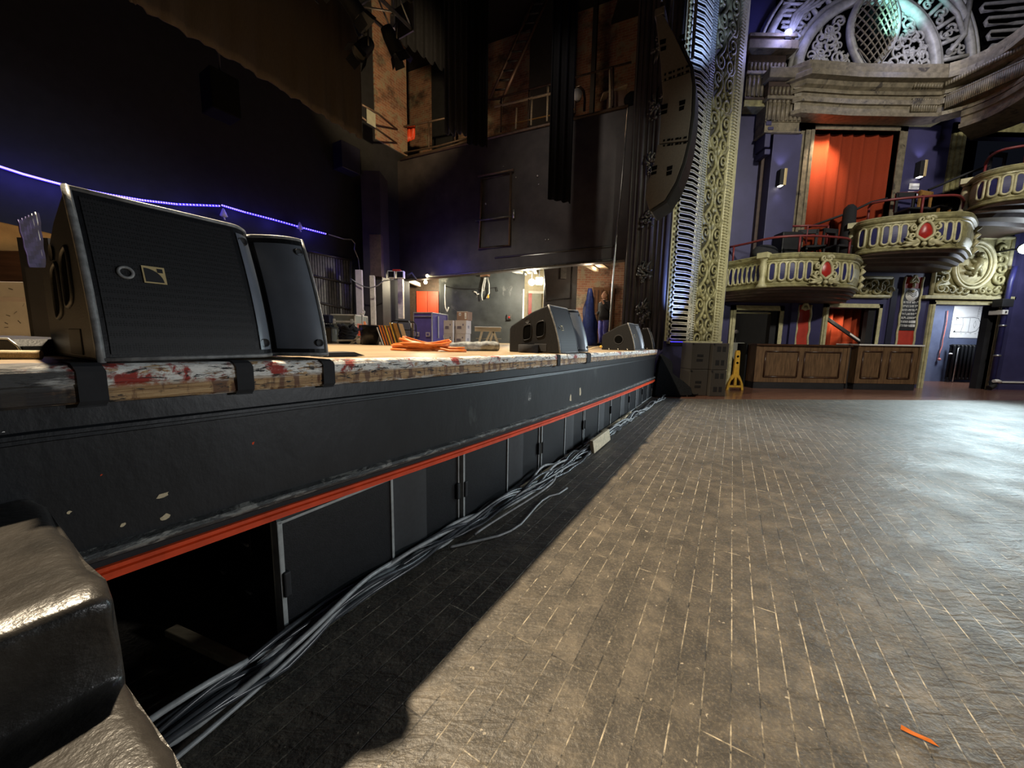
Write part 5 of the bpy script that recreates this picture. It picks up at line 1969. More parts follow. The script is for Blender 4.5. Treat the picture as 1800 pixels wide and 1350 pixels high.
# ---------------------------------------------------------------- the person in the bay
Pp = deck(1060, 11.9)
def person():
    me = bpy.data.meshes.new('person')
    V, E_, Rr = [], [], []

    def add(p, r_, par=None):
        V.append(p)
        Rr.append(r_)
        if par is not None:
            E_.append((par, len(V) - 1))
        return len(V) - 1
    # facing the stage: x is forward (to the left of the picture it becomes -x)
    hip = add((0, 0, 0.90), (0.125, 0.10))
    wa = add((0.0, 0, 1.05), (0.105, 0.085), hip)
    ch = add((0.0, 0, 1.25), (0.135, 0.095), wa)
    sh = add((-0.01, 0, 1.36), (0.11, 0.075), ch)
    nk = add((0.0, 0, 1.43), (0.048, 0.048), sh)
    nk2 = add((0.012, 0, 1.48), (0.045, 0.045), nk)
    for sd in (1, -1):
        th = add((0.0, 0.085 * sd, 0.82), (0.085, 0.085), hip)
        kn = add((0.02, 0.09 * sd, 0.47), (0.055, 0.055), th)
        cf = add((0.0, 0.09 * sd, 0.30), (0.055, 0.05), kn)
        an = add((-0.01, 0.095 * sd, 0.08), (0.036, 0.036), cf)
        add((0.06, 0.10 * sd, 0.035), (0.040, 0.03), an)
        add((0.14, 0.105 * sd, 0.028), (0.034, 0.024), len(V) - 1)
    # arms: one hand lifted to the chin, the other low in front
    s1 = add((0.0, 0.17, 1.335), (0.06, 0.055), sh)
    e1 = add((0.06, 0.22, 1.10), (0.045, 0.045), s1)
    w1 = add((0.15, 0.10, 1.30), (0.027, 0.027), e1)
    s2 = add((0.0, -0.17, 1.335), (0.06, 0.055), sh)
    e2 = add((-0.04, -0.21, 1.08), (0.045, 0.045), s2)
    w2 = add((0.14, -0.17, 0.98), (0.027, 0.027), e2)
    h1 = add((0.165, 0.07, 1.37), (0.030, 0.016), w1)
    h2 = add((0.21, -0.155, 0.975), (0.030, 0.016), w2)
    for h, dv in ((h1, Vector((0.2, -0.35, 0.9))), (h2, Vector((0.95, 0.1, -0.1)))):
        b0 = Vector(V[h])
        dv = dv.normalized()
        sdv = dv.cross(Vector((0.3, 0.9, 0.3))).normalized()
        for f in range(4):
            ln = (0.062, 0.072, 0.068, 0.052)[f]
            o_ = b0 + sdv * (f - 1.5) * 0.017 + dv * 0.03
            k1 = add(tuple(o_), (0.0085, 0.0085), h)
            k2 = add(tuple(o_ + dv * ln * 0.55), (0.0078, 0.0078), k1)
            add(tuple(o_ + dv * ln * 0.9 + Vector((0, 0.012, -0.012))), (0.0065, 0.0065), k2)
        t1 = add(tuple(b0 + sdv * -0.038 + dv * 0.0), (0.009, 0.009), h)
        add(tuple(b0 + sdv * -0.055 + dv * 0.035), (0.0075, 0.0075), t1)
    me.from_pydata(V, E_, [])
    o_ = bpy.data.objects.new('person', me)
    COL.objects.link(o_)
    sk = o_.modifiers.new('skin', 'SKIN')
    for i, r_ in enumerate(Rr):
        me.skin_vertices[0].data[i].radius = r_
    me.skin_vertices[0].data[0].use_root = True
    su = o_.modifiers.new('sub', 'SUBSURF')
    su.levels = su.render_levels = 1
    me.materials.append(K['skin'])
    return o_


pe = person()
pe.location = Pp
pe.rotation_euler = (0, 0, R(212))
pe.scale = (1.12, 1.12, 1.02)
setp(pe, 'person in black with light brown hair, hand raised to chin, by the blue tarpaulin', 'person')
# head
hb = MB()
stn = []
for i in range(13):
    k = i / 12
    z = 1.455 + 0.225 * k
    w = 0.078 * math.sin(min(1, (k * 0.86 + 0.13)) * math.pi) ** 0.6
    fr = 0.098 * math.sin(min(1, (k * 0.80 + 0.18)) * math.pi) ** 0.55
    row = []
    for q_ in range(20):
        a = 2 * math.pi * q_ / 20
        x, y = fr * math.cos(a), w * math.sin(a)
        if math.cos(a) > 0.9:
            x += 0.022 * math.exp(-((z - 1.555) / 0.016) ** 2) + 0.008 * math.exp(-((z - 1.515) / 0.010) ** 2) - 0.006 * math.exp(-((z - 1.59) / 0.01) ** 2)
        row.append((0.02 + x, y, z))
    stn.append(row)
hb.sweep(stn, True, True)
hd = obj('head', hb, K['skin'], pe)
for sd in (1, -1):
    obj('eye', MB().ball((0.102, 0.030 * sd, 1.583), 0.011, 8, 6), K['black'], hd)
    obj('ear', MB().ball((0.015, 0.078 * sd, 1.565), 0.03, 8, 6, (0.7, 0.3, 1.0)), K['skin'], hd)
obj('mouth', MB().box(0.098, 0.112, -0.022, 0.022, 1.512, 1.519), K['crimson'], hd)
b = MB()
stn = []
for i in range(12):
    k = i / 11
    z = 1.70 - 0.36 * k
    w = 0.092 * min(1.0, 0.35 + 2.4 * k) * (1 - 0.25 * k)
    row = []
    for q_ in range(18):
        a = 2 * math.pi * q_ / 18
        x = 0.105 * min(1.0, 0.35 + 2.4 * k) * math.cos(a)
        cut = 0.045 if z < 1.62 else 0.118
        row.append((min(cut, x) - 0.004 - (0.03 * k if k > 0.6 else 0), w * math.sin(a) * 1.05, z))
    stn.append(row)
b.sweep(stn, True, True)
obj('hair', b, K['hair'], pe, sub=1)
def tubey(rows, name, mat):
    b_ = MB()
    b_.sweep([[Vector((cx + rx * math.cos(a), cy + ry * math.sin(a), z)) for a in [2 * math.pi * q_ / 18 for q_ in range(18)]] for cx, cy, z, rx, ry in rows], True, True)
    return obj(name, b_, mat, pe)
tubey([(0, 0, 0.80, 0.14, 0.19), (0, 0, 0.95, 0.132, 0.18), (0, 0, 1.06, 0.118, 0.155), (0, 0, 1.2, 0.130, 0.18), (0, 0, 1.33, 0.115, 0.20), (0, 0, 1.40, 0.075, 0.12), (0, 0, 1.43, 0.06, 0.065)], 'jumper', K['blackcloth'])
for a, c, d, nm in (((0.0, 0.16, 1.36), (0.06, 0.22, 1.10), (0.14, 0.11, 1.28), 'sleeve'), ((0.0, -0.16, 1.36), (-0.04, -0.21, 1.08), (0.12, -0.172, 0.985), 'sleeve')):
    obj(nm, MB().tube([a, Vector(a).lerp(Vector(c), 0.5), c, Vector(c).lerp(Vector(d), 0.5), d], [0.072, 0.066, 0.058, 0.05, 0.042], 12), K['blackcloth'], pe)
for sd in (1, -1):
    obj('trouser_leg', MB().tube([(0, 0.075 * sd, 0.90), (0.0, 0.085 * sd, 0.80), (0.02, 0.09 * sd, 0.47), (0.0, 0.09 * sd, 0.30), (-0.01, 0.095 * sd, 0.09)], [0.10, 0.10, 0.075, 0.07, 0.06], 12), K['jeans'], pe)
    obj('shoe', MB().tube([(-0.05, 0.095 * sd, 0.045), (0.03, 0.10 * sd, 0.05), (0.12, 0.105 * sd, 0.036), (0.17, 0.108 * sd, 0.028)], [0.042, 0.047, 0.042, 0.026], 10), K['black'], pe)
light('bay_passage_light', 'POINT', at(1052, 500, 11.0) + Vector((-0.35, -0.2, 0.3)), 20, (1.0, 0.78, 0.55), size=0.1)
r = thing('cable_stand', 'small stand with a pale yellow base beside the third monitor', 'stand', deckpt(1050, 616))
obj('stand_arm', MB().tube([(-0.16, 0, 0.0), (-0.06, 0, 0.04), (0.05, 0, 0.06)], 0.008, 6), K['pine'], r)
obj('stand_knob', MB().ball((0.05, 0, 0.055), 0.022, 10, 7), K['yellow'], r)
# ================================================================ line array and proscenium
SA = 6.6
LA = S(SA, 0)
def la(px, py):
    p_ = onplane(px, py, LA, EV)
    return st(p_)[1], p_.z


ori = S(SA, 0.4, la(1145, 372)[1])
r = thing('line_array', 'curved hanging loudspeaker array with taupe end panels before the gilded column', 'speaker', ori)
boxes = [
    ([(1152, 26), (1163, 20), (1185, 60), (1213, 118), (1214, 125), (1163, 143), (1161, 110)], 'upper'),
    ([(1163, 144.5), (1214, 126.5), (1217, 150), (1215, 200), (1209, 247), (1158, 252.5), (1161, 215), (1165, 170)], 'mid'),
    ([(1156, 254), (1209, 249), (1200, 285), (1187, 320), (1168, 352), (1141, 369), (1135, 347), (1137, 322), (1147, 300)], 'low'),
]
FA = 0.55
holes = [[(1166, 73, 10, 8), (1167, 85, 9, 7), (1200, 64, 9, 7), (1201, 75, 9, 7)],
         [(1169, 187, 10, 8), (1168, 197, 10, 6), (1200, 180, 10, 8), (1199, 190, 8, 7)],
         [(1151, 295, 9, 7), (1150, 304, 9, 5), (1178, 295, 9, 7), (1177, 304, 9, 7)]]
for (poly, nm), hs in zip(boxes, holes):
    pp = [la(x, y) for x, y in poly]
    b = MB().prism(pp, lambda a_, c_, d_: S(SA + d_, a_, c_) - ori, 0, FA)
    c_o = obj('cabinet', b, K['arrayd'], r, 0.01)
    for (x, y, w_, h_) in hs:
        q4 = [la(x - w_ / 2 - 1, y - h_ / 2 + 2), la(x + w_ / 2, y - h_ / 2 - 1), la(x + w_ / 2 - 1, y + h_ / 2 - 1), la(x - w_ / 2 - 1, y + h_ / 2 + 2)]
        obj('handle_slot', MB().prism(q4, lambda a_, c_, d_: S(SA + d_, a_, c_) - ori, -0.008, 0.004), K['void'], c_o)
b = MB()
front = [(1190, 62), (1214, 118), (1218, 150), (1216, 200), (1209, 249), (1200, 287), (1187, 322), (1168, 354), (1142, 371)]
stn = []
for x, y in front:
    a_, c_ = la(x, y)
    stn.append([S(SA - 0.005, a_, c_) - ori, S(SA - 0.005, a_ + 0.05, c_ - 0.03) - ori, S(SA + FA, a_ + 0.05, c_ - 0.03) - ori, S(SA + FA, a_, c_) - ori])
b.sweep(stn, True)
obj('front_grille', b, K['grille'], r, 0.01)
b = MB()
for x0, y0, x1, y1 in ((1170, 134, 1208, 120), (1168, 250, 1204, 245)):
    for k in range(6):
        for dy in (-4, 5):
            u_ = la(x0 + (x1 - x0) * k / 5, y0 + (y1 - y0) * k / 5 + dy + (1 if dy < 0 else 1))
            b.obox(S(SA - 0.012, u_[0] - 0.02, u_[1] - 0.015) - ori, EV * 0.015, NV * (0.05 if k % 2 else 0.028), Vector((0, 0, 0.028)))
obj('rigging_plate', b, K['void'], r)
b = MB()
a_, c_ = la(1160, 20)
b.tube([S(SA + 0.5, a_ + 0.1, c_) - ori, S(SA + 0.5, a_ + 0.1, 11.9) - ori], 0.03, 8)
b.tube([S(SA + 0.5, a_ + 0.5, c_ - 0.6) - ori, S(SA + 0.5, a_ + 0.5, 11.9) - ori], 0.03, 8)
obj('hanging_chain', b, K['greymetal'], r)
b = MB().obox(S(SA - 0.01, la(1151, 24)[0], la(1151, 30)[1]) - ori, EV * 0.5, NV * 0.16, Vector((0, 0, 0.12)))
obj('bumper_frame', b, K['arrayd'], r, 0.01)

# pilaster plane
PL = at(1166, 600, 8.5)
PR = at(1264, 600, 9.75)
PU = Vector((PR.x - PL.x, PR.y - PL.y, 0))
PW = PU.length
PU = PU.normalized()
PN = Vector((PU.y, -PU.x, 0))
def pil(px, py):
    p_ = onplane(px, py, PL, PN)
    return (p_ - PL).dot(PU)
def PP(u, z, d=0.0):
    return Vector((PL.x, PL.y, 0)) + PU * u + PN * d + Vector((0, 0, z))


u0, u1, u2, u3, u4, u5 = [pil(x, 600) for x in (1166, 1171.5, 1205, 1213, 1247, 1258)]
Z0, Z1 = at(1200, 600, 9.0).z, 11.3
pr = structroot('wall_proscenium')
obj('backing', MB().obox(PP(0, 0, 0), PU * PW, PN * -0.3, Vector((0, 0, Z1))), K['purple'], pr, kind='structure')
b = MB()
b.obox(PP(u1, Z0, 0.005), PU * (u2 - u1), PN * 0.01, Vector((0, 0, Z1 - Z0)))
obj('niche', b, K['void'], pr)
b = MB()
pitch = 0.128
z = Z0 + 0.05
while z < Z1:
    pts = []
    hh = 0.044
    ua, ub = u1 - 0.02, u2 - 0.09
    for k in range(9):
        a = -math.pi / 2 + math.pi * k / 8
        pts.append(PP(ub + hh * math.cos(a), z + hh + hh * math.sin(a), 0.10))
    pts.append(PP((ua + ub) / 2, z + 2 * hh, 0.15))
    for k in range(9):
        a = math.pi / 2 + math.pi * k / 8
        pts.append(PP(ua + hh + hh * math.cos(a), z + hh + hh * math.sin(a), 0.10))
    pts.append(PP((ua + ub) / 2, z, 0.15))
    b.tube(pts, 0.0155, 6, True)
    z += pitch
obj('looped_moulding', b, K['coil'] if 'coil' in K else K['goldlight'], pr)
def strip(name, ua, ub, mat, d, ridges, rmat=None):
    b_ = MB()
    n__ = 7
    prof_ = [(ua + (ub - ua) * k / n__, d * math.sin(math.pi * k / n__) + 0.02) for k in range(n__ + 1)]
    b_.sweep([[PP(u, zz, dd) for u, dd in prof_] for zz in (Z0, Z1)], smooth=True)
    o__ = obj(name, b_, mat, pr)
    if ridges:
        b2 = MB()
        zz = Z0 + 0.03
        while zz < Z1:
            w_ = ub - ua
            b2.obox(PP(ua + 0.15 * w_, zz, 0.02), PU * w_ * 0.7, PN * (d + 0.012), Vector((0, 0, ridges * 0.5)))
            zz += ridges
        obj(name + '_ribs', b2, rmat or mat, o__)
    return o__


strip('rope_moulding', u0, u1, K['goldlight'], 0.05, 0.11, K['gold'])
strip('bead_moulding', u2 - 0.02, u3, K['silver'] if 'silver' in K else K['goldlight'], 0.06, 0.055)
strip('bead_moulding', u4 + 0.02, u5, K['goldlight'], 0.07, 0.07)
obj('outer_fillet', MB().obox(PP(u5, Z0, 0.0), PU * (PW - u5), PN * 0.05, Vector((0, 0, Z1 - Z0))), K['goldlight'], pr)
obj('base_fillet', MB().obox(PP(u1, Z0 - 0.06, 0.0), PU * (PW - u1), PN * 0.09, Vector((0, 0, 0.075))), K['goldlight'], pr, 0.01)
b = MB().obox(PP(u3, Z0, 0.0), PU * (u4 - u3), PN * 0.03, Vector((0, 0, Z1 - Z0)))
obj('frieze_ground', b, K['gold2'], pr)
b = MB()
for uu in (u3 + 0.03, u4 - 0.02):
    b.tube([PP(uu, Z0 + 0.05, 0.04), PP(uu, Z1, 0.04)], 0.03, 6)
obj('frieze_border', b, K['gold'], pr)
# running scrolls of the frieze
b = MB()
uc, hw = (u3 + u4) / 2, (u4 - u3) / 2 - 0.09
per = 0.84
zz = Z0 + 0.12
def vine(sd):
    pts = []
    n__ = int((Z1 - zz0) / 0.05)
    for k in range(n__):
        z = zz0 + 0.05 * k
        ph_ = 2 * math.pi * (z - zz0) / per
        pts.append(PP(uc + sd * hw * (0.52 - 0.40 * math.cos(ph_) * (1 if math.cos(ph_) > 0 else 0.95)), z + 0.05 * math.sin(ph_), 0.05))
    return pts


def curl(u, z, rr, a0, hand, turns, th):
    n__ = 18
    return [PP(u + rr * (1 - 0.86 * k / n__) * math.cos(a0 + hand * turns * 6.283 * k / n__), z + rr * (1 - 0.86 * k / n__) * math.sin(a0 + hand * turns * 6.283 * k / n__), 0.05 + 0.03 * k / n__) for k in range(n__ + 1)]


zz0 = Z0 + 0.02
for sd in (1, -1):
    b.tube(vine(sd), 0.040, 6)
zz = zz0
while zz < Z1:
    for sd in (1, -1):
        b.tube(curl(uc + sd * hw * 0.60, zz + 0.50 * per, 0.20, math.pi / 2 - sd * 1.4, -sd, 1.5, 0.03), [0.042 - 0.022 * k / 18 for k in range(19)], 6)
        b.tube(curl(uc + sd * hw * 0.72, zz + 0.06 * per, 0.17, -math.pi / 2 - sd * 0.3, sd, 1.4, 0.03), [0.036 - 0.018 * k / 18 for k in range(19)], 6)
        b.tube([PP(uc + sd * hw * 0.15, zz + 0.12 * per, 0.05), PP(uc + sd * hw * 0.38, zz + 0.24 * per, 0.07), PP(uc + sd * hw * 0.30, zz + 0.36 * per, 0.05)], [0.02, 0.05, 0.01], 6)
        b.tube([PP(uc + sd * hw * 0.92, zz + 0.25 * per, 0.04), PP(uc + sd * hw * 1.0, zz + 0.34 * per, 0.06), PP(uc + sd * hw * 0.94, zz + 0.44 * per, 0.04)], [0.02, 0.045, 0.01], 6)
        b.ball(PP(uc + sd * hw * 0.96, zz + 0.80 * per, 0.05), 0.032, 7, 5)
    b.ball(PP(uc, zz + 0.72 * per, 0.06), 0.05, 9, 6, (1, 1, 1.3))
    b.tube([PP(uc, zz + 0.16 * per, 0.05), PP(uc, zz + 0.30 * per, 0.08), PP(uc, zz + 0.44 * per, 0.05)], [0.015, 0.06, 0.012], 7)
    zz += per
obj('frieze_scrolls', b, K['gold'], pr)
# dark carved jamb on the stage side
Q0 = at(1091, 600, 9.35)
JU = Vector((Q0.x - PL.x, Q0.y - PL.y, 0))
JW = JU.length
JU = JU.normalized()
JN = Vector((-JU.y, JU.x, 0))
if JN.y > 0:
    JN = -JN
def JJ(u, z, d=0.0):
    return Vector((PL.x, PL.y, 0)) + JU * u + JN * d + Vector((0, 0, z))


zj = deckz(PL)
jb = structroot('wall_jamb')
obj('jamb_face', MB().obox(JJ(0, zj, 0), JU * JW, JN * -0.25, Vector((0, 0, Z1 - zj))), K['blackwall'], jb, kind='structure')
b = MB()
for k in range(9):
    u = JW * (0.05 + 0.9 * k / 8)
    b.tube([JJ(u, zj, 0.0), JJ(u, Z1, 0.0)], 0.05 if k % 3 == 0 else 0.025, 6)
obj('jamb_ribs', b, K['blackwall'], jb)
b = MB()
for zc_ in (1.85, 2.75, 4.0, 5.2, 6.4, 7.6, 8.8):
    for k in range(26):
        a = random.uniform(0, 2 * math.pi)
        rr = random.uniform(0.03, 0.24)
        b.ball(JJ(JW * 0.46 + rr * math.cos(a) * 0.8, zc_ + rr * math.sin(a) * 1.25, 0.05 + random.uniform(0, 0.04)), random.uniform(0.02, 0.045), 7, 5, (1, 1, 0.8))
    for k in range(9):
        a = random.uniform(0, 6.28)
        r0_, r1_ = random.uniform(0.02, 0.12), random.uniform(0.14, 0.30)
        b.tube([JJ(JW * 0.46 + r0_ * math.cos(a), zc_ + r0_ * math.sin(a), 0.06), JJ(JW * 0.46 + 0.7 * r1_ * math.cos(a + 0.3), zc_ + 0.8 * r1_ * math.sin(a + 0.3), 0.08), JJ(JW * 0.46 + r1_ * 0.8 * math.cos(a + 0.6), zc_ + 1.3 * r1_ * math.sin(a + 0.6), 0.04)], [0.02, 0.035, 0.008], 6)
obj('jamb_flowers', b, K['jambf'] if 'jambf' in K else K['greymetal'], jb)

# ================================================================ side wall of the hall
YW = 10.2
def WX(px, py=600, Y=YW):
    return at(px, py, Y).x
def WZ(px, py, Y=YW):
    return at(px, py, Y).z


xL, xR = PR.x - 0.1, 15.5
holes_ = [
    (WX(1287, 600), WX(1363, 600), 0.0, WZ(1325, 546)),
    (WX(1447, 600), WX(1534, 600), 0.0, WZ(1490, 541)),
    (WX(1630, 600), WX(1741, 600), 0.0, WZ(1690, 536)),
    (WX(1417, 320), WX(1563, 320), 3.2, WZ(1490, 233)),
    (WX(1680, 300), 15.6, 4.6, WZ(1700, 236)),
]


def wall_holes(x0, x1, z0, z1, hs, y0, y1):
    xs_ = sorted({x0, x1, *[min(x1, max(x0, h[0])) for h in hs], *[min(x1, max(x0, h[1])) for h in hs]})
    zs_ = sorted({z0, z1, *[h[2] for h in hs if h[2] > z0], *[h[3] for h in hs]})
    b_ = MB()
    for xa, xb in zip(xs_, xs_[1:]):
        for za, zb_ in zip(zs_, zs_[1:]):
            xm, zm = (xa + xb) / 2, (za + zb_) / 2
            if any(h[0] < xm < h[1] and h[2] < zm < h[3] for h in hs):
                continue
            b_.box(xa, xb, y0, y1, za, zb_)
    return b_


struct('wall_hall', wall_holes(xL, xR, 0, 11.3, holes_, YW, YW + 0.3), K['purple'])
# short return between column and wall
b = MB().obox(Vector((PR.x, PR.y, 0)), Vector((0.1, YW - PR.y + 0.1, 0)), Vector((0.06, 0, 0)), Vector((0, 0, 11.3)))
struct('wall_return', b, K['purple'])
# rooms behind
b = MB().box(3.0, 16.0, 13.6, 13.7, 0, 11.3)
struct('wall_rear', b, K['void'])
struct('ceiling_box', MB().box(5.0, 18, YW + 0.3, 13.6, 2.62, 2.9), K['black'])
struct('ceiling_upper_box', MB().box(5.0, 16, YW + 0.3, 13.6, 8.6, 8.8), K['black'])
struct('ceiling_hall', MB().box(3.0, 16, 6.0, 13.6, 11.3, 11.4), K['black'])
xa, xb = 11.0, 17.0
struct('wall_corridor', MB().box(xa, xb, 12.2, 12.3, 0, 2.62), K['corridor'])
struct('partition_corridor', MB().box(WX(1622, 600) - 0.3, WX(1622, 600) - 0.2, YW + 0.3, 12.2, 0, 2.62), K['corridor'])
struct('partition_corridor', MB().box(16.6, 16.7, YW + 0.3, 12.2, 0, 2.62), K['corridor'])
struct('partition_box', MB().box(WX(1620, 600) - 0.1, WX(1620, 600), YW + 0.3, 13.6, 2.9, 8.6), K['black'])
struct('partition_bar', MB().box(WX(1405, 600), WX(1405, 600) + 0.1, YW + 0.3, 13.6, 0, 2.62), K['black'])
light('corridor_light', 'AREA', (14.2, 11.2, 2.58), 75, (0.86, 0.93, 1.0), (14.2, 11.3, 0), 0.5)


def door_frame(name, x0, x1, zt_, w, mat, Y=YW, proud=0.07, z0=0.0, bottom=False):
    b_ = MB()
    for k, (ww, dd) in enumerate(((w, proud * 0.6), (w * 0.62, proud), (w * 0.3, proud * 0.75))):
        o__ = 0.0
        b_.box(x0 - ww, x0 + 0.0, Y - dd, Y + 0.02, z0, zt_ + ww)
        b_.box(x1, x1 + ww, Y - dd, Y + 0.02, z0, zt_ + ww)
        b_.box(x0 - ww, x1 + ww, Y - dd, Y + 0.02, zt_, zt_ + ww)
        if bottom:
            b_.box(x0 - ww, x1 + ww, Y - dd, Y + 0.02, z0 - ww, z0)
    return struct(name, b_, mat)


h = holes_
door_frame('door_1', h[0][0], h[0][1], h[0][3], 0.13, K['goldlight'])
door_frame('door_2', h[1][0], h[1][1], h[1][3], 0.11, K['goldlight'])
door_frame('door_3', h[2][0], h[2][1], h[2][3], 0.11, K['goldlight'])
b = MB()
w_ = 0.30
for ww, dd in ((w_, 0.05), (w_ * 0.72, 0.10), (w_ * 0.5, 0.07), (w_ * 0.28, 0.12)):
    x0, x1, z0, zt_ = h[3]
    b.box(x0 - ww, x0, YW - dd, YW + 0.1, z0, zt_ + ww)
    b.box(x1, x1 + ww, YW - dd, YW + 0.1, z0, zt_ + ww)
    b.box(x0 - ww, x1 + ww, YW - dd, YW + 0.1, zt_, zt_ + ww)
struct('trim_box_opening', b, K['golddull'])
b = MB()
for ww, dd in ((0.26, 0.05), (0.18, 0.10), (0.08, 0.13)):
    x0, x1, z0, zt_ = h[4]
    b.box(x0 - ww, x0, YW - dd, YW + 0.1, z0, zt_ + ww)
    b.box(x0 - ww, x1, YW - dd, YW + 0.1, zt_, zt_ + ww)
struct('trim_upper_opening', b, K['gold'])
# black door reveal in door 3
struct('door_4', MB().box(WX(1731, 600), WX(1741, 600), YW + 0.02, YW + 0.16, 0, h[2][3] - 0.02), K['black'])
struct('door_5', MB().box(WX(1352, 600), WX(1362, 600), YW + 0.02, YW + 0.16, 0, h[0][3] - 0.02), K['black'])
struct('trim_doorhead', MB().box(h[0][0], h[0][1], YW + 0.05, YW + 0.1, h[0][3] - 0.08, h[0][3] - 0.045), K['goldlight'])


def drape(name, lab, x0, x1, z0, z1, Y, mat, folds, depth=0.07, group=None, gap=None):
    ori_ = Vector(((x0 + x1) / 2, Y, z0))
    b_ = MB()
    stn_ = []
    n__ = folds * 8
    ph = random.uniform(0, 6)
    for i in range(n__ + 1):
        k = i / n__
        x = x0 + (x1 - x0) * k
        f_ = k * folds * 2 * math.pi + 0.9 * math.sin(k * folds * 1.3 + ph)
        yy = depth * (abs(math.sin(f_ / 2)) ** 0.7 * 2 - 1)
        stn_.append([(x - ori_.x, yy * 1.0 + 0.01 * math.sin(3 * k * folds), 0), (x - ori_.x, yy * 0.95, (z1 - z0) * 0.5), (x - ori_.x, yy * 0.8, z1 - z0)])
    b_.sweep(stn_, smooth=True)
    o__ = obj(name, b_, mat, label=lab, cat='curtain', group=group)
    o__.location = ori_
    o__.modifiers.new('thick', 'SOLIDIFY').thickness = 0.012
    return o__


drape('curtain', 'tall red orange curtain closing the upper box, lit from one side', h[3][0] - 0.2, h[3][1] + 0.6, 3.25, h[3][3] + 0.12, YW + 0.09, K['curtain'], 9, 0.06)
drape('curtain', 'red curtain in the low doorway behind the wooden bar', h[1][0] - 0.1, h[1][1] + 0.5, 0.02, h[1][3] + 0.1, YW + 0.45, K['curtain'], 7, 0.13)
light('box_curtain_light', 'SPOT', (h[3][0] + 0.35, YW - 0.45, h[3][3] + 0.0), 230, (1.0, 0.74, 0.48), ((h[3][0] * 0.86 + h[3][1] * 0.14), YW + 0.3, 5.6), 0.05, 84, 1.0)
light('bar_curtain_light', 'SPOT', (h[1][0] + 0.5, YW + 0.08, h[1][3] - 0.06), 40, (1.0, 0.82, 0.6), (h[1][0] + 0.6, YW + 0.35, 1.2), 0.05, 110, 0.8)
# dark bar screen leaning across door 2
b = MB()
p0, p1 = at(1449, 552, YW + 0.2), at(1518, 600, YW + 0.2)
b.obox(p0, p1 - p0, (0, 0.06, 0), (0, 0, -0.11))
so = obj('handrail', b, K['black'], shift=tuple(p0), label='black handrail slanting across the red curtained doorway', cat='handrail', bevel=0.01)
b = MB()
d_ = (p1 - p0)
b.obox(d_ * 0.66 + Vector((0, -0.006, -0.02)), d_ * 0.34, (0, 0.01, 0), (0, 0, -0.05))
obj('white_end', b, K['white'], so)
struct('door_6', MB().box(WX(1522, 600), WX(1534, 600), YW + 0.04, YW + 0.16, 0, h[1][3]), K['black'])

# ---------------------------------------------------------------- mouldings of the upper wall
def zrow(px, ys, Y):
    return [at(px, y, Y).z for y in ys]


# centre entablature, swept in plan
plan = [(1398, 10.12), (1399, 9.72), (1412, 9.66), (1500, 9.75), (1600, 9.75), (1656, 9.72), (1664, 9.66), (1682, 9.56), (1700, 9.44), (1720, 9.28), (1740, 9.10), (1760, 8.90), (1780, 8.68), (1800, 8.44), (1830, 8.05), (1860, 7.65), (1920, 6.9)]
def planpt(px, Y):
    p_ = at(px, 140, Y)
    return Vector((p_.x, p_.y, 0))
PLN = [planpt(*q_) for q_ in plan]


def cornice(name, pts, prof_, mat):
    """prof_: (outward, z)."""
    stn_ = []
    for i, p_ in enumerate(pts):
        a = pts[max(0, i - 1)]
        c = pts[min(len(pts) - 1, i + 1)]
        d = (c - a).normalized()
        n__ = Vector((d.y, -d.x, 0))
        stn_.append([p_ + n__ * o__ + Vector((0, 0, z__)) for o__, z__ in prof_])
    b_ = MB()
    b_.sweep(stn_)
    return struct(name, b_, mat)


zs = zrow(1560, (118, 128, 138, 142, 151, 157, 163, 169, 175, 181, 198, 206), 9.75)
cornice('trim_cornice', PLN, [(-0.5, zs[0] + 0.03), (0.02, zs[0]), (0.16, zs[0] - 0.03), (0.14, zs[1]), (0.22, zs[1] - 0.02), (0.20, zs[2]), (0.26, zs[3] + 0.02), (0.26, zs[4] + 0.02), (0.12, zs[4]), (0.08, zs[5]), (0.0, zs[6] + 0.03)], K['golddull'])
cornice('trim_architrave', PLN, [(0.0, zs[6] + 0.03), (0.05, zs[6]), (0.05, zs[7]), (0.0, zs[7]), (-0.01, zs[8]), (0.03, zs[8] - 0.02), (0.03, zs[9] - 0.05), (-0.02, zs[9] - 0.06), (-0.02, zs[10]), (0.04, zs[10] - 0.02), (0.04, zs[11]), (-0.3, zs[11] - 0.02)], K['golddull'])
# dentils and reeded friezes
def reeds(name, pts_fn, n_, zlo, zhi, rad, mat, parent=None, dent=False):
    b_ = MB()
    for k in range(n_):
        p_, nn = pts_fn((k + 0.5) / n_)
        if dent:
            b_.tube([p_ + Vector((0, 0, zlo)), p_ + Vector((0, 0, (zlo + zhi) / 2)), p_ + Vector((0, 0, zhi))], [rad * 0.7, rad, rad * 1.15], 7)
        else:
            b_.tube([p_ + Vector((0, 0, zlo)), p_ + Vector((0, 0, zhi))], rad, 6)
            b_.ball(p_ + Vector((0, 0, zhi)), rad * 1.25, 7, 5)
    return struct(name, b_, mat)


def line(p0, p1, off=0.0):
    d = (p1 - p0).normalized()
    nn = Vector((d.y, -d.x, 0))
    return lambda k: (p0.lerp(p1, k) + nn * off, nn)


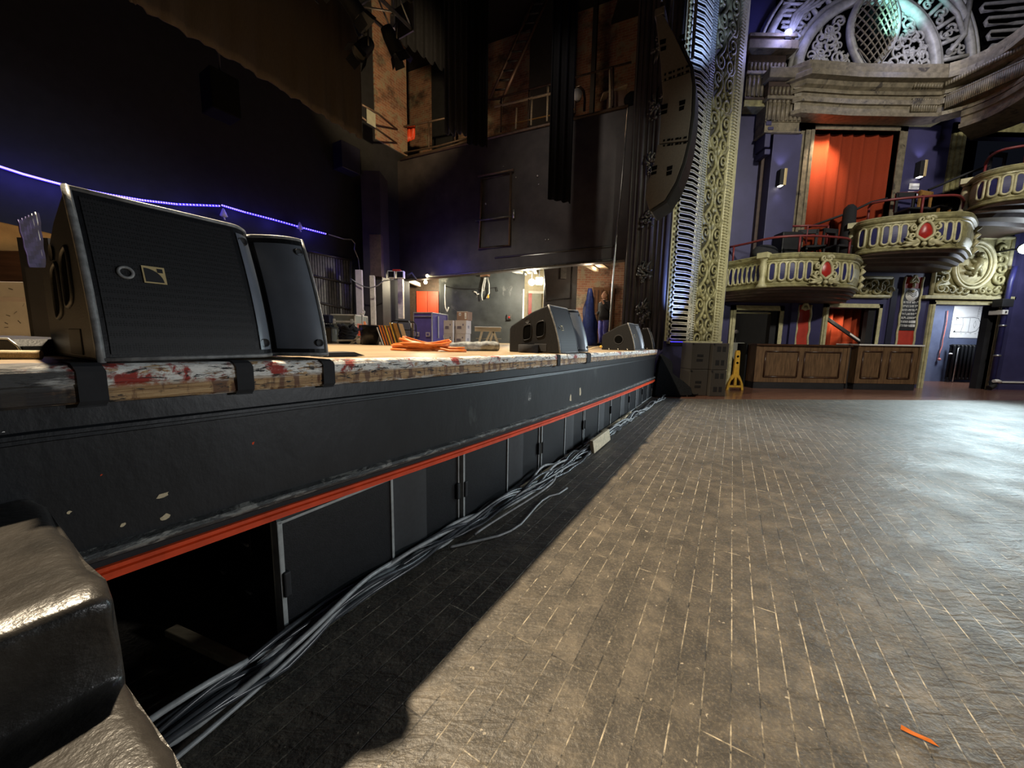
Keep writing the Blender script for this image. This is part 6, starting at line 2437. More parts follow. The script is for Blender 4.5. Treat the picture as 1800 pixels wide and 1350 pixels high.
A1, A2 = planpt(1600, 9.75), planpt(1655, 9.75)
reeds('trim_dentils', line(A1, A2, 0.10), 11, zs[5] - 0.02, zs[4] - 0.0, 0.035, K['golddull'], dent=True)
reeds('trim_reeds', line(planpt(1608, 9.74), planpt(1654, 9.74), 0.0), 11, zs[10] + 0.02, zs[8], 0.030, K['golddull'])
A1, A2 = planpt(1668, 9.62), planpt(1800, 8.44)
reeds('trim_dentils', line(A1, A2, 0.10), 28, zs[5] - 0.02, zs[4], 0.035, K['golddull'], dent=True)
reeds('trim_reeds', line(A1, A2, 0.0), 36, zs[10] + 0.02, zs[8] + 0.02, 0.030, K['golddull'])
# lower mouldings under the far cornice
zl = zs[11]
cornice('trim_lower_cornice', PLN[8:], [(0.0, zl), (0.05, zl - 0.03), (0.05, zl - 0.15), (0.0, zl - 0.17), (0.0, zl - 0.30), (0.09, zl - 0.33), (0.09, zl - 0.42), (-0.9, zl - 0.44)], K['golddull'])

# raised block over the first pilaster
def block(px0, px1, Y, bands, nm):
    xa_, xb_ = at(px0, 140, Y).x, at(px1, 140, Y).x
    for (ya, yb_, off, mat, kind_) in bands:
        za, zb_ = at((px0 + px1) / 2, yb_, Y).z, at((px0 + px1) / 2, ya, Y).z
        b_ = MB().box(xa_ - off * 0.6, xb_ + off * 0.6, Y - off, YW, za, zb_)
        struct('trim_' + nm, b_, mat, bevel=0.012)
        if kind_:
            n__ = 9 if kind_ == 'dent' else 8
            reeds('trim_' + nm, line(Vector((xa_, Y - off, 0)), Vector((xb_, Y - off, 0)), 0.0), n__, za + 0.02, zb_ - 0.03, 0.04 if kind_ == 'dent' else 0.045, K['golddull'], dent=kind_ == 'dent')


block(1312, 1374, 9.95, [(70, 76, 0.22, K['golddull'], None), (76, 84, 0.16, K['soffit'], None), (84, 99, 0.26, K['golddull'], None), (99, 112, 0.05, K['soffit'], None), (112, 129, 0.05, K['soffit'], 'dent'),
                         (129, 135, 0.10, K['golddull'], None), (135, 173, 0.02, K['golddull'], 'reed'), (173, 178, 0.06, K['soffit'], None), (178, 188, 0.05, K['gold'], None), (188, 191, 0.08, K['gold'], None)], 'block')
block(1352, 1414, 9.82, [(128, 146, 0.20, K['golddull'], None), (146, 155, 0.06, K['soffit'], None), (155, 172, 0.06, K['soffit'], 'dent'), (172, 178, 0.10, K['golddull'], None), (178, 215, 0.02, K['golddull'], 'reed'), (215, 232, 0.0, K['golddull'], None), (232, 235, 0.05, K['golddull'], None)], 'capital')
# pilaster shafts
b = MB().box(at(1352, 330, 9.82).x, at(1402, 330, 9.82).x, 9.84, YW, 2.9, at(1380, 234, 9.82).z)
struct('trim_pilaster', b, K['purple'], bevel=0.01)
b = MB().box(at(1592, 260, 10.12).x, at(1650, 260, 10.12).x, 10.12, YW, 4.0, at(1620, 212, 9.95).z)
struct('trim_pilaster', b, K['purple'], bevel=0.01)
struct('trim_capital', MB().box(at(1590, 205, 9.9).x, at(1655, 205, 9.9).x, 9.88, YW, at(1620, 214, 9.9).z, at(1620, 203, 9.9).z), K['gold'], bevel=0.01)
# narrow dark door recess with gilded edge
b = MB().box(at(1333, 340, 10.1).x, at(1344, 340, 10.1).x, 10.1, YW, 3.2, at(1340, 258, 10.1).z)
struct('door_7', b, K['soffit'])
b = MB().box(at(1344, 340, 10.1).x, at(1347, 340, 10.1).x, 10.05, YW, 3.2, at(1345, 250, 10.1).z)
struct('trim_4', b, K['goldlight'])
b = MB()
for y0, y1, dx in ((212, 224, 0), (226, 232, 3), (238, 262, -2), (265, 275, -3)):
    b.box(at(1343 + dx, y0, 9.9).x, at(1353 + dx, y0, 9.9).x, 9.8, YW, at(1347, y1, 9.9).z, at(1347, y0, 9.9).z)
struct('trim_bracket', b, K['purple'], bevel=0.02)

# ---------------------------------------------------------------- pierced arch over the cornice
Ya = 10.1
CL = at(1519, 117, Ya)
CX, CZ = CL.x, zs[0] + 0.02
RA = at(1638, 108, Ya).x - CX
ar = structroot('trim_arch')
K['plaster'] = M('silver_gilt_plaster', (0.40, 0.385, 0.34), 0.45, 0.05, var=0.3, scale=8, bmp=0.2)
obj('arch_ground', MB().box(WX(1355, 100), 15.5, Ya + 0.05, Ya + 0.1, CZ - 0.1, 11.3), K['void'], ar, kind='structure')
b = MB()
def arc(rad, n_=40, a0=0.0, a1=math.pi, d=0.0):
    return [Vector((CX + rad * math.cos(a0 + (a1 - a0) * k / n_), Ya - d, CZ + rad * 0.98 * math.sin(a0 + (a1 - a0) * k / n_))) for k in range(n_ + 1)]
b.tube(arc(RA + 0.05, d=0.06), 0.12, 8)
b.tube(arc(RA + 0.22, d=0.03), 0.06, 6)
b.tube([Vector((CX - RA - 0.2, Ya - 0.06, CZ + 0.02)), Vector((CX + RA + 0.2, Ya - 0.06, CZ + 0.02))], 0.10, 8)
obj('arch_band', b, K['plaster'], ar)
b = MB()
b.tube(arc(RA + 0.95, d=0.05), 0.09, 8)
b.tube(arc(RA + 1.12, d=0.05), 0.04, 6)
for k in range(17):
    a = math.pi * k / 16
    b.tube([Vector((CX + rr * math.cos(a), Ya - 0.04, CZ + rr * 0.98 * math.sin(a))) for rr in (RA + 0.25, RA + 0.9)], 0.05, 6)
obj('coffer_ribs', b, K['plaster'], ar)
b = MB()
def spiral(cx, cz, rr, a0, turns, hand, thick, d=0.03):
    pts = []
    n_ = 16
    for k in range(n_ + 1):
        q_ = k / n_
        a = a0 + hand * turns * 2 * math.pi * q_
        r_ = rr * (1 - 0.85 * q_)
        pts.append(Vector((cx + r_ * math.cos(a), Ya - d - 0.03 * math.sin(q_ * 3), cz + r_ * math.sin(a))))
    b.tube(pts, [thick * (1 - 0.55 * k / n_) for k in range(n_ + 1)], 6)
for k in range(16):
    a = math.pi * (k + 0.5) / 16
    for q_ in range(4):
        rr = RA + 0.40 + 0.11 * q_
        aa = a + random.uniform(-0.03, 0.03)
        spiral(CX + rr * math.cos(aa), CZ + rr * 0.98 * math.sin(aa), 0.11, random.uniform(0, 6), 1.2, random.choice((1, -1)), 0.035)
obj('coffer_rosettes', b, K['plaster'], ar)
b = MB()
ves_w = 0.56
def inside(x, z):
    return (x - CX) ** 2 + (z - CZ) ** 2 < (RA - 0.16) ** 2 and z > CZ + 0.14
def in_ves(x, z, pad=0.0):
    k = (z - CZ) / 2.0
    return abs(x - CX) < ves_w * math.sin(max(0, min(1, k)) * math.pi) ** 0.8 + 0.10 + pad
tries = 0
placed = []
while len(placed) < 95 and tries < 6000:
    tries += 1
    x, z = random.uniform(CX - RA, CX + RA), random.uniform(CZ + 0.1, CZ + RA)
    if not inside(x, z) or in_ves(x, z, 0.12):
        continue
    if any((x - a) ** 2 + (z - c) ** 2 < 0.155 ** 2 for a, c in placed):
        continue
    placed.append((x, z))
    hd_ = 1 if x < CX else -1
    spiral(x, z, random.uniform(0.13, 0.20), random.uniform(0, 6.28), random.uniform(1.0, 1.5), random.choice((hd_, hd_, -hd_)), 0.034, 0.04)
    a = random.uniform(0, 6.28)
    b.tube([Vector((x, Ya - 0.03, z)), Vector((x + 0.10 * math.cos(a), Ya - 0.06, z + 0.10 * math.sin(a))), Vector((x + 0.19 * math.cos(a + 0.5), Ya - 0.03, z + 0.19 * math.sin(a + 0.5)))], [0.03, 0.045, 0.012], 6)
obj('arch_scrolls', b, K['plaster'], ar)
b = MB()
ring_ = []
for k in range(44):
    q_ = k / 44
    zz = 2.0 * (q_ * 2 if q_ < 0.5 else (1 - q_) * 2)
    sgn = 1 if q_ < 0.5 else -1
    ring_.append(Vector((CX + sgn * ves_w * math.sin(zz / 2.0 * math.pi) ** 0.8, Ya - 0.12, CZ + 0.02 + zz)))
b.tube(ring_, 0.085, 8, True)
obj('oval_frame', b, K['plaster'], ar)
b = MB()
for k in range(-12, 13):
    for sg in (1, -1):
        pts = []
        for j in range(31):
            z = CZ + 0.1 + 1.8 * j / 30
            x = CX + sg * (k * 0.16 + (z - CZ - 1.0) * 0.75)
            if abs(x - CX) < ves_w * math.sin((z - CZ) / 2.0 * math.pi) ** 0.8:
                pts.append(Vector((x, Ya - 0.16 - 0.15 * (1 - ((x - CX) / ves_w) ** 2), z)))
        if len(pts) > 2:
            b.tube(pts, 0.018, 5)
obj('oval_lattice', b, K['golddull'], ar)
# fans of long loops on either side of the arch
b = MB()
for k in range(8):
    z = CZ + 0.30 + 0.30 * k
    x0 = CX + math.sqrt(max(0.1, (RA + 1.25) ** 2 - (z - CZ) ** 2)) + 0.12
    pts = [Vector((x0, Ya - 0.10, z - 0.08)), Vector((x0 - 0.05, Ya - 0.10, z)), Vector((x0, Ya - 0.10, z + 0.08))]
    for j in range(1, 8):
        pts.append(Vector((x0 + 0.6 * j, Ya - 0.15 - 0.035 * j * j * 0.5, z + 0.08 + 0.012 * j * j)))
    pts2_ = [Vector((x0 + 0.6 * j, Ya - 0.15 - 0.035 * j * j * 0.5, z - 0.08 + 0.012 * j * j)) for j in range(7, 0, -1)]
    b.tube(pts + pts2_, 0.04, 6, True)
for k in range(7):
    z = CZ + 0.55 + 0.26 * k
    x0 = WX(1352, 100) + 0.1
    b.tube([Vector((x0, Ya - 0.1, z - 0.06)), Vector((x0 + 0.36 + 0.05 * k, Ya - 0.12, z - 0.10)), Vector((x0 + 0.45 + 0.05 * k, Ya - 0.12, z - 0.03)), Vector((x0 + 0.36 + 0.05 * k, Ya - 0.12, z + 0.03)), Vector((x0, Ya - 0.1, z + 0.05))], 0.035, 6)
obj('fan_loops', b, K['plaster'], ar)
b = MB()
for k in range(4):
    p0 = at(1384 + 3 * k, 66 - 3 * k, Ya - 0.15)
    p1 = at(1418 + 9 * k, 4, Ya - 0.15)
    b.tube([p0, p0.lerp(p1, 0.5) + Vector((-0.1, 0, 0.1)), p1, p1 + (p1 - p0) * 0.6], 0.04, 6)
p0, p1, p2 = at(1668, 92, Ya - 0.1), at(1694, 62, Ya - 0.1), at(1706, -10, Ya - 0.1)
b.tube([p0, p1, p2], 0.06, 6)
p0, p1 = at(1694, 62, Ya - 0.1), at(1652, -6, Ya - 0.1)
b.tube([p0, p0.lerp(p1, 0.5) + Vector((0.12, 0, 0.05)), p1], 0.05, 6)
obj('arch_ribs', b, K['plaster'], ar)
light('arch_cyan_light', 'SPOT', at(1575, 45, 9.3), 230, (0.35, 0.95, 1.0), at(1580, 6, Ya), 0.05, 66, 0.9)
light('arch_blue_light', 'POINT', at(1400, 40, 9.4), 24, (0.45, 0.45, 1.0), size=0.1)
light('arch_blue_light', 'POINT', at(1690, 30, 8.9), 40, (0.62, 0.65, 1.0), size=0.1)
r = thing('led_uplighter', 'glowing blue white LED uplighter standing on the cornice', 'lamp', at(1383, 71, 9.8))
obj('lamp_base', MB().box(-0.08, 0.08, -0.05, 0.08, 0.0, 0.05), K['black'], r, 0.01)
obj('lens', MB().ball((0, -0.02, 0.13), 0.085, 12, 8, (1.0, 0.8, 1.15)), K['lampb'], r)
light('led_uplighter_glow', 'POINT', r.location + Vector((0, -0.15, 0.16)), 7, (0.25, 0.3, 1.0), size=0.05)
r = thing('led_uplighter', 'blue LED uplighter at the foot of the gilded looped column', 'lamp', PP(u1 + 0.06, Z0 - 0.02, 0.20))
obj('lamp_body', MB().box(-0.12, 0.16, -0.05, 0.05, -0.09, 0.0), K['black'], r, 0.01)
obj('lens', MB().box(-0.10, 0.14, -0.04, 0.04, 0.0, 0.012), K['led'], r)
obj('lamp_foot', MB().box(-0.03, 0.05, -0.02, 0.3, -0.07, -0.03), K['black'], r)
light('column_blue_light', 'SPOT', PP(u1 - 0.02, Z0 + 0.1, 0.45), 500, (0.22, 0.34, 1.0), PP(u1 + 0.14, Z0 + 2.8, 0.05), 0.05, 60, 0.9)
light('column_top_blue_light', 'SPOT', PP(u1 + 0.0, 6.4, 0.8), 240, (0.35, 0.5, 1.0), PP(u1 + 0.3, 9.4, 0.05), 0.05, 75, 0.9)
light('column_foot_warm_light', 'POINT', PP(u2 - 0.1, Z0 + 0.55, 0.55), 5, (1.0, 0.85, 0.6), size=0.1)

# ================================================================ boxes
def box_balcony(lab, plan_px, ypx, ztop, zbot, front_from, slots, shield_k, col_k, wall_to, nslots_side=0, rail=True, soffit_drop=0.35):
    pts = []
    for px, Y in plan_px:
        p_ = at(px, ypx, Y)
        pts.append(Vector((p_.x, p_.y, 0)))
    # refine with a Catmull-Rom spline
    fine = []
    n_seg = len(pts) - 1
    for i in range(n_seg):
        p0, p1, p2, p3 = pts[max(0, i - 1)], pts[i], pts[i + 1], pts[min(n_seg, i + 2)]
        for k in range(8):
            t = k / 8
            fine.append(0.5 * ((2 * p1) + (p2 - p0) * t + (2 * p0 - 5 * p1 + 4 * p2 - p3) * t * t + (3 * p1 - p0 - 3 * p2 + p3) * t ** 3))
    fine.append(pts[-1])
    cum = [0]
    for a, c in zip(fine, fine[1:]):
        cum.append(cum[-1] + (c - a).length)
    tot = cum[-1]

    def along(k):
        d = k * tot
        for i in range(len(fine) - 1):
            if cum[i + 1] >= d:
                f_ = (d - cum[i]) / max(1e-6, cum[i + 1] - cum[i])
                p_ = fine[i].lerp(fine[i + 1], f_)
                tg = (fine[min(len(fine) - 1, i + 2)] - fine[max(0, i - 1)]).normalized()
                return p_, tg, Vector((tg.y, -tg.x, 0))
        tg = (fine[-1] - fine[-2]).normalized()
        return fine[-1], tg, Vector((tg.y, -tg.x, 0))

    def kof(px):
        best, bk = 1e9, 0
        for i in range(401):
            p_, _, _ = along(i / 400)
            q_ = Vector((p_.x, p_.y, (ztop + zbot) / 2)) - Vector((0, 0, CAMH))
            x = 900 + FPX * q_.dot(CRT) / q_.dot(FWD)
            if abs(x - px) < best:
                best, bk = abs(x - px), i / 400
        return bk
    H_ = ztop - zbot
    mid, _, _ = along(0.5)
    ori_ = Vector((mid.x, mid.y, zbot))
    rt = thing('theatre_box', lab, 'theatre box', ori_)
    prof_ = [(-0.12, 0.0), (0.0, 0.0), (0.045, 0.02), (0.05, 0.06), (0.02, 0.09), (0.03, 0.11), (0.0, 0.14), (0.0, 0.16), (0.035, 0.34), (0.035, 0.60), (0.01, 0.76), (0.03, 0.78), (0.03, 0.82), (0.07, 0.86), (0.085, 0.90), (0.06, 0.93), (0.07, 0.96), (0.05, 1.0), (-0.12, 1.0), (-0.12, 0.0)]

    def bulge(zf):
        return 0.0 if zf < 0.16 or zf > 0.76 else 0.035 * math.sin((zf - 0.16) / 0.6 * math.pi)
    b_ = MB()
    stn_ = []
    for i in range(81):
        p_, tg, nn = along(i / 80)
        stn_.append([p_ + nn * o__ + Vector((0, 0, zbot + H_ * zf)) - ori_ for o__, zf in prof_])
    b_.sweep(stn_)
    obj('parapet', b_, K['gold'], rt)
    # soffit ribs back to the wall
    b_ = MB()
    stn_ = []
    for i in range(61):
        p_, tg, nn = along(i / 60)
        w_ = Vector((p_.x + 0.15 * (1 if i > 30 else 0), wall_to, 0))
        row = []
        for f_, dz in ((0.0, 0.0), (0.03, -0.05), (0.09, -0.05), (0.12, -0.11), (0.22, -0.11), (0.26, -0.17), (0.42, -0.17), (0.46, -0.23), (1.0, -0.23 - 0.0), (1.0, 0.05)):
            row.append(p_.lerp(w_, f_) + Vector((0, 0, zbot + dz * soffit_drop / 0.35)) - ori_)
        stn_.append(row)
    b_.sweep(stn_)
    obj('soffit', b_, K['soffit'], rt)
    b_ = MB()
    stn_ = []
    for i in range(61):
        p_, tg, nn = along(i / 60)
        stn_.append([p_ - nn * 0.1 + Vector((0, 0, ztop - 0.15)) - ori_, Vector((p_.x, wall_to, ztop - 0.15)) - ori_])
    b_.sweep(stn_)
    obj('floor_board', b_, K['black'], rt)
    ks = [(kof(px), w_) for px, w_ in slots]
    for k, w_ in ks:
        ringm, rec = MB(), MB()
        p_, tg, nn = along(k)
        hw_, z0_, z1_ = w_ / 2, 0.20 * H_, 0.74 * H_
        rr, inner = [], []
        for q_ in range(24):
            a = 2 * math.pi * q_ / 24
            x = hw_ * math.cos(a)
            z = ((z1_ - hw_) if math.sin(a) > 0 else (z0_ + hw_)) + hw_ * math.sin(a)
            bl = 0.035 * math.sin((z / H_ - 0.12) / 0.68 * math.pi)
            rr.append(p_ + tg * x + nn * (0.012 + bl) + Vector((0, 0, zbot + z)) - ori_)
            inner.append(p_ + tg * x * 0.98 + nn * (0.006 + bl) + Vector((0, 0, zbot + z)) - ori_)
        ringm.tube(rr, 0.026, 6, True)
        # strips across
        vs__ = []
        nrow = 8
        for q_ in range(nrow + 1):
            z = z0_ + (z1_ - z0_) * q_ / nrow
            e = 1.0
            if z < z0_ + hw_:
                e = math.sqrt(max(0.0, 1 - ((z0_ + hw_ - z) / hw_) ** 2))
            elif z > z1_ - hw_:
                e = math.sqrt(max(0.0, 1 - ((z - z1_ + hw_) / hw_) ** 2))
            bl = 0.035 * math.sin((z / H_ - 0.12) / 0.68 * math.pi)
            for sx in (-1, 1):
                vs__.append(p_ + tg * hw_ * e * sx + nn * (0.016 + bl) + Vector((0, 0, zbot + z)) - ori_)
        rec.add(vs__, [(2 * q_, 2 * q_ + 1, 2 * q_ + 3, 2 * q_ + 2) for q_ in range(nrow)])
        so_ = obj('slot', rec, K['purpled'], rt)
        obj('slot_rim', ringm, K['goldlight'], so_)
    if shield_k:
        k = kof(shield_k)
        p_, tg, nn = along(k)
        cz = zbot + 0.46 * H_

        def SP(x, z, d):
            return p_ + tg * x * 0.80 + nn * (0.06 + d * 0.85) + Vector((0, 0, cz + z * 0.85)) - ori_
        sh_ = []
        for q_ in range(28):
            a = 2 * math.pi * q_ / 28
            x = 0.17 * math.cos(a) * (1.0 if math.sin(a) > -0.2 else max(0.10, 1 + 0.95 * (math.sin(a) + 0.2)))
            z = 0.22 * math.sin(a) + (-0.03 * math.cos(2 * a))
            sh_.append((x, z))
        b_ = MB()
        vs__ = [SP(0, 0, 0.09)] + [SP(x * 0.6, z * 0.6, 0.075) for x, z in sh_] + [SP(x, z, 0.03) for x, z in sh_]
        n2 = len(sh_)
        fs = [(0, 1 + i, 1 + (i + 1) % n2) for i in range(n2)] + [(1 + i, 1 + n2 + i, 1 + n2 + (i + 1) % n2, 1 + (i + 1) % n2) for i in range(n2)]
        b_.add(vs__, fs, True)
        so_ = obj('shield', b_, K['crimson'], rt)
        b_ = MB().tube([SP(x * 1.12, z * 1.1, 0.04) for x, z in sh_], 0.032, 7, True)
        def sp(cx, cz_, rr, a0, turns, hand, th):
            pts_ = [SP(cx + rr * (1 - 0.85 * q_ / 14) * math.cos(a0 + hand * turns * 6.283 * q_ / 14), cz_ + rr * (1 - 0.85 * q_ / 14) * math.sin(a0 + hand * turns * 6.283 * q_ / 14), 0.03) for q_ in range(15)]
            b_.tube(pts_, [th * (1 - 0.5 * q_ / 14) for q_ in range(15)], 6)
        for sx in (1, -1):
            sp(sx * 0.25, 0.12, 0.09, 1.57, 1.2, -sx, 0.03)
            sp(sx * 0.26, -0.08, 0.08, 4.7, 1.2, sx, 0.03)
            sp(sx * 0.20, -0.27, 0.10, 1.57, 1.2, sx, 0.035)
            sp(sx * 0.10, 0.33, 0.09, 0.0, 1.3, sx, 0.035)
            for j in range(3):
                b_.tube([SP(sx * 0.10, -0.25, 0.02), SP(sx * (0.28 + 0.05 * j), -0.22 - 0.05 * j, 0.05), SP(sx * (0.42 + 0.03 * j), -0.10 - 0.11 * j, 0.02)], [0.04, 0.035, 0.012], 6)
        b_.ball(SP(0, 0.36, 0.05), 0.055, 9, 7)
        b_.ball(SP(0, -0.30, 0.05), 0.05, 9, 7)
        obj('shield_scrollwork', b_, K['goldlight'], rt)
    if col_k:
        k = kof(col_k)
        p_, tg, nn = along(k)
        b_ = MB().lathe([(0, 0), (0.11, 0), (0.11, 0.06), (0.075, 0.09), (0.055, 0.35 * H_), (0.085, 0.62 * H_), (0.06, 0.8 * H_), (0.085, 0.85 * H_), (0.09, 0.9 * H_)], p_ + nn * 0.08 + Vector((0, 0, zbot)) - ori_, 14)
        b_.obox(p_ + nn * -0.05 - tg * 0.11 + Vector((0, 0, zbot + 0.88 * H_)) - ori_, tg * 0.22, nn * 0.25, Vector((0, 0, 0.16 * H_)))
        obj('column', b_, K['goldlight'], rt)
    # carved leaves at the turned end
    p_, tg, nn = along(0.985)
    b_ = MB()
    for j in range(4):
        z = zbot + H_ * (0.06 + 0.22 * j)
        b_.tube([p_ + nn * 0.03 + Vector((0, 0, z)) - ori_, p_ + nn * 0.09 + tg * 0.04 + Vector((0, 0, z + 0.10)) - ori_, p_ + nn * 0.05 + tg * 0.07 + Vector((0, 0, z + 0.20)) - ori_], [0.03, 0.055, 0.012], 6)
    obj('end_leaves', b_, K['goldlight'], rt)
    if rail:
        b_ = MB()
        k0, k1 = rail
        path = []
        for i in range(31):
            p_, tg, nn = along(k0 + (k1 - k0) * i / 30)
            path.append(p_ - nn * 0.18 + Vector((0, 0, ztop + 0.42)) - ori_)
        b_.tube(path, 0.028, 8)
        obj('handrail', b_, K['railred'], rt)
        for i in (1, 15, 29):
            q_ = path[i]
            obj('rail_post', MB().tube([q_, q_ - Vector((0, 0, 0.44))], 0.024, 8), K['railred'], rt)
    return along, ori_


bx1, _ = box_balcony('lowest gilded box with a red shield, beside the gilded column',
                     [(1266, 10.1), (1300, 9.65), (1343, 9.1), (1385, 8.85), (1430, 8.78), (1475, 8.85), (1500, 9.0), (1509, 9.5)], 480, 3.28, 2.50, None,
                     [(1277, 0.10), (1286, 0.10), (1295, 0.10), (1303, 0.10), (1311, 0.10), (1319, 0.10), (1327, 0.10), (1335, 0.10), (1357, 0.13), (1375, 0.13), (1391, 0.13), (1406, 0.13), (1420, 0.13), (1468, 0.13), (1481, 0.13), (1493, 0.13)], 1446, 1343, 10.2, rail=(0.02, 0.9))
bx2, _ = box_balcony('middle gilded box with a red shield, one step above the lowest box',
                     [(1502, 9.9), (1508, 9.4), (1533, 9.1), (1570, 8.88), (1604, 8.75), (1650, 8.62), (1685, 8.58), (1700, 8.75), (1708, 9.3)], 420, 4.16, 3.36, None,
                     [(1517, 0.13), (1537, 0.13), (1556, 0.13), (1572, 0.13), (1588, 0.13), (1651, 0.13), (1666, 0.13), (1680, 0.13)], 1622, 1504, 10.2, rail=(0.06, 0.88))
bx3, _ = box_balcony('highest gilded box of the three, cut by the edge of the photo',
                     [(1702, 9.6), (1708, 9.0), (1740, 8.55), (1800, 8.25), (1860, 8.2), (1920, 8.5)], 345, 5.06, 4.32, None,
                     [(1727, 0.13), (1748, 0.14), (1769, 0.14), (1790, 0.14), (1811, 0.14)], 1870, 1706, 10.2, rail=(0.06, 0.95), soffit_drop=0.42)

# things in the boxes
def box_chair(p, rz, lab, mat, big=1.0):
    c_ = thing('chair', lab, 'chair', p, rz)
    for sx in (-1, 1):
        obj('leg', MB().box(sx * 0.19 - 0.02, sx * 0.19 + 0.02, -0.2, -0.16, 0, 0.44), mat, c_)
        obj('leg', MB().box(sx * 0.19 - 0.02, sx * 0.19 + 0.02, 0.16, 0.2, 0, 0.44), mat, c_)
    obj('seat', MB().box(-0.22, 0.22, -0.22, 0.22, 0.42, 0.48), K['blackcloth'], c_, 0.015)
    b_ = MB()
    b_.box(-0.22, -0.16, 0.18, 0.22, 0.46, 0.95)
    b_.box(0.16, 0.22, 0.18, 0.22, 0.46, 0.95)
    b_.box(-0.22, 0.22, 0.18, 0.22, 0.85, 0.95)
    obj('backrest', b_, mat, c_, 0.01)
    return c_


zf1, zf2, zf3 = 3.28 - 0.15, 4.16 - 0.15, 5.06 - 0.15
box_chair(Vector((at(1470, 440, 9.5).x, 9.5, zf1)), 0.2, 'black chair in the lowest box near the middle box', K['black'])
box_chair(Vector((at(1425, 440, 9.6).x, 9.6, zf1)), -0.2, 'black chair in the lowest box behind the parapet shield', K['black'])
p = Vector((at(1640, 380, 9.35).x, 9.35, zf2))
box_chair(p, 0.25, 'honey coloured wooden chair in the middle box', K['chairwood'])
box_chair(Vector((at(1600, 380, 9.45).x, 9.45, zf2)), -0.1, 'black chair in the middle box beside the wooden chair', K['black'])
box_chair(Vector((at(1770, 300, 9.3).x, 9.3, zf3)), 0.1, 'black chair in the highest box', K['black'])
r = thing('speaker_cabinet', 'black cabinet standing at the back of the lowest box', 'speaker', Vector((at(1388, 400, 9.6).x, 9.6, zf1)))
obj('cabinet', MB().box(-0.25, 0.25, -0.15, 0.2, 0, at(1388, 410, 9.6).z - zf1), K['cab'], r, 0.02)
obj('grille', MB().box(-0.2, 0.2, -0.165, -0.15, 0.06, 0.4), K['grille'], r)
r = thing('bag', 'black bag or coat slumped on the parapet of the lowest box', 'bag', Vector((at(1345, 440, 9.55).x, 9.55, zf1)))
obj('bag_body', MB().ball((0, 0, 0.30), 0.26, 12, 8, (1.3, 0.6, 0.8)), K['blackcloth'], r)
obj('bag_base', MB().box(-0.25, 0.25, -0.15, 0.15, 0, 0.2), K['blackcloth'], r, 0.03)
r = thing('standing_coat', 'black upright covered stand against the red curtain between the lowest and middle box', 'stand', Vector((at(1493, 380, 9.75).x, 9.75, zf1)))
obj('cover', MB().lathe([(0, 0), (0.18, 0), (0.15, 0.9), (0.13, at(1493, 362, 9.75).z - zf1 - 0.06), (0.06, at(1493, 360, 9.75).z - zf1), (0, at(1493, 359, 9.75).z - zf1)], (0, 0, 0), 14), K['blackcloth'], r)
# stair rails stepping up between the boxes
for (pts, posts, lab) in (([(1384, 398, 9.9), (1420, 397, 9.8), (1456, 397, 9.75)], (1, 2), 'short red rail at the back of the lowest box'),
                          ([(1420, 400, 9.9), (1497, 372, 9.8), (1530, 356, 9.75), (1560, 349, 9.6)], (1,), 'dark stair rail climbing from the lowest to the middle box'),
                          ([(1576, 340, 9.85), (1625, 338, 9.7)], (0,), 'short red rail at the back of the middle box'),
                          ([(1632, 334, 9.7), (1700, 305, 9.5), (1740, 291, 9.3)], (1,), 'dark stair rail climbing from the middle to the highest box')):
    P3 = [at(*q_) for q_ in pts]
    ori_ = P3[0]
    r = thing('stair_rail', lab, 'handrail', ori_)
    obj('rail', MB().tube([q_ - ori_ for q_ in P3], 0.028, 8), K['railred'] if 'red' in lab else K['black'], r)
    for k in posts:
        q_ = P3[k] - ori_
        obj('rail_post', MB().tube([q_, q_ - Vector((0, 0, 0.45))], 0.024, 8), K['railred'] if 'red' in lab else K['black'], r)

# sconces
for k, (px, py) in enumerate(((1369, 315), (1612, 300))):
    Y = 9.84 if k == 0 else 10.12
    c = at(px, py, Y)
    r = thing('wall_sconce', ['black and brass up and down wall light on the pilaster beside the first box curtain', 'black and brass up and down wall light above the white notices'][k], 'wall light', c, 0, 'up and down wall lights')
    hh = 0.19
    obj('shade', MB().box(-0.075, 0.055, -0.15, -0.01, -hh, hh), K['black'], r, 0.01)
    obj('brass_face', MB().box(0.02, 0.09, -0.16, -0.02, -hh - 0.01, hh + 0.01), K['emblem'], r, 0.01)
    obj('lens', MB().box(-0.04, 0.04, -0.13, -0.03, -hh - 0.012, -hh), K['sconce'], r)
    light('sconce_up', 'SPOT', c + Vector((0, -0.12, hh + 0.02)), 9, (0.75, 0.75, 1.0), c + Vector((0, -0.02, 1.6)), 0.03, 90, 0.8)
    light('sconce_down', 'SPOT', c + Vector((0, -0.12, -hh - 0.03)), 3, (0.75, 0.75, 1.0), c + Vector((0, -0.02, -1.6)), 0.03, 80, 0.8)
c = at(1606, 335, 10.105)
r = thing('notice', 'pair of white paper notices under the wall light by the middle box', 'notice', c)
obj('sheet', MB().box(-0.13, 0.13, 0, 0.01, 0.03, 0.18), K['paper'], r)
obj('sheet', MB().box(-0.14, 0.12, 0, 0.01, -0.16, -0.02), K['paper'], r)
b = MB()
for z in (0.05, 0.075, 0.10):
    b.box(-0.09, 0.05 + z, -0.003, 0.0, z, z + 0.010)
b.box(-0.08, 0.02, -0.003, 0, -0.09, -0.075)
obj('notice_lines', b, K['ink'], r)

# ---------------------------------------------------------------- lower wall: panels, banner, medallion, pipe
def rect_w(px0, py0, px1, py1, Y):
    ym = (py0 + py1) / 2
    xm = (px0 + px1) / 2
    return at(px0, ym, Y).x, at(px1, ym, Y).x, at(xm, py1, Y).z, at(xm, py0, Y).z


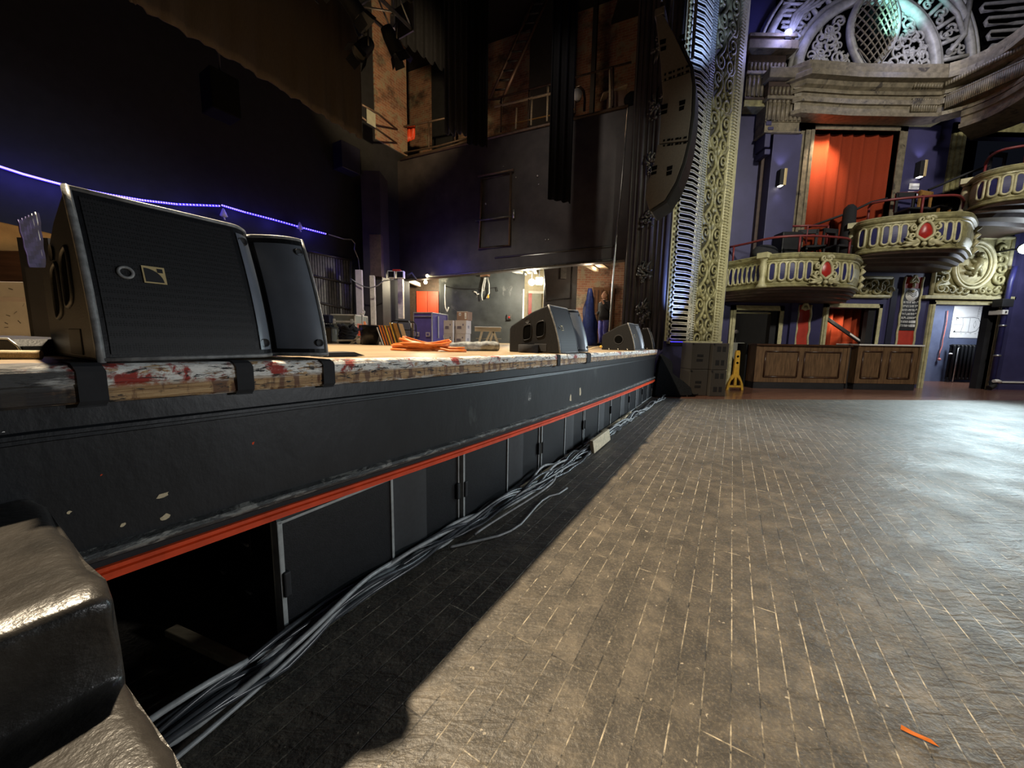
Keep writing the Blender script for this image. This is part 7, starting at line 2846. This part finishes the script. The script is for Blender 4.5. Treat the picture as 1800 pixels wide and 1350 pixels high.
K['banner'] = M('black_sign_board', (0.02, 0.02, 0.022), 0.5)
x0, x1, z0, z1 = rect_w(1396, 536, 1418, 660, YW)
r = thing('wall_panel', 'narrow red panel with a wavy gilt edge between the dark doorway and the red curtained doorway', 'panel', ((x0 + x1) / 2, YW, z0), 0)
w_ = (x1 - x0) / 2
obj('panel_field', MB().box(-w_, w_, -0.02, 0, 0, z1 - z0), K['red'], r)
b = MB()
for sx in (-1, 1):
    b.tube([(sx * w_ + 0.012 * math.sin(k * 1.3), -0.03, (z1 - z0) * k / 24) for k in range(25)], 0.028, 6)
obj('gilt_edge', b, K['goldlight'], r)
b = MB()
for sx in (-1, 1):
    b.tube([(sx * (0.02 + 0.11 * q_ / 12) * math.cos(q_ * 0.4), -0.05, z1 - z0 - 0.02 + 0.09 * math.sin(q_ * 0.5)) for q_ in range(13)], 0.03, 6)
b.ball((0, -0.05, z1 - z0 - 0.1), 0.06, 8, 6)
obj('crest', b, K['goldlight'], r)
x0, x1, z0, z1 = rect_w(1577, 487, 1608, 660, YW)
r = thing('wall_panel', 'tall sign panel in red and black with a white disc and lines of lettering, above the second bar', 'sign', ((x0 + x1) / 2, YW, z0), 0)
w_, hh = (x1 - x0) / 2, z1 - z0
obj('panel_field', MB().box(-w_, w_, -0.02, 0, 0, hh), K['red'], r)
b = MB()
for sx in (-1, 1):
    b.tube([(sx * w_ + 0.010 * math.sin(k * 1.3), -0.03, hh * k / 30) for k in range(31)], 0.026, 6)
obj('gilt_edge', b, K['goldlight'], r)
b = MB()
for sx in (-1, 1):
    b.tube([(sx * (0.02 + 0.11 * q_ / 12) * math.cos(q_ * 0.4), -0.05, hh - 0.06 + 0.09 * math.sin(q_ * 0.5)) for q_ in range(13)], 0.03, 6)
b.ball((0, -0.05, hh - 0.22), 0.05, 8, 6, (0.8, 0.6, 1.5))
b.ball((0, -0.05, hh - 0.38), 0.035, 8, 6)
obj('crest', b, K['goldlight'], r)
zA, zB = at(1592, 581, YW).z - z0, at(1592, 507, YW).z - z0
so = obj('sign_board', MB().box(-w_ * 0.94, w_ * 0.94, -0.03, 0, zA, zB), K['banner'], r)
b = MB().lathe([(0, 0.004), (w_ * 0.72, 0.004), (w_ * 0.72, 0.0)], (0.0, -0.03, zB - 0.17), 24, (0, -1, 0))
ro = obj('sign_disc', b, K['paper'], so)
b = MB()
for k in range(3):
    b.tube([(w_ * 0.5 * (q_ / 6 - 1) , -0.036, zB - 0.19 + 0.045 * k + 0.03 * math.sin(q_ * 0.6)) for q_ in range(13)], 0.008, 5)
obj('disc_mark', b, K['ink'], ro)
b = MB()
rows_ = [(0.86, 0.7), (0.9, 0.9), (0.8, 0.5), (0.85, 0.85), (0.75, 0.8), (0.6, 0.9), (0.7, 0.9)]
for k, (la_, lb_) in enumerate(rows_):
    z = zB - 0.40 - 0.105 * k
    x = -w_ * 0.82
    random.seed(40 + k)
    while x < w_ * 0.55:
        ww = random.uniform(0.018, 0.034)
        b.box(x, x + 0.008, -0.034, -0.03, z, z + 0.06)
        if random.random() < 0.7:
            b.box(x, x + ww, -0.034, -0.03, z + 0.05 * random.choice((0, 0.5, 1)), z + 0.05 * random.choice((0, 0.5, 1)) + 0.012)
        if random.random() < 0.6:
            b.box(x + ww - 0.008, x + ww, -0.034, -0.03, z, z + 0.06)
        x += ww + 0.010
    if k >= 5:
        b.box(w_ * 0.35, w_ * 0.85, -0.034, -0.03, z - 0.005, z + 0.065)
    else:
        b.tube([(w_ * 0.55, -0.034, z + 0.03), (w_ * 0.8, -0.034, z + 0.04), (w_ * 0.72, -0.034, z + 0.065)], 0.007, 5)
obj('sign_lettering', b, K['paper'], so)
random.seed(77)


def relief(name, lab, px0, py0, px1, py1, medallion):
    x0, x1, z0, z1 = rect_w(px0, py0, px1, py1, YW)
    w_, hh = x1 - x0, z1 - z0
    r_ = thing(name, lab, 'plaster panel', (x0, YW - 0.02, z0))
    obj('panel_ground', MB().box(0, w_, -0.03, 0, 0, hh), K['gold'], r_)
    b_ = MB()
    for a, c in (((0, 0), (w_, 0)), ((w_, 0), (w_, hh)), ((w_, hh), (0, hh)), ((0, hh), (0, 0))):
        b_.tube([(a[0], -0.04, a[1]), (c[0], -0.04, c[1])], 0.05, 6)
    obj('border', b_, K['goldlight'], r_)
    b_ = MB()

    def sp(cx, cz_, rr, a0, turns, hand, th):
        pts_ = [(cx + rr * (1 - 0.85 * q_ / 16) * math.cos(a0 + hand * turns * 6.283 * q_ / 16), -0.06 - 0.02 * math.sin(q_ / 16 * 3), cz_ + rr * (1 - 0.85 * q_ / 16) * math.sin(a0 + hand * turns * 6.283 * q_ / 16)) for q_ in range(17)]
        b_.tube(pts_, [th * (1 - 0.5 * q_ / 16) for q_ in range(17)], 6)
    if medallion:
        cx, cz_, ra, rb = w_ * 0.5, hh * 0.52, w_ * 0.27, hh * 0.40
        m_ = MB()
        for k in (1.0, 0.84):
            m_.tube([(cx + ra * k * math.cos(a), -0.08, cz_ + rb * k * math.sin(a)) for a in [2 * math.pi * q_ / 36 for q_ in range(36)]], 0.05 if k == 1 else 0.025, 7, True)
        m_.lathe([(0, 0.10), (0.5, 0.08), (0.8, 0.05), (1.0, 0.0)], (0, 0, 0), 32, (0, -1, 0))
        n0 = len(m_.v) - 4 * 32
        m_.v = m_.v[:n0] + [(cx + v[0] * ra * 0.84, -0.03 + v[1], cz_ + v[2] * rb * 0.84) for v in m_.v[n0:]]
        obj('medallion', m_, K['goldlight'], r_)
        for k in range(7):
            a = 0.5 + k * 0.8
            b_.tube([(cx + ra * 0.6 * math.cos(a) * q_, -0.15 + 0.02 * q_, cz_ + rb * (0.6 * math.sin(a) * q_ - 0.1 + 0.15 * math.sin(q_ * 3 + k))) for q_ in (0.15, 0.4, 0.7, 0.95)], [0.05, 0.06, 0.045, 0.02], 7)
        b_.ball((cx + 0.05, -0.15, cz_ + rb * 0.42), 0.075, 9, 7)
        b_.tube([(cx + 0.04, -0.14, cz_ + rb * 0.3), (cx, -0.16, cz_), (cx - 0.12, -0.15, cz_ - rb * 0.4)], [0.07, 0.10, 0.06], 8)
        obj('relief_figure', b_, K['gold'], r_)
        for sx in (-1, 1):
            b_ = MB()
            for j in range(5):
                sp(cx + sx * (w_ * 0.40 - 0.02 * j), hh * (0.12 + 0.17 * j), 0.17, 1.2 + j, 1.2, sx * (1 if j % 2 else -1), 0.05)
            for j in range(4):
                sp(cx + sx * w_ * (0.08 + 0.09 * j), hh * 0.08, 0.12, j, 1.1, sx, 0.05)
            obj('scrollwork', b_, K['gold'], r_)
        b_ = MB()
        sp(cx, hh * 0.98, 0.16, 0, 1.2, 1, 0.06)
        sp(cx - 0.25, hh * 0.95, 0.13, 2, 1.2, -1, 0.05)
    else:
        n_ = 12
        for k in range(n_):
            sp(w_ * (0.06 + 0.88 * k / (n_ - 1)), hh * (0.5 + 0.2 * math.sin(k * 2.1)), hh * 0.28, k * 1.7, 1.2, 1 if k % 2 else -1, 0.045)
        for k in range(9):
            a = random.uniform(0, 6)
            b_.ball((w_ * random.uniform(0.1, 0.9), -0.05, hh * random.uniform(0.2, 0.8)), 0.055, 8, 6)
    obj('carving', b_, K['gold'], r_)
    return r_


relief('carved_panel', 'long gilded carved panel over the red curtained doorway', 1472, 489, 1562, 521, False)
relief('carved_panel', 'large gilded panel with an oval medallion over the lit corridor doorway', 1640, 418, 1768, 520, True)
# wall edge strips
struct('trim_5', MB().box(at(1740, 525, YW).x - 1.9, at(1776, 525, YW).x, YW - 0.12, YW, WZ(1700, 527), WZ(1700, 521)), K['goldlight'], bevel=0.01)
x0 = at(1566, 560, YW).x
struct('trim_6', MB().box(x0 - 0.1, x0 + 0.06, YW - 0.03, YW, 0, 2.7), K['navy'])
struct('trim_7', MB().box(at(1382, 600, YW).x, at(1393, 600, YW).x, YW - 0.08, YW, 0, 2.5), K['purple'])
# nearer purple wall at the picture edge, with pipe
xw = at(1770, 600, 10.08).x
struct('wall_hall_end', MB().box(xw, 15.5, 10.08, YW, 0, 4.3), K['purple'])
struct('baseboard_hall', MB().box(at(1760, 670, 10.0).x, 15.5, 10.03, 10.09, 0.20, 0.24), K['white'])
r = thing('down_pipe', 'dark blue pipe running down the purple wall beside the corridor door', 'pipe', at(1748, 688, 9.95))
oo = Vector(r.location)
oo.z = 0
r.location.z = 0
xp = at(1757, 600, 9.95).x - oo.x
b = MB().tube([(xp, 0, 0.2), (xp, 0, 2.9), (xp + 0.05, 0.0, 3.3)], 0.055, 10)
obj('pipe_run', b, K['navyp'] if 'navyp' in K else K['purpled'], r)
b = MB()
for z in (0.95, 1.75):
    b.lathe([(0.055, -0.02), (0.075, -0.02), (0.075, 0.02), (0.055, 0.02)], (xp, 0, z), 12)
obj('pipe_clip', b, K['steel'], r)
obj('junction_box', MB().box(xp - 0.26, xp + 0.04, -0.12, 0.1, at(1770, 540, 9.95).z, at(1770, 526, 9.95).z), K['black'], r, 0.01)
obj('pipe_elbow', MB().tube([(xp, 0, 0.25), (xp - 0.02, -0.05, 0.12), (xp - 0.12, -0.05, 0.06)], 0.07, 10), K['black'], r)
obj('valve', MB().tube([(xp - 0.12, -0.12, 0.26), (xp - 0.02, -0.12, 0.27), (xp + 0.06, -0.12, 0.24)], 0.045, 8), K['white'], r)
r = thing('switch_box', 'small white switch box on the door jamb by the pipe', 'switch', at(1765, 549, 9.92))
obj('box_body', MB().box(-0.10, 0.05, -0.05, 0.25, -0.06, 0.06), K['white'], r, 0.01)
obj('switch', MB().box(-0.04, 0.0, -0.06, -0.05, -0.02, 0.03), K['greymetal'], r)
r = thing('flood_lamp', 'glaring cool white wall lamp at the photo edge under the highest box', 'lamp', at(1803, 437, 9.5))
obj('lens', MB().lathe([(0, 0.02), (0.10, 0.015), (0.12, 0.0)], (0, 0, 0), 18, (-0.6, -0.7, -0.3)), K['lampc'], r)
obj('lamp_body', MB().lathe([(0.125, 0.02), (0.13, -0.05), (0.10, -0.2), (0, -0.22)], (0, 0, 0), 18, (-0.6, -0.7, -0.3)), K['black'], r)
obj('bracket', MB().tube([(0.05, 0.1, 0), (0.06, 0.3, 0.05), (0.06, 0.74, 0.05)], 0.025, 8), K['black'], r)
light('flood_lamp_wall_glow', 'POINT', at(1822, 470, 9.3), 60, (0.80, 0.88, 1.0), size=0.1)

# corridor contents
Y = 12.19
x0, x1, z0, z1 = rect_w(1673, 536, 1733, 594, Y)
r = thing('floor_plan', 'large white sheet with a floor plan drawing pinned up in the lit corridor', 'poster', (x0, Y, z0))
w_, hh = x1 - x0, z1 - z0
obj('sheet', MB().box(0, w_, -0.008, 0, 0, hh), K['paper'], r)
b = MB()
def ln(pts, th=0.006):
    b.tube([(p_[0] * w_, -0.011, p_[1] * hh) for p_ in pts], th, 4)
ln([(0.12, 0.18), (0.62, 0.17), (0.75, 0.22), (0.83, 0.35), (0.83, 0.48), (0.76, 0.60), (0.62, 0.62), (0.12, 0.60)])
ln([(0.12, 0.18), (0.12, 0.24)])
ln([(0.12, 0.60), (0.12, 0.53)])
ln([(0.30, 0.18), (0.34, 0.4), (0.30, 0.61)], 0.004)
ln([(0.52, 0.18), (0.52, 0.61)], 0.004)
ln([(0.05, 0.40), (0.30, 0.40)], 0.003)
ln([(0.68, 0.30), (0.72, 0.40), (0.68, 0.52), (0.64, 0.40), (0.68, 0.30)], 0.003)
ln([(0.10, 0.62), (0.70, 0.66)], 0.003)
ln([(0.72, 0.62), (0.72, 0.80), (0.74, 0.95)], 0.003)
for k in range(4):
    ln([(0.72, 0.66 + 0.07 * k), (0.77, 0.66 + 0.07 * k)], 0.003)
for k in range(3):
    ln([(0.8, 0.90 - 0.04 * k), (0.95, 0.90 - 0.04 * k)], 0.003)
for k in range(5):
    ln([(0.15 + 0.14 * k, 0.13), (0.20 + 0.14 * k, 0.13)], 0.004)
b.prism([(0.08, 0.16), (0.16, 0.17), (0.10, 0.22)], lambda a_, c_, d_: (a_ * w_, -0.010 - d_, c_ * hh), 0, 0.002)
b.prism([(0.08, 0.62), (0.18, 0.61), (0.17, 0.57)], lambda a_, c_, d_: (a_ * w_, -0.010 - d_, c_ * hh), 0, 0.002)
b.prism([(0.80, 0.17), (0.90, 0.18), (0.89, 0.26)], lambda a_, c_, d_: (a_ * w_, -0.010 - d_, c_ * hh), 0, 0.002)
obj('plan_drawing', b, K['ink'], r)
x0, x1, z0, z1 = rect_w(1667, 606, 1722, 667, 12.0)
r = thing('radiator', 'black cast iron column radiator under the floor plan in the corridor', 'radiator', (x0, 11.95, max(0.0, 0.0)))
w_ = x1 - x0
hh = z1
b = MB()
for k in range(8):
    x = w_ * (k + 0.5) / 8
    for dy in (0.0, 0.09):
        b.tube([(x, dy, 0.10), (x, dy, hh - 0.06), (x, dy + 0.02, hh - 0.01)], 0.036, 8)
    b.tube([(x, 0, hh - 0.03), (x, 0.09, hh - 0.03)], 0.04, 8)
    b.tube([(x, 0, 0.12), (x, 0.09, 0.12)], 0.04, 8)
obj('sections', b, K['cab'], r)
b = MB()
for x in (0.05, w_ - 0.05):
    b.box(x - 0.03, x + 0.03, 0.0, 0.09, 0, 0.1)
obj('foot', b, K['black'], r)
obj('feed_pipe', MB().tube([(0.12, -0.05, 0.02), (0.13, -0.05, hh - 0.12), (0.18, -0.04, hh - 0.10)], 0.015, 8), K['steel'], r)
obj('valve', MB().ball((-0.03, 0, hh - 0.3), 0.04, 8, 6, (1.4, 1, 0.7)), K['white'], r)
pts = [at(x, y, 12.15) for x, y in [(1666, 546), (1664, 565), (1660, 585), (1657, 598), (1656, 608), (1652, 618), (1650, 630)]]
ori_ = pts[-1]
r = thing('pull_cord', 'pink pull cord with a round knob hanging on the corridor wall', 'cord', ori_)
obj('cord', MB().tube([p_ - ori_ for p_ in pts], 0.016, 6), K['pink'], r)
obj('cord_knob', MB().ball((0, -0.02, -0.03), 0.045, 10, 7), K['pink'], r)
r = thing('cloth_bundle', 'pale folded screen just inside the dark doorway behind the yellow stand', 'screen', (at(1291, 640, 10.8).x, 10.8, 0))
obj('screen_sheet', MB().box(-0.16, 0.26, 0, 0.05, 0, at(1291, 602, 10.8).z), K['corridor2'] if 'corridor2' in K else K['greycase'], r, 0.03)
obj('screen_head', MB().ball((-0.03, 0.0, at(1291, 583, 10.8).z), 0.06, 8, 6), K['white'], r)
obj('screen_pole', MB().cyl((-0.03, 0.02, 0), (-0.03, 0.02, at(1291, 585, 10.8).z), 0.012, n=6), K['greymetal'], r)

# ---------------------------------------------------------------- wooden bars
def bar(lab, px0, px1, Y, panels, topmat, d=0.62):
    x0, x1 = at(px0, 645, Y).x, at(px1, 645, Y).x
    ht = at((px0 + px1) / 2, 605.5, Y).z
    r_ = thing('bar_counter', lab, 'bar', (x0, Y, 0))
    w_ = x1 - x0
    obj('plinth', MB().box(0.02, w_ - 0.02, 0.03, d, 0, 0.17), K['black'], r_)
    obj('body', MB().box(0, w_, 0.02, d, 0.17, ht - 0.04), K['oak'], r_)
    obj('worktop', MB().box(-0.03, w_ + 0.03, -0.04, d + 0.03, ht - 0.04, ht), topmat, r_, 0.008)
    for a, c in panels:
        xa_, xb_ = at(a, 645, Y).x - x0, at(c, 645, Y).x - x0
        za, zb_ = 0.31, ht - 0.19
        b_ = MB()
        b_.box(xa_, xb_, 0.0, 0.03, za, zb_)
        po = obj('panel', MB().box(xa_ + 0.03, xb_ - 0.03, 0.008, 0.03, za + 0.03, zb_ - 0.03), K['oak'], r_, 0.006)
        b_ = MB()
        for (u_, v_) in (((xa_, za), (xb_, za)), ((xb_, za), (xb_, zb_)), ((xb_, zb_), (xa_, zb_)), ((xa_, zb_), (xa_, za))):
            b_.tube([(u_[0], 0.008, u_[1]), (v_[0], 0.008, v_[1])], 0.018, 6)
        obj('panel_moulding', b_, K['oakd'], po)
    for xx in (0.03, w_ - 0.03):
        obj('stile', MB().box(xx - 0.03, xx + 0.03, 0.0, 0.03, 0.17, ht - 0.04), K['oak'], r_, 0.004)
    return ht


ht = bar('long brown wooden bar front beside the yellow stand', 1327, 1491, 9.42, [(1344, 1402), (1413, 1476)], K['oakd'])
bar('shorter brown wooden bar front with a pale top beside the corridor door', 1505, 1616, 9.5, [(1515, 1548), (1563, 1601)], K['white'])
r = thing('black_cabinet', 'black panelled cabinet between the yellow stand and the long bar', 'cabinet', (at(1309, 645, 9.75).x, 9.75, 0))
w_ = at(1331, 645, 9.75).x - at(1309, 645, 9.75).x
obj('carcass', MB().box(0, w_, 0, 0.4, 0, ht), K['cab'], r, 0.006)
obj('door_panel', MB().box(0.07, w_ - 0.07, -0.012, 0, 0.3, ht - 0.12), K['soffit'], r, 0.006)
r = thing('bar_gap_board', 'black board closing the gap between the two wooden bars', 'board', (at(1490, 645, 9.7).x, 9.7, 0))
w_ = at(1507, 645, 9.7).x - at(1490, 645, 9.7).x
obj('board', MB().box(0, w_, 0, 0.05, 0, ht + 0.02), K['black'], r, 0.004)
obj('white_catch', MB().box(0.05, 0.09, -0.01, 0, 0.35, 0.40), K['white'], r)

# yellow stand
Y = 8.95
c = at(1292, 683, Y)
r = thing('plastic_stand', 'bright yellow plastic stand with two holes in its neck beside the bar', 'stand', (c.x, Y, 0), 0.0)
hh = at(1297, 616, Y).z
b = MB()
fn = lambda a_, c_, d_: (a_, d_, c_)
e = 0.035
b.prism([(-0.075, 0.37 * hh), (0.075, 0.37 * hh), (0.065, 0.5 * hh), (0.055, 0.94 * hh), (0.035, hh), (-0.035, hh), (-0.055, 0.94 * hh), (-0.065, 0.5 * hh)], fn, 0, 0.06)
b.prism([(-0.075, 0.40 * hh), (-0.01, 0.36 * hh), (-0.12, 0.22 * hh), (-0.16, 0.0), (-0.215, 0.0), (-0.19, 0.16 * hh), (-0.14, 0.28 * hh)], fn, 0, 0.06)
b.prism([(0.075, 0.40 * hh), (0.14, 0.28 * hh), (0.19, 0.16 * hh), (0.215, 0.0), (0.16, 0.0), (0.12, 0.22 * hh), (0.01, 0.36 * hh)], fn, 0, 0.06)
b.prism([(-0.18, 0.07 * hh), (0.18, 0.07 * hh), (0.175, 0.12 * hh), (-0.175, 0.12 * hh)], fn, 0.005, 0.055)
b.prism([(-0.035, 0.1 * hh), (0.035, 0.1 * hh), (0.03, 0.4 * hh), (-0.03, 0.4 * hh)], fn, 0.005, 0.055)
obj('stand_body', b, K['yellow'], r, 0.006)
for z in (0.85, 0.69):
    obj('neck_hole', MB().lathe([(0, 0.003), (0.027, 0.003), (0.03, 0.0)], (0, 0, z * hh), 14, (0, -1, 0)), K['void'], r)  # flat dark discs painted as the shaded holes
obj('rib', MB().box(-0.02, 0.02, -0.01, 0, 0.42 * hh, 0.6 * hh), K['yellow'], r, 0.004)
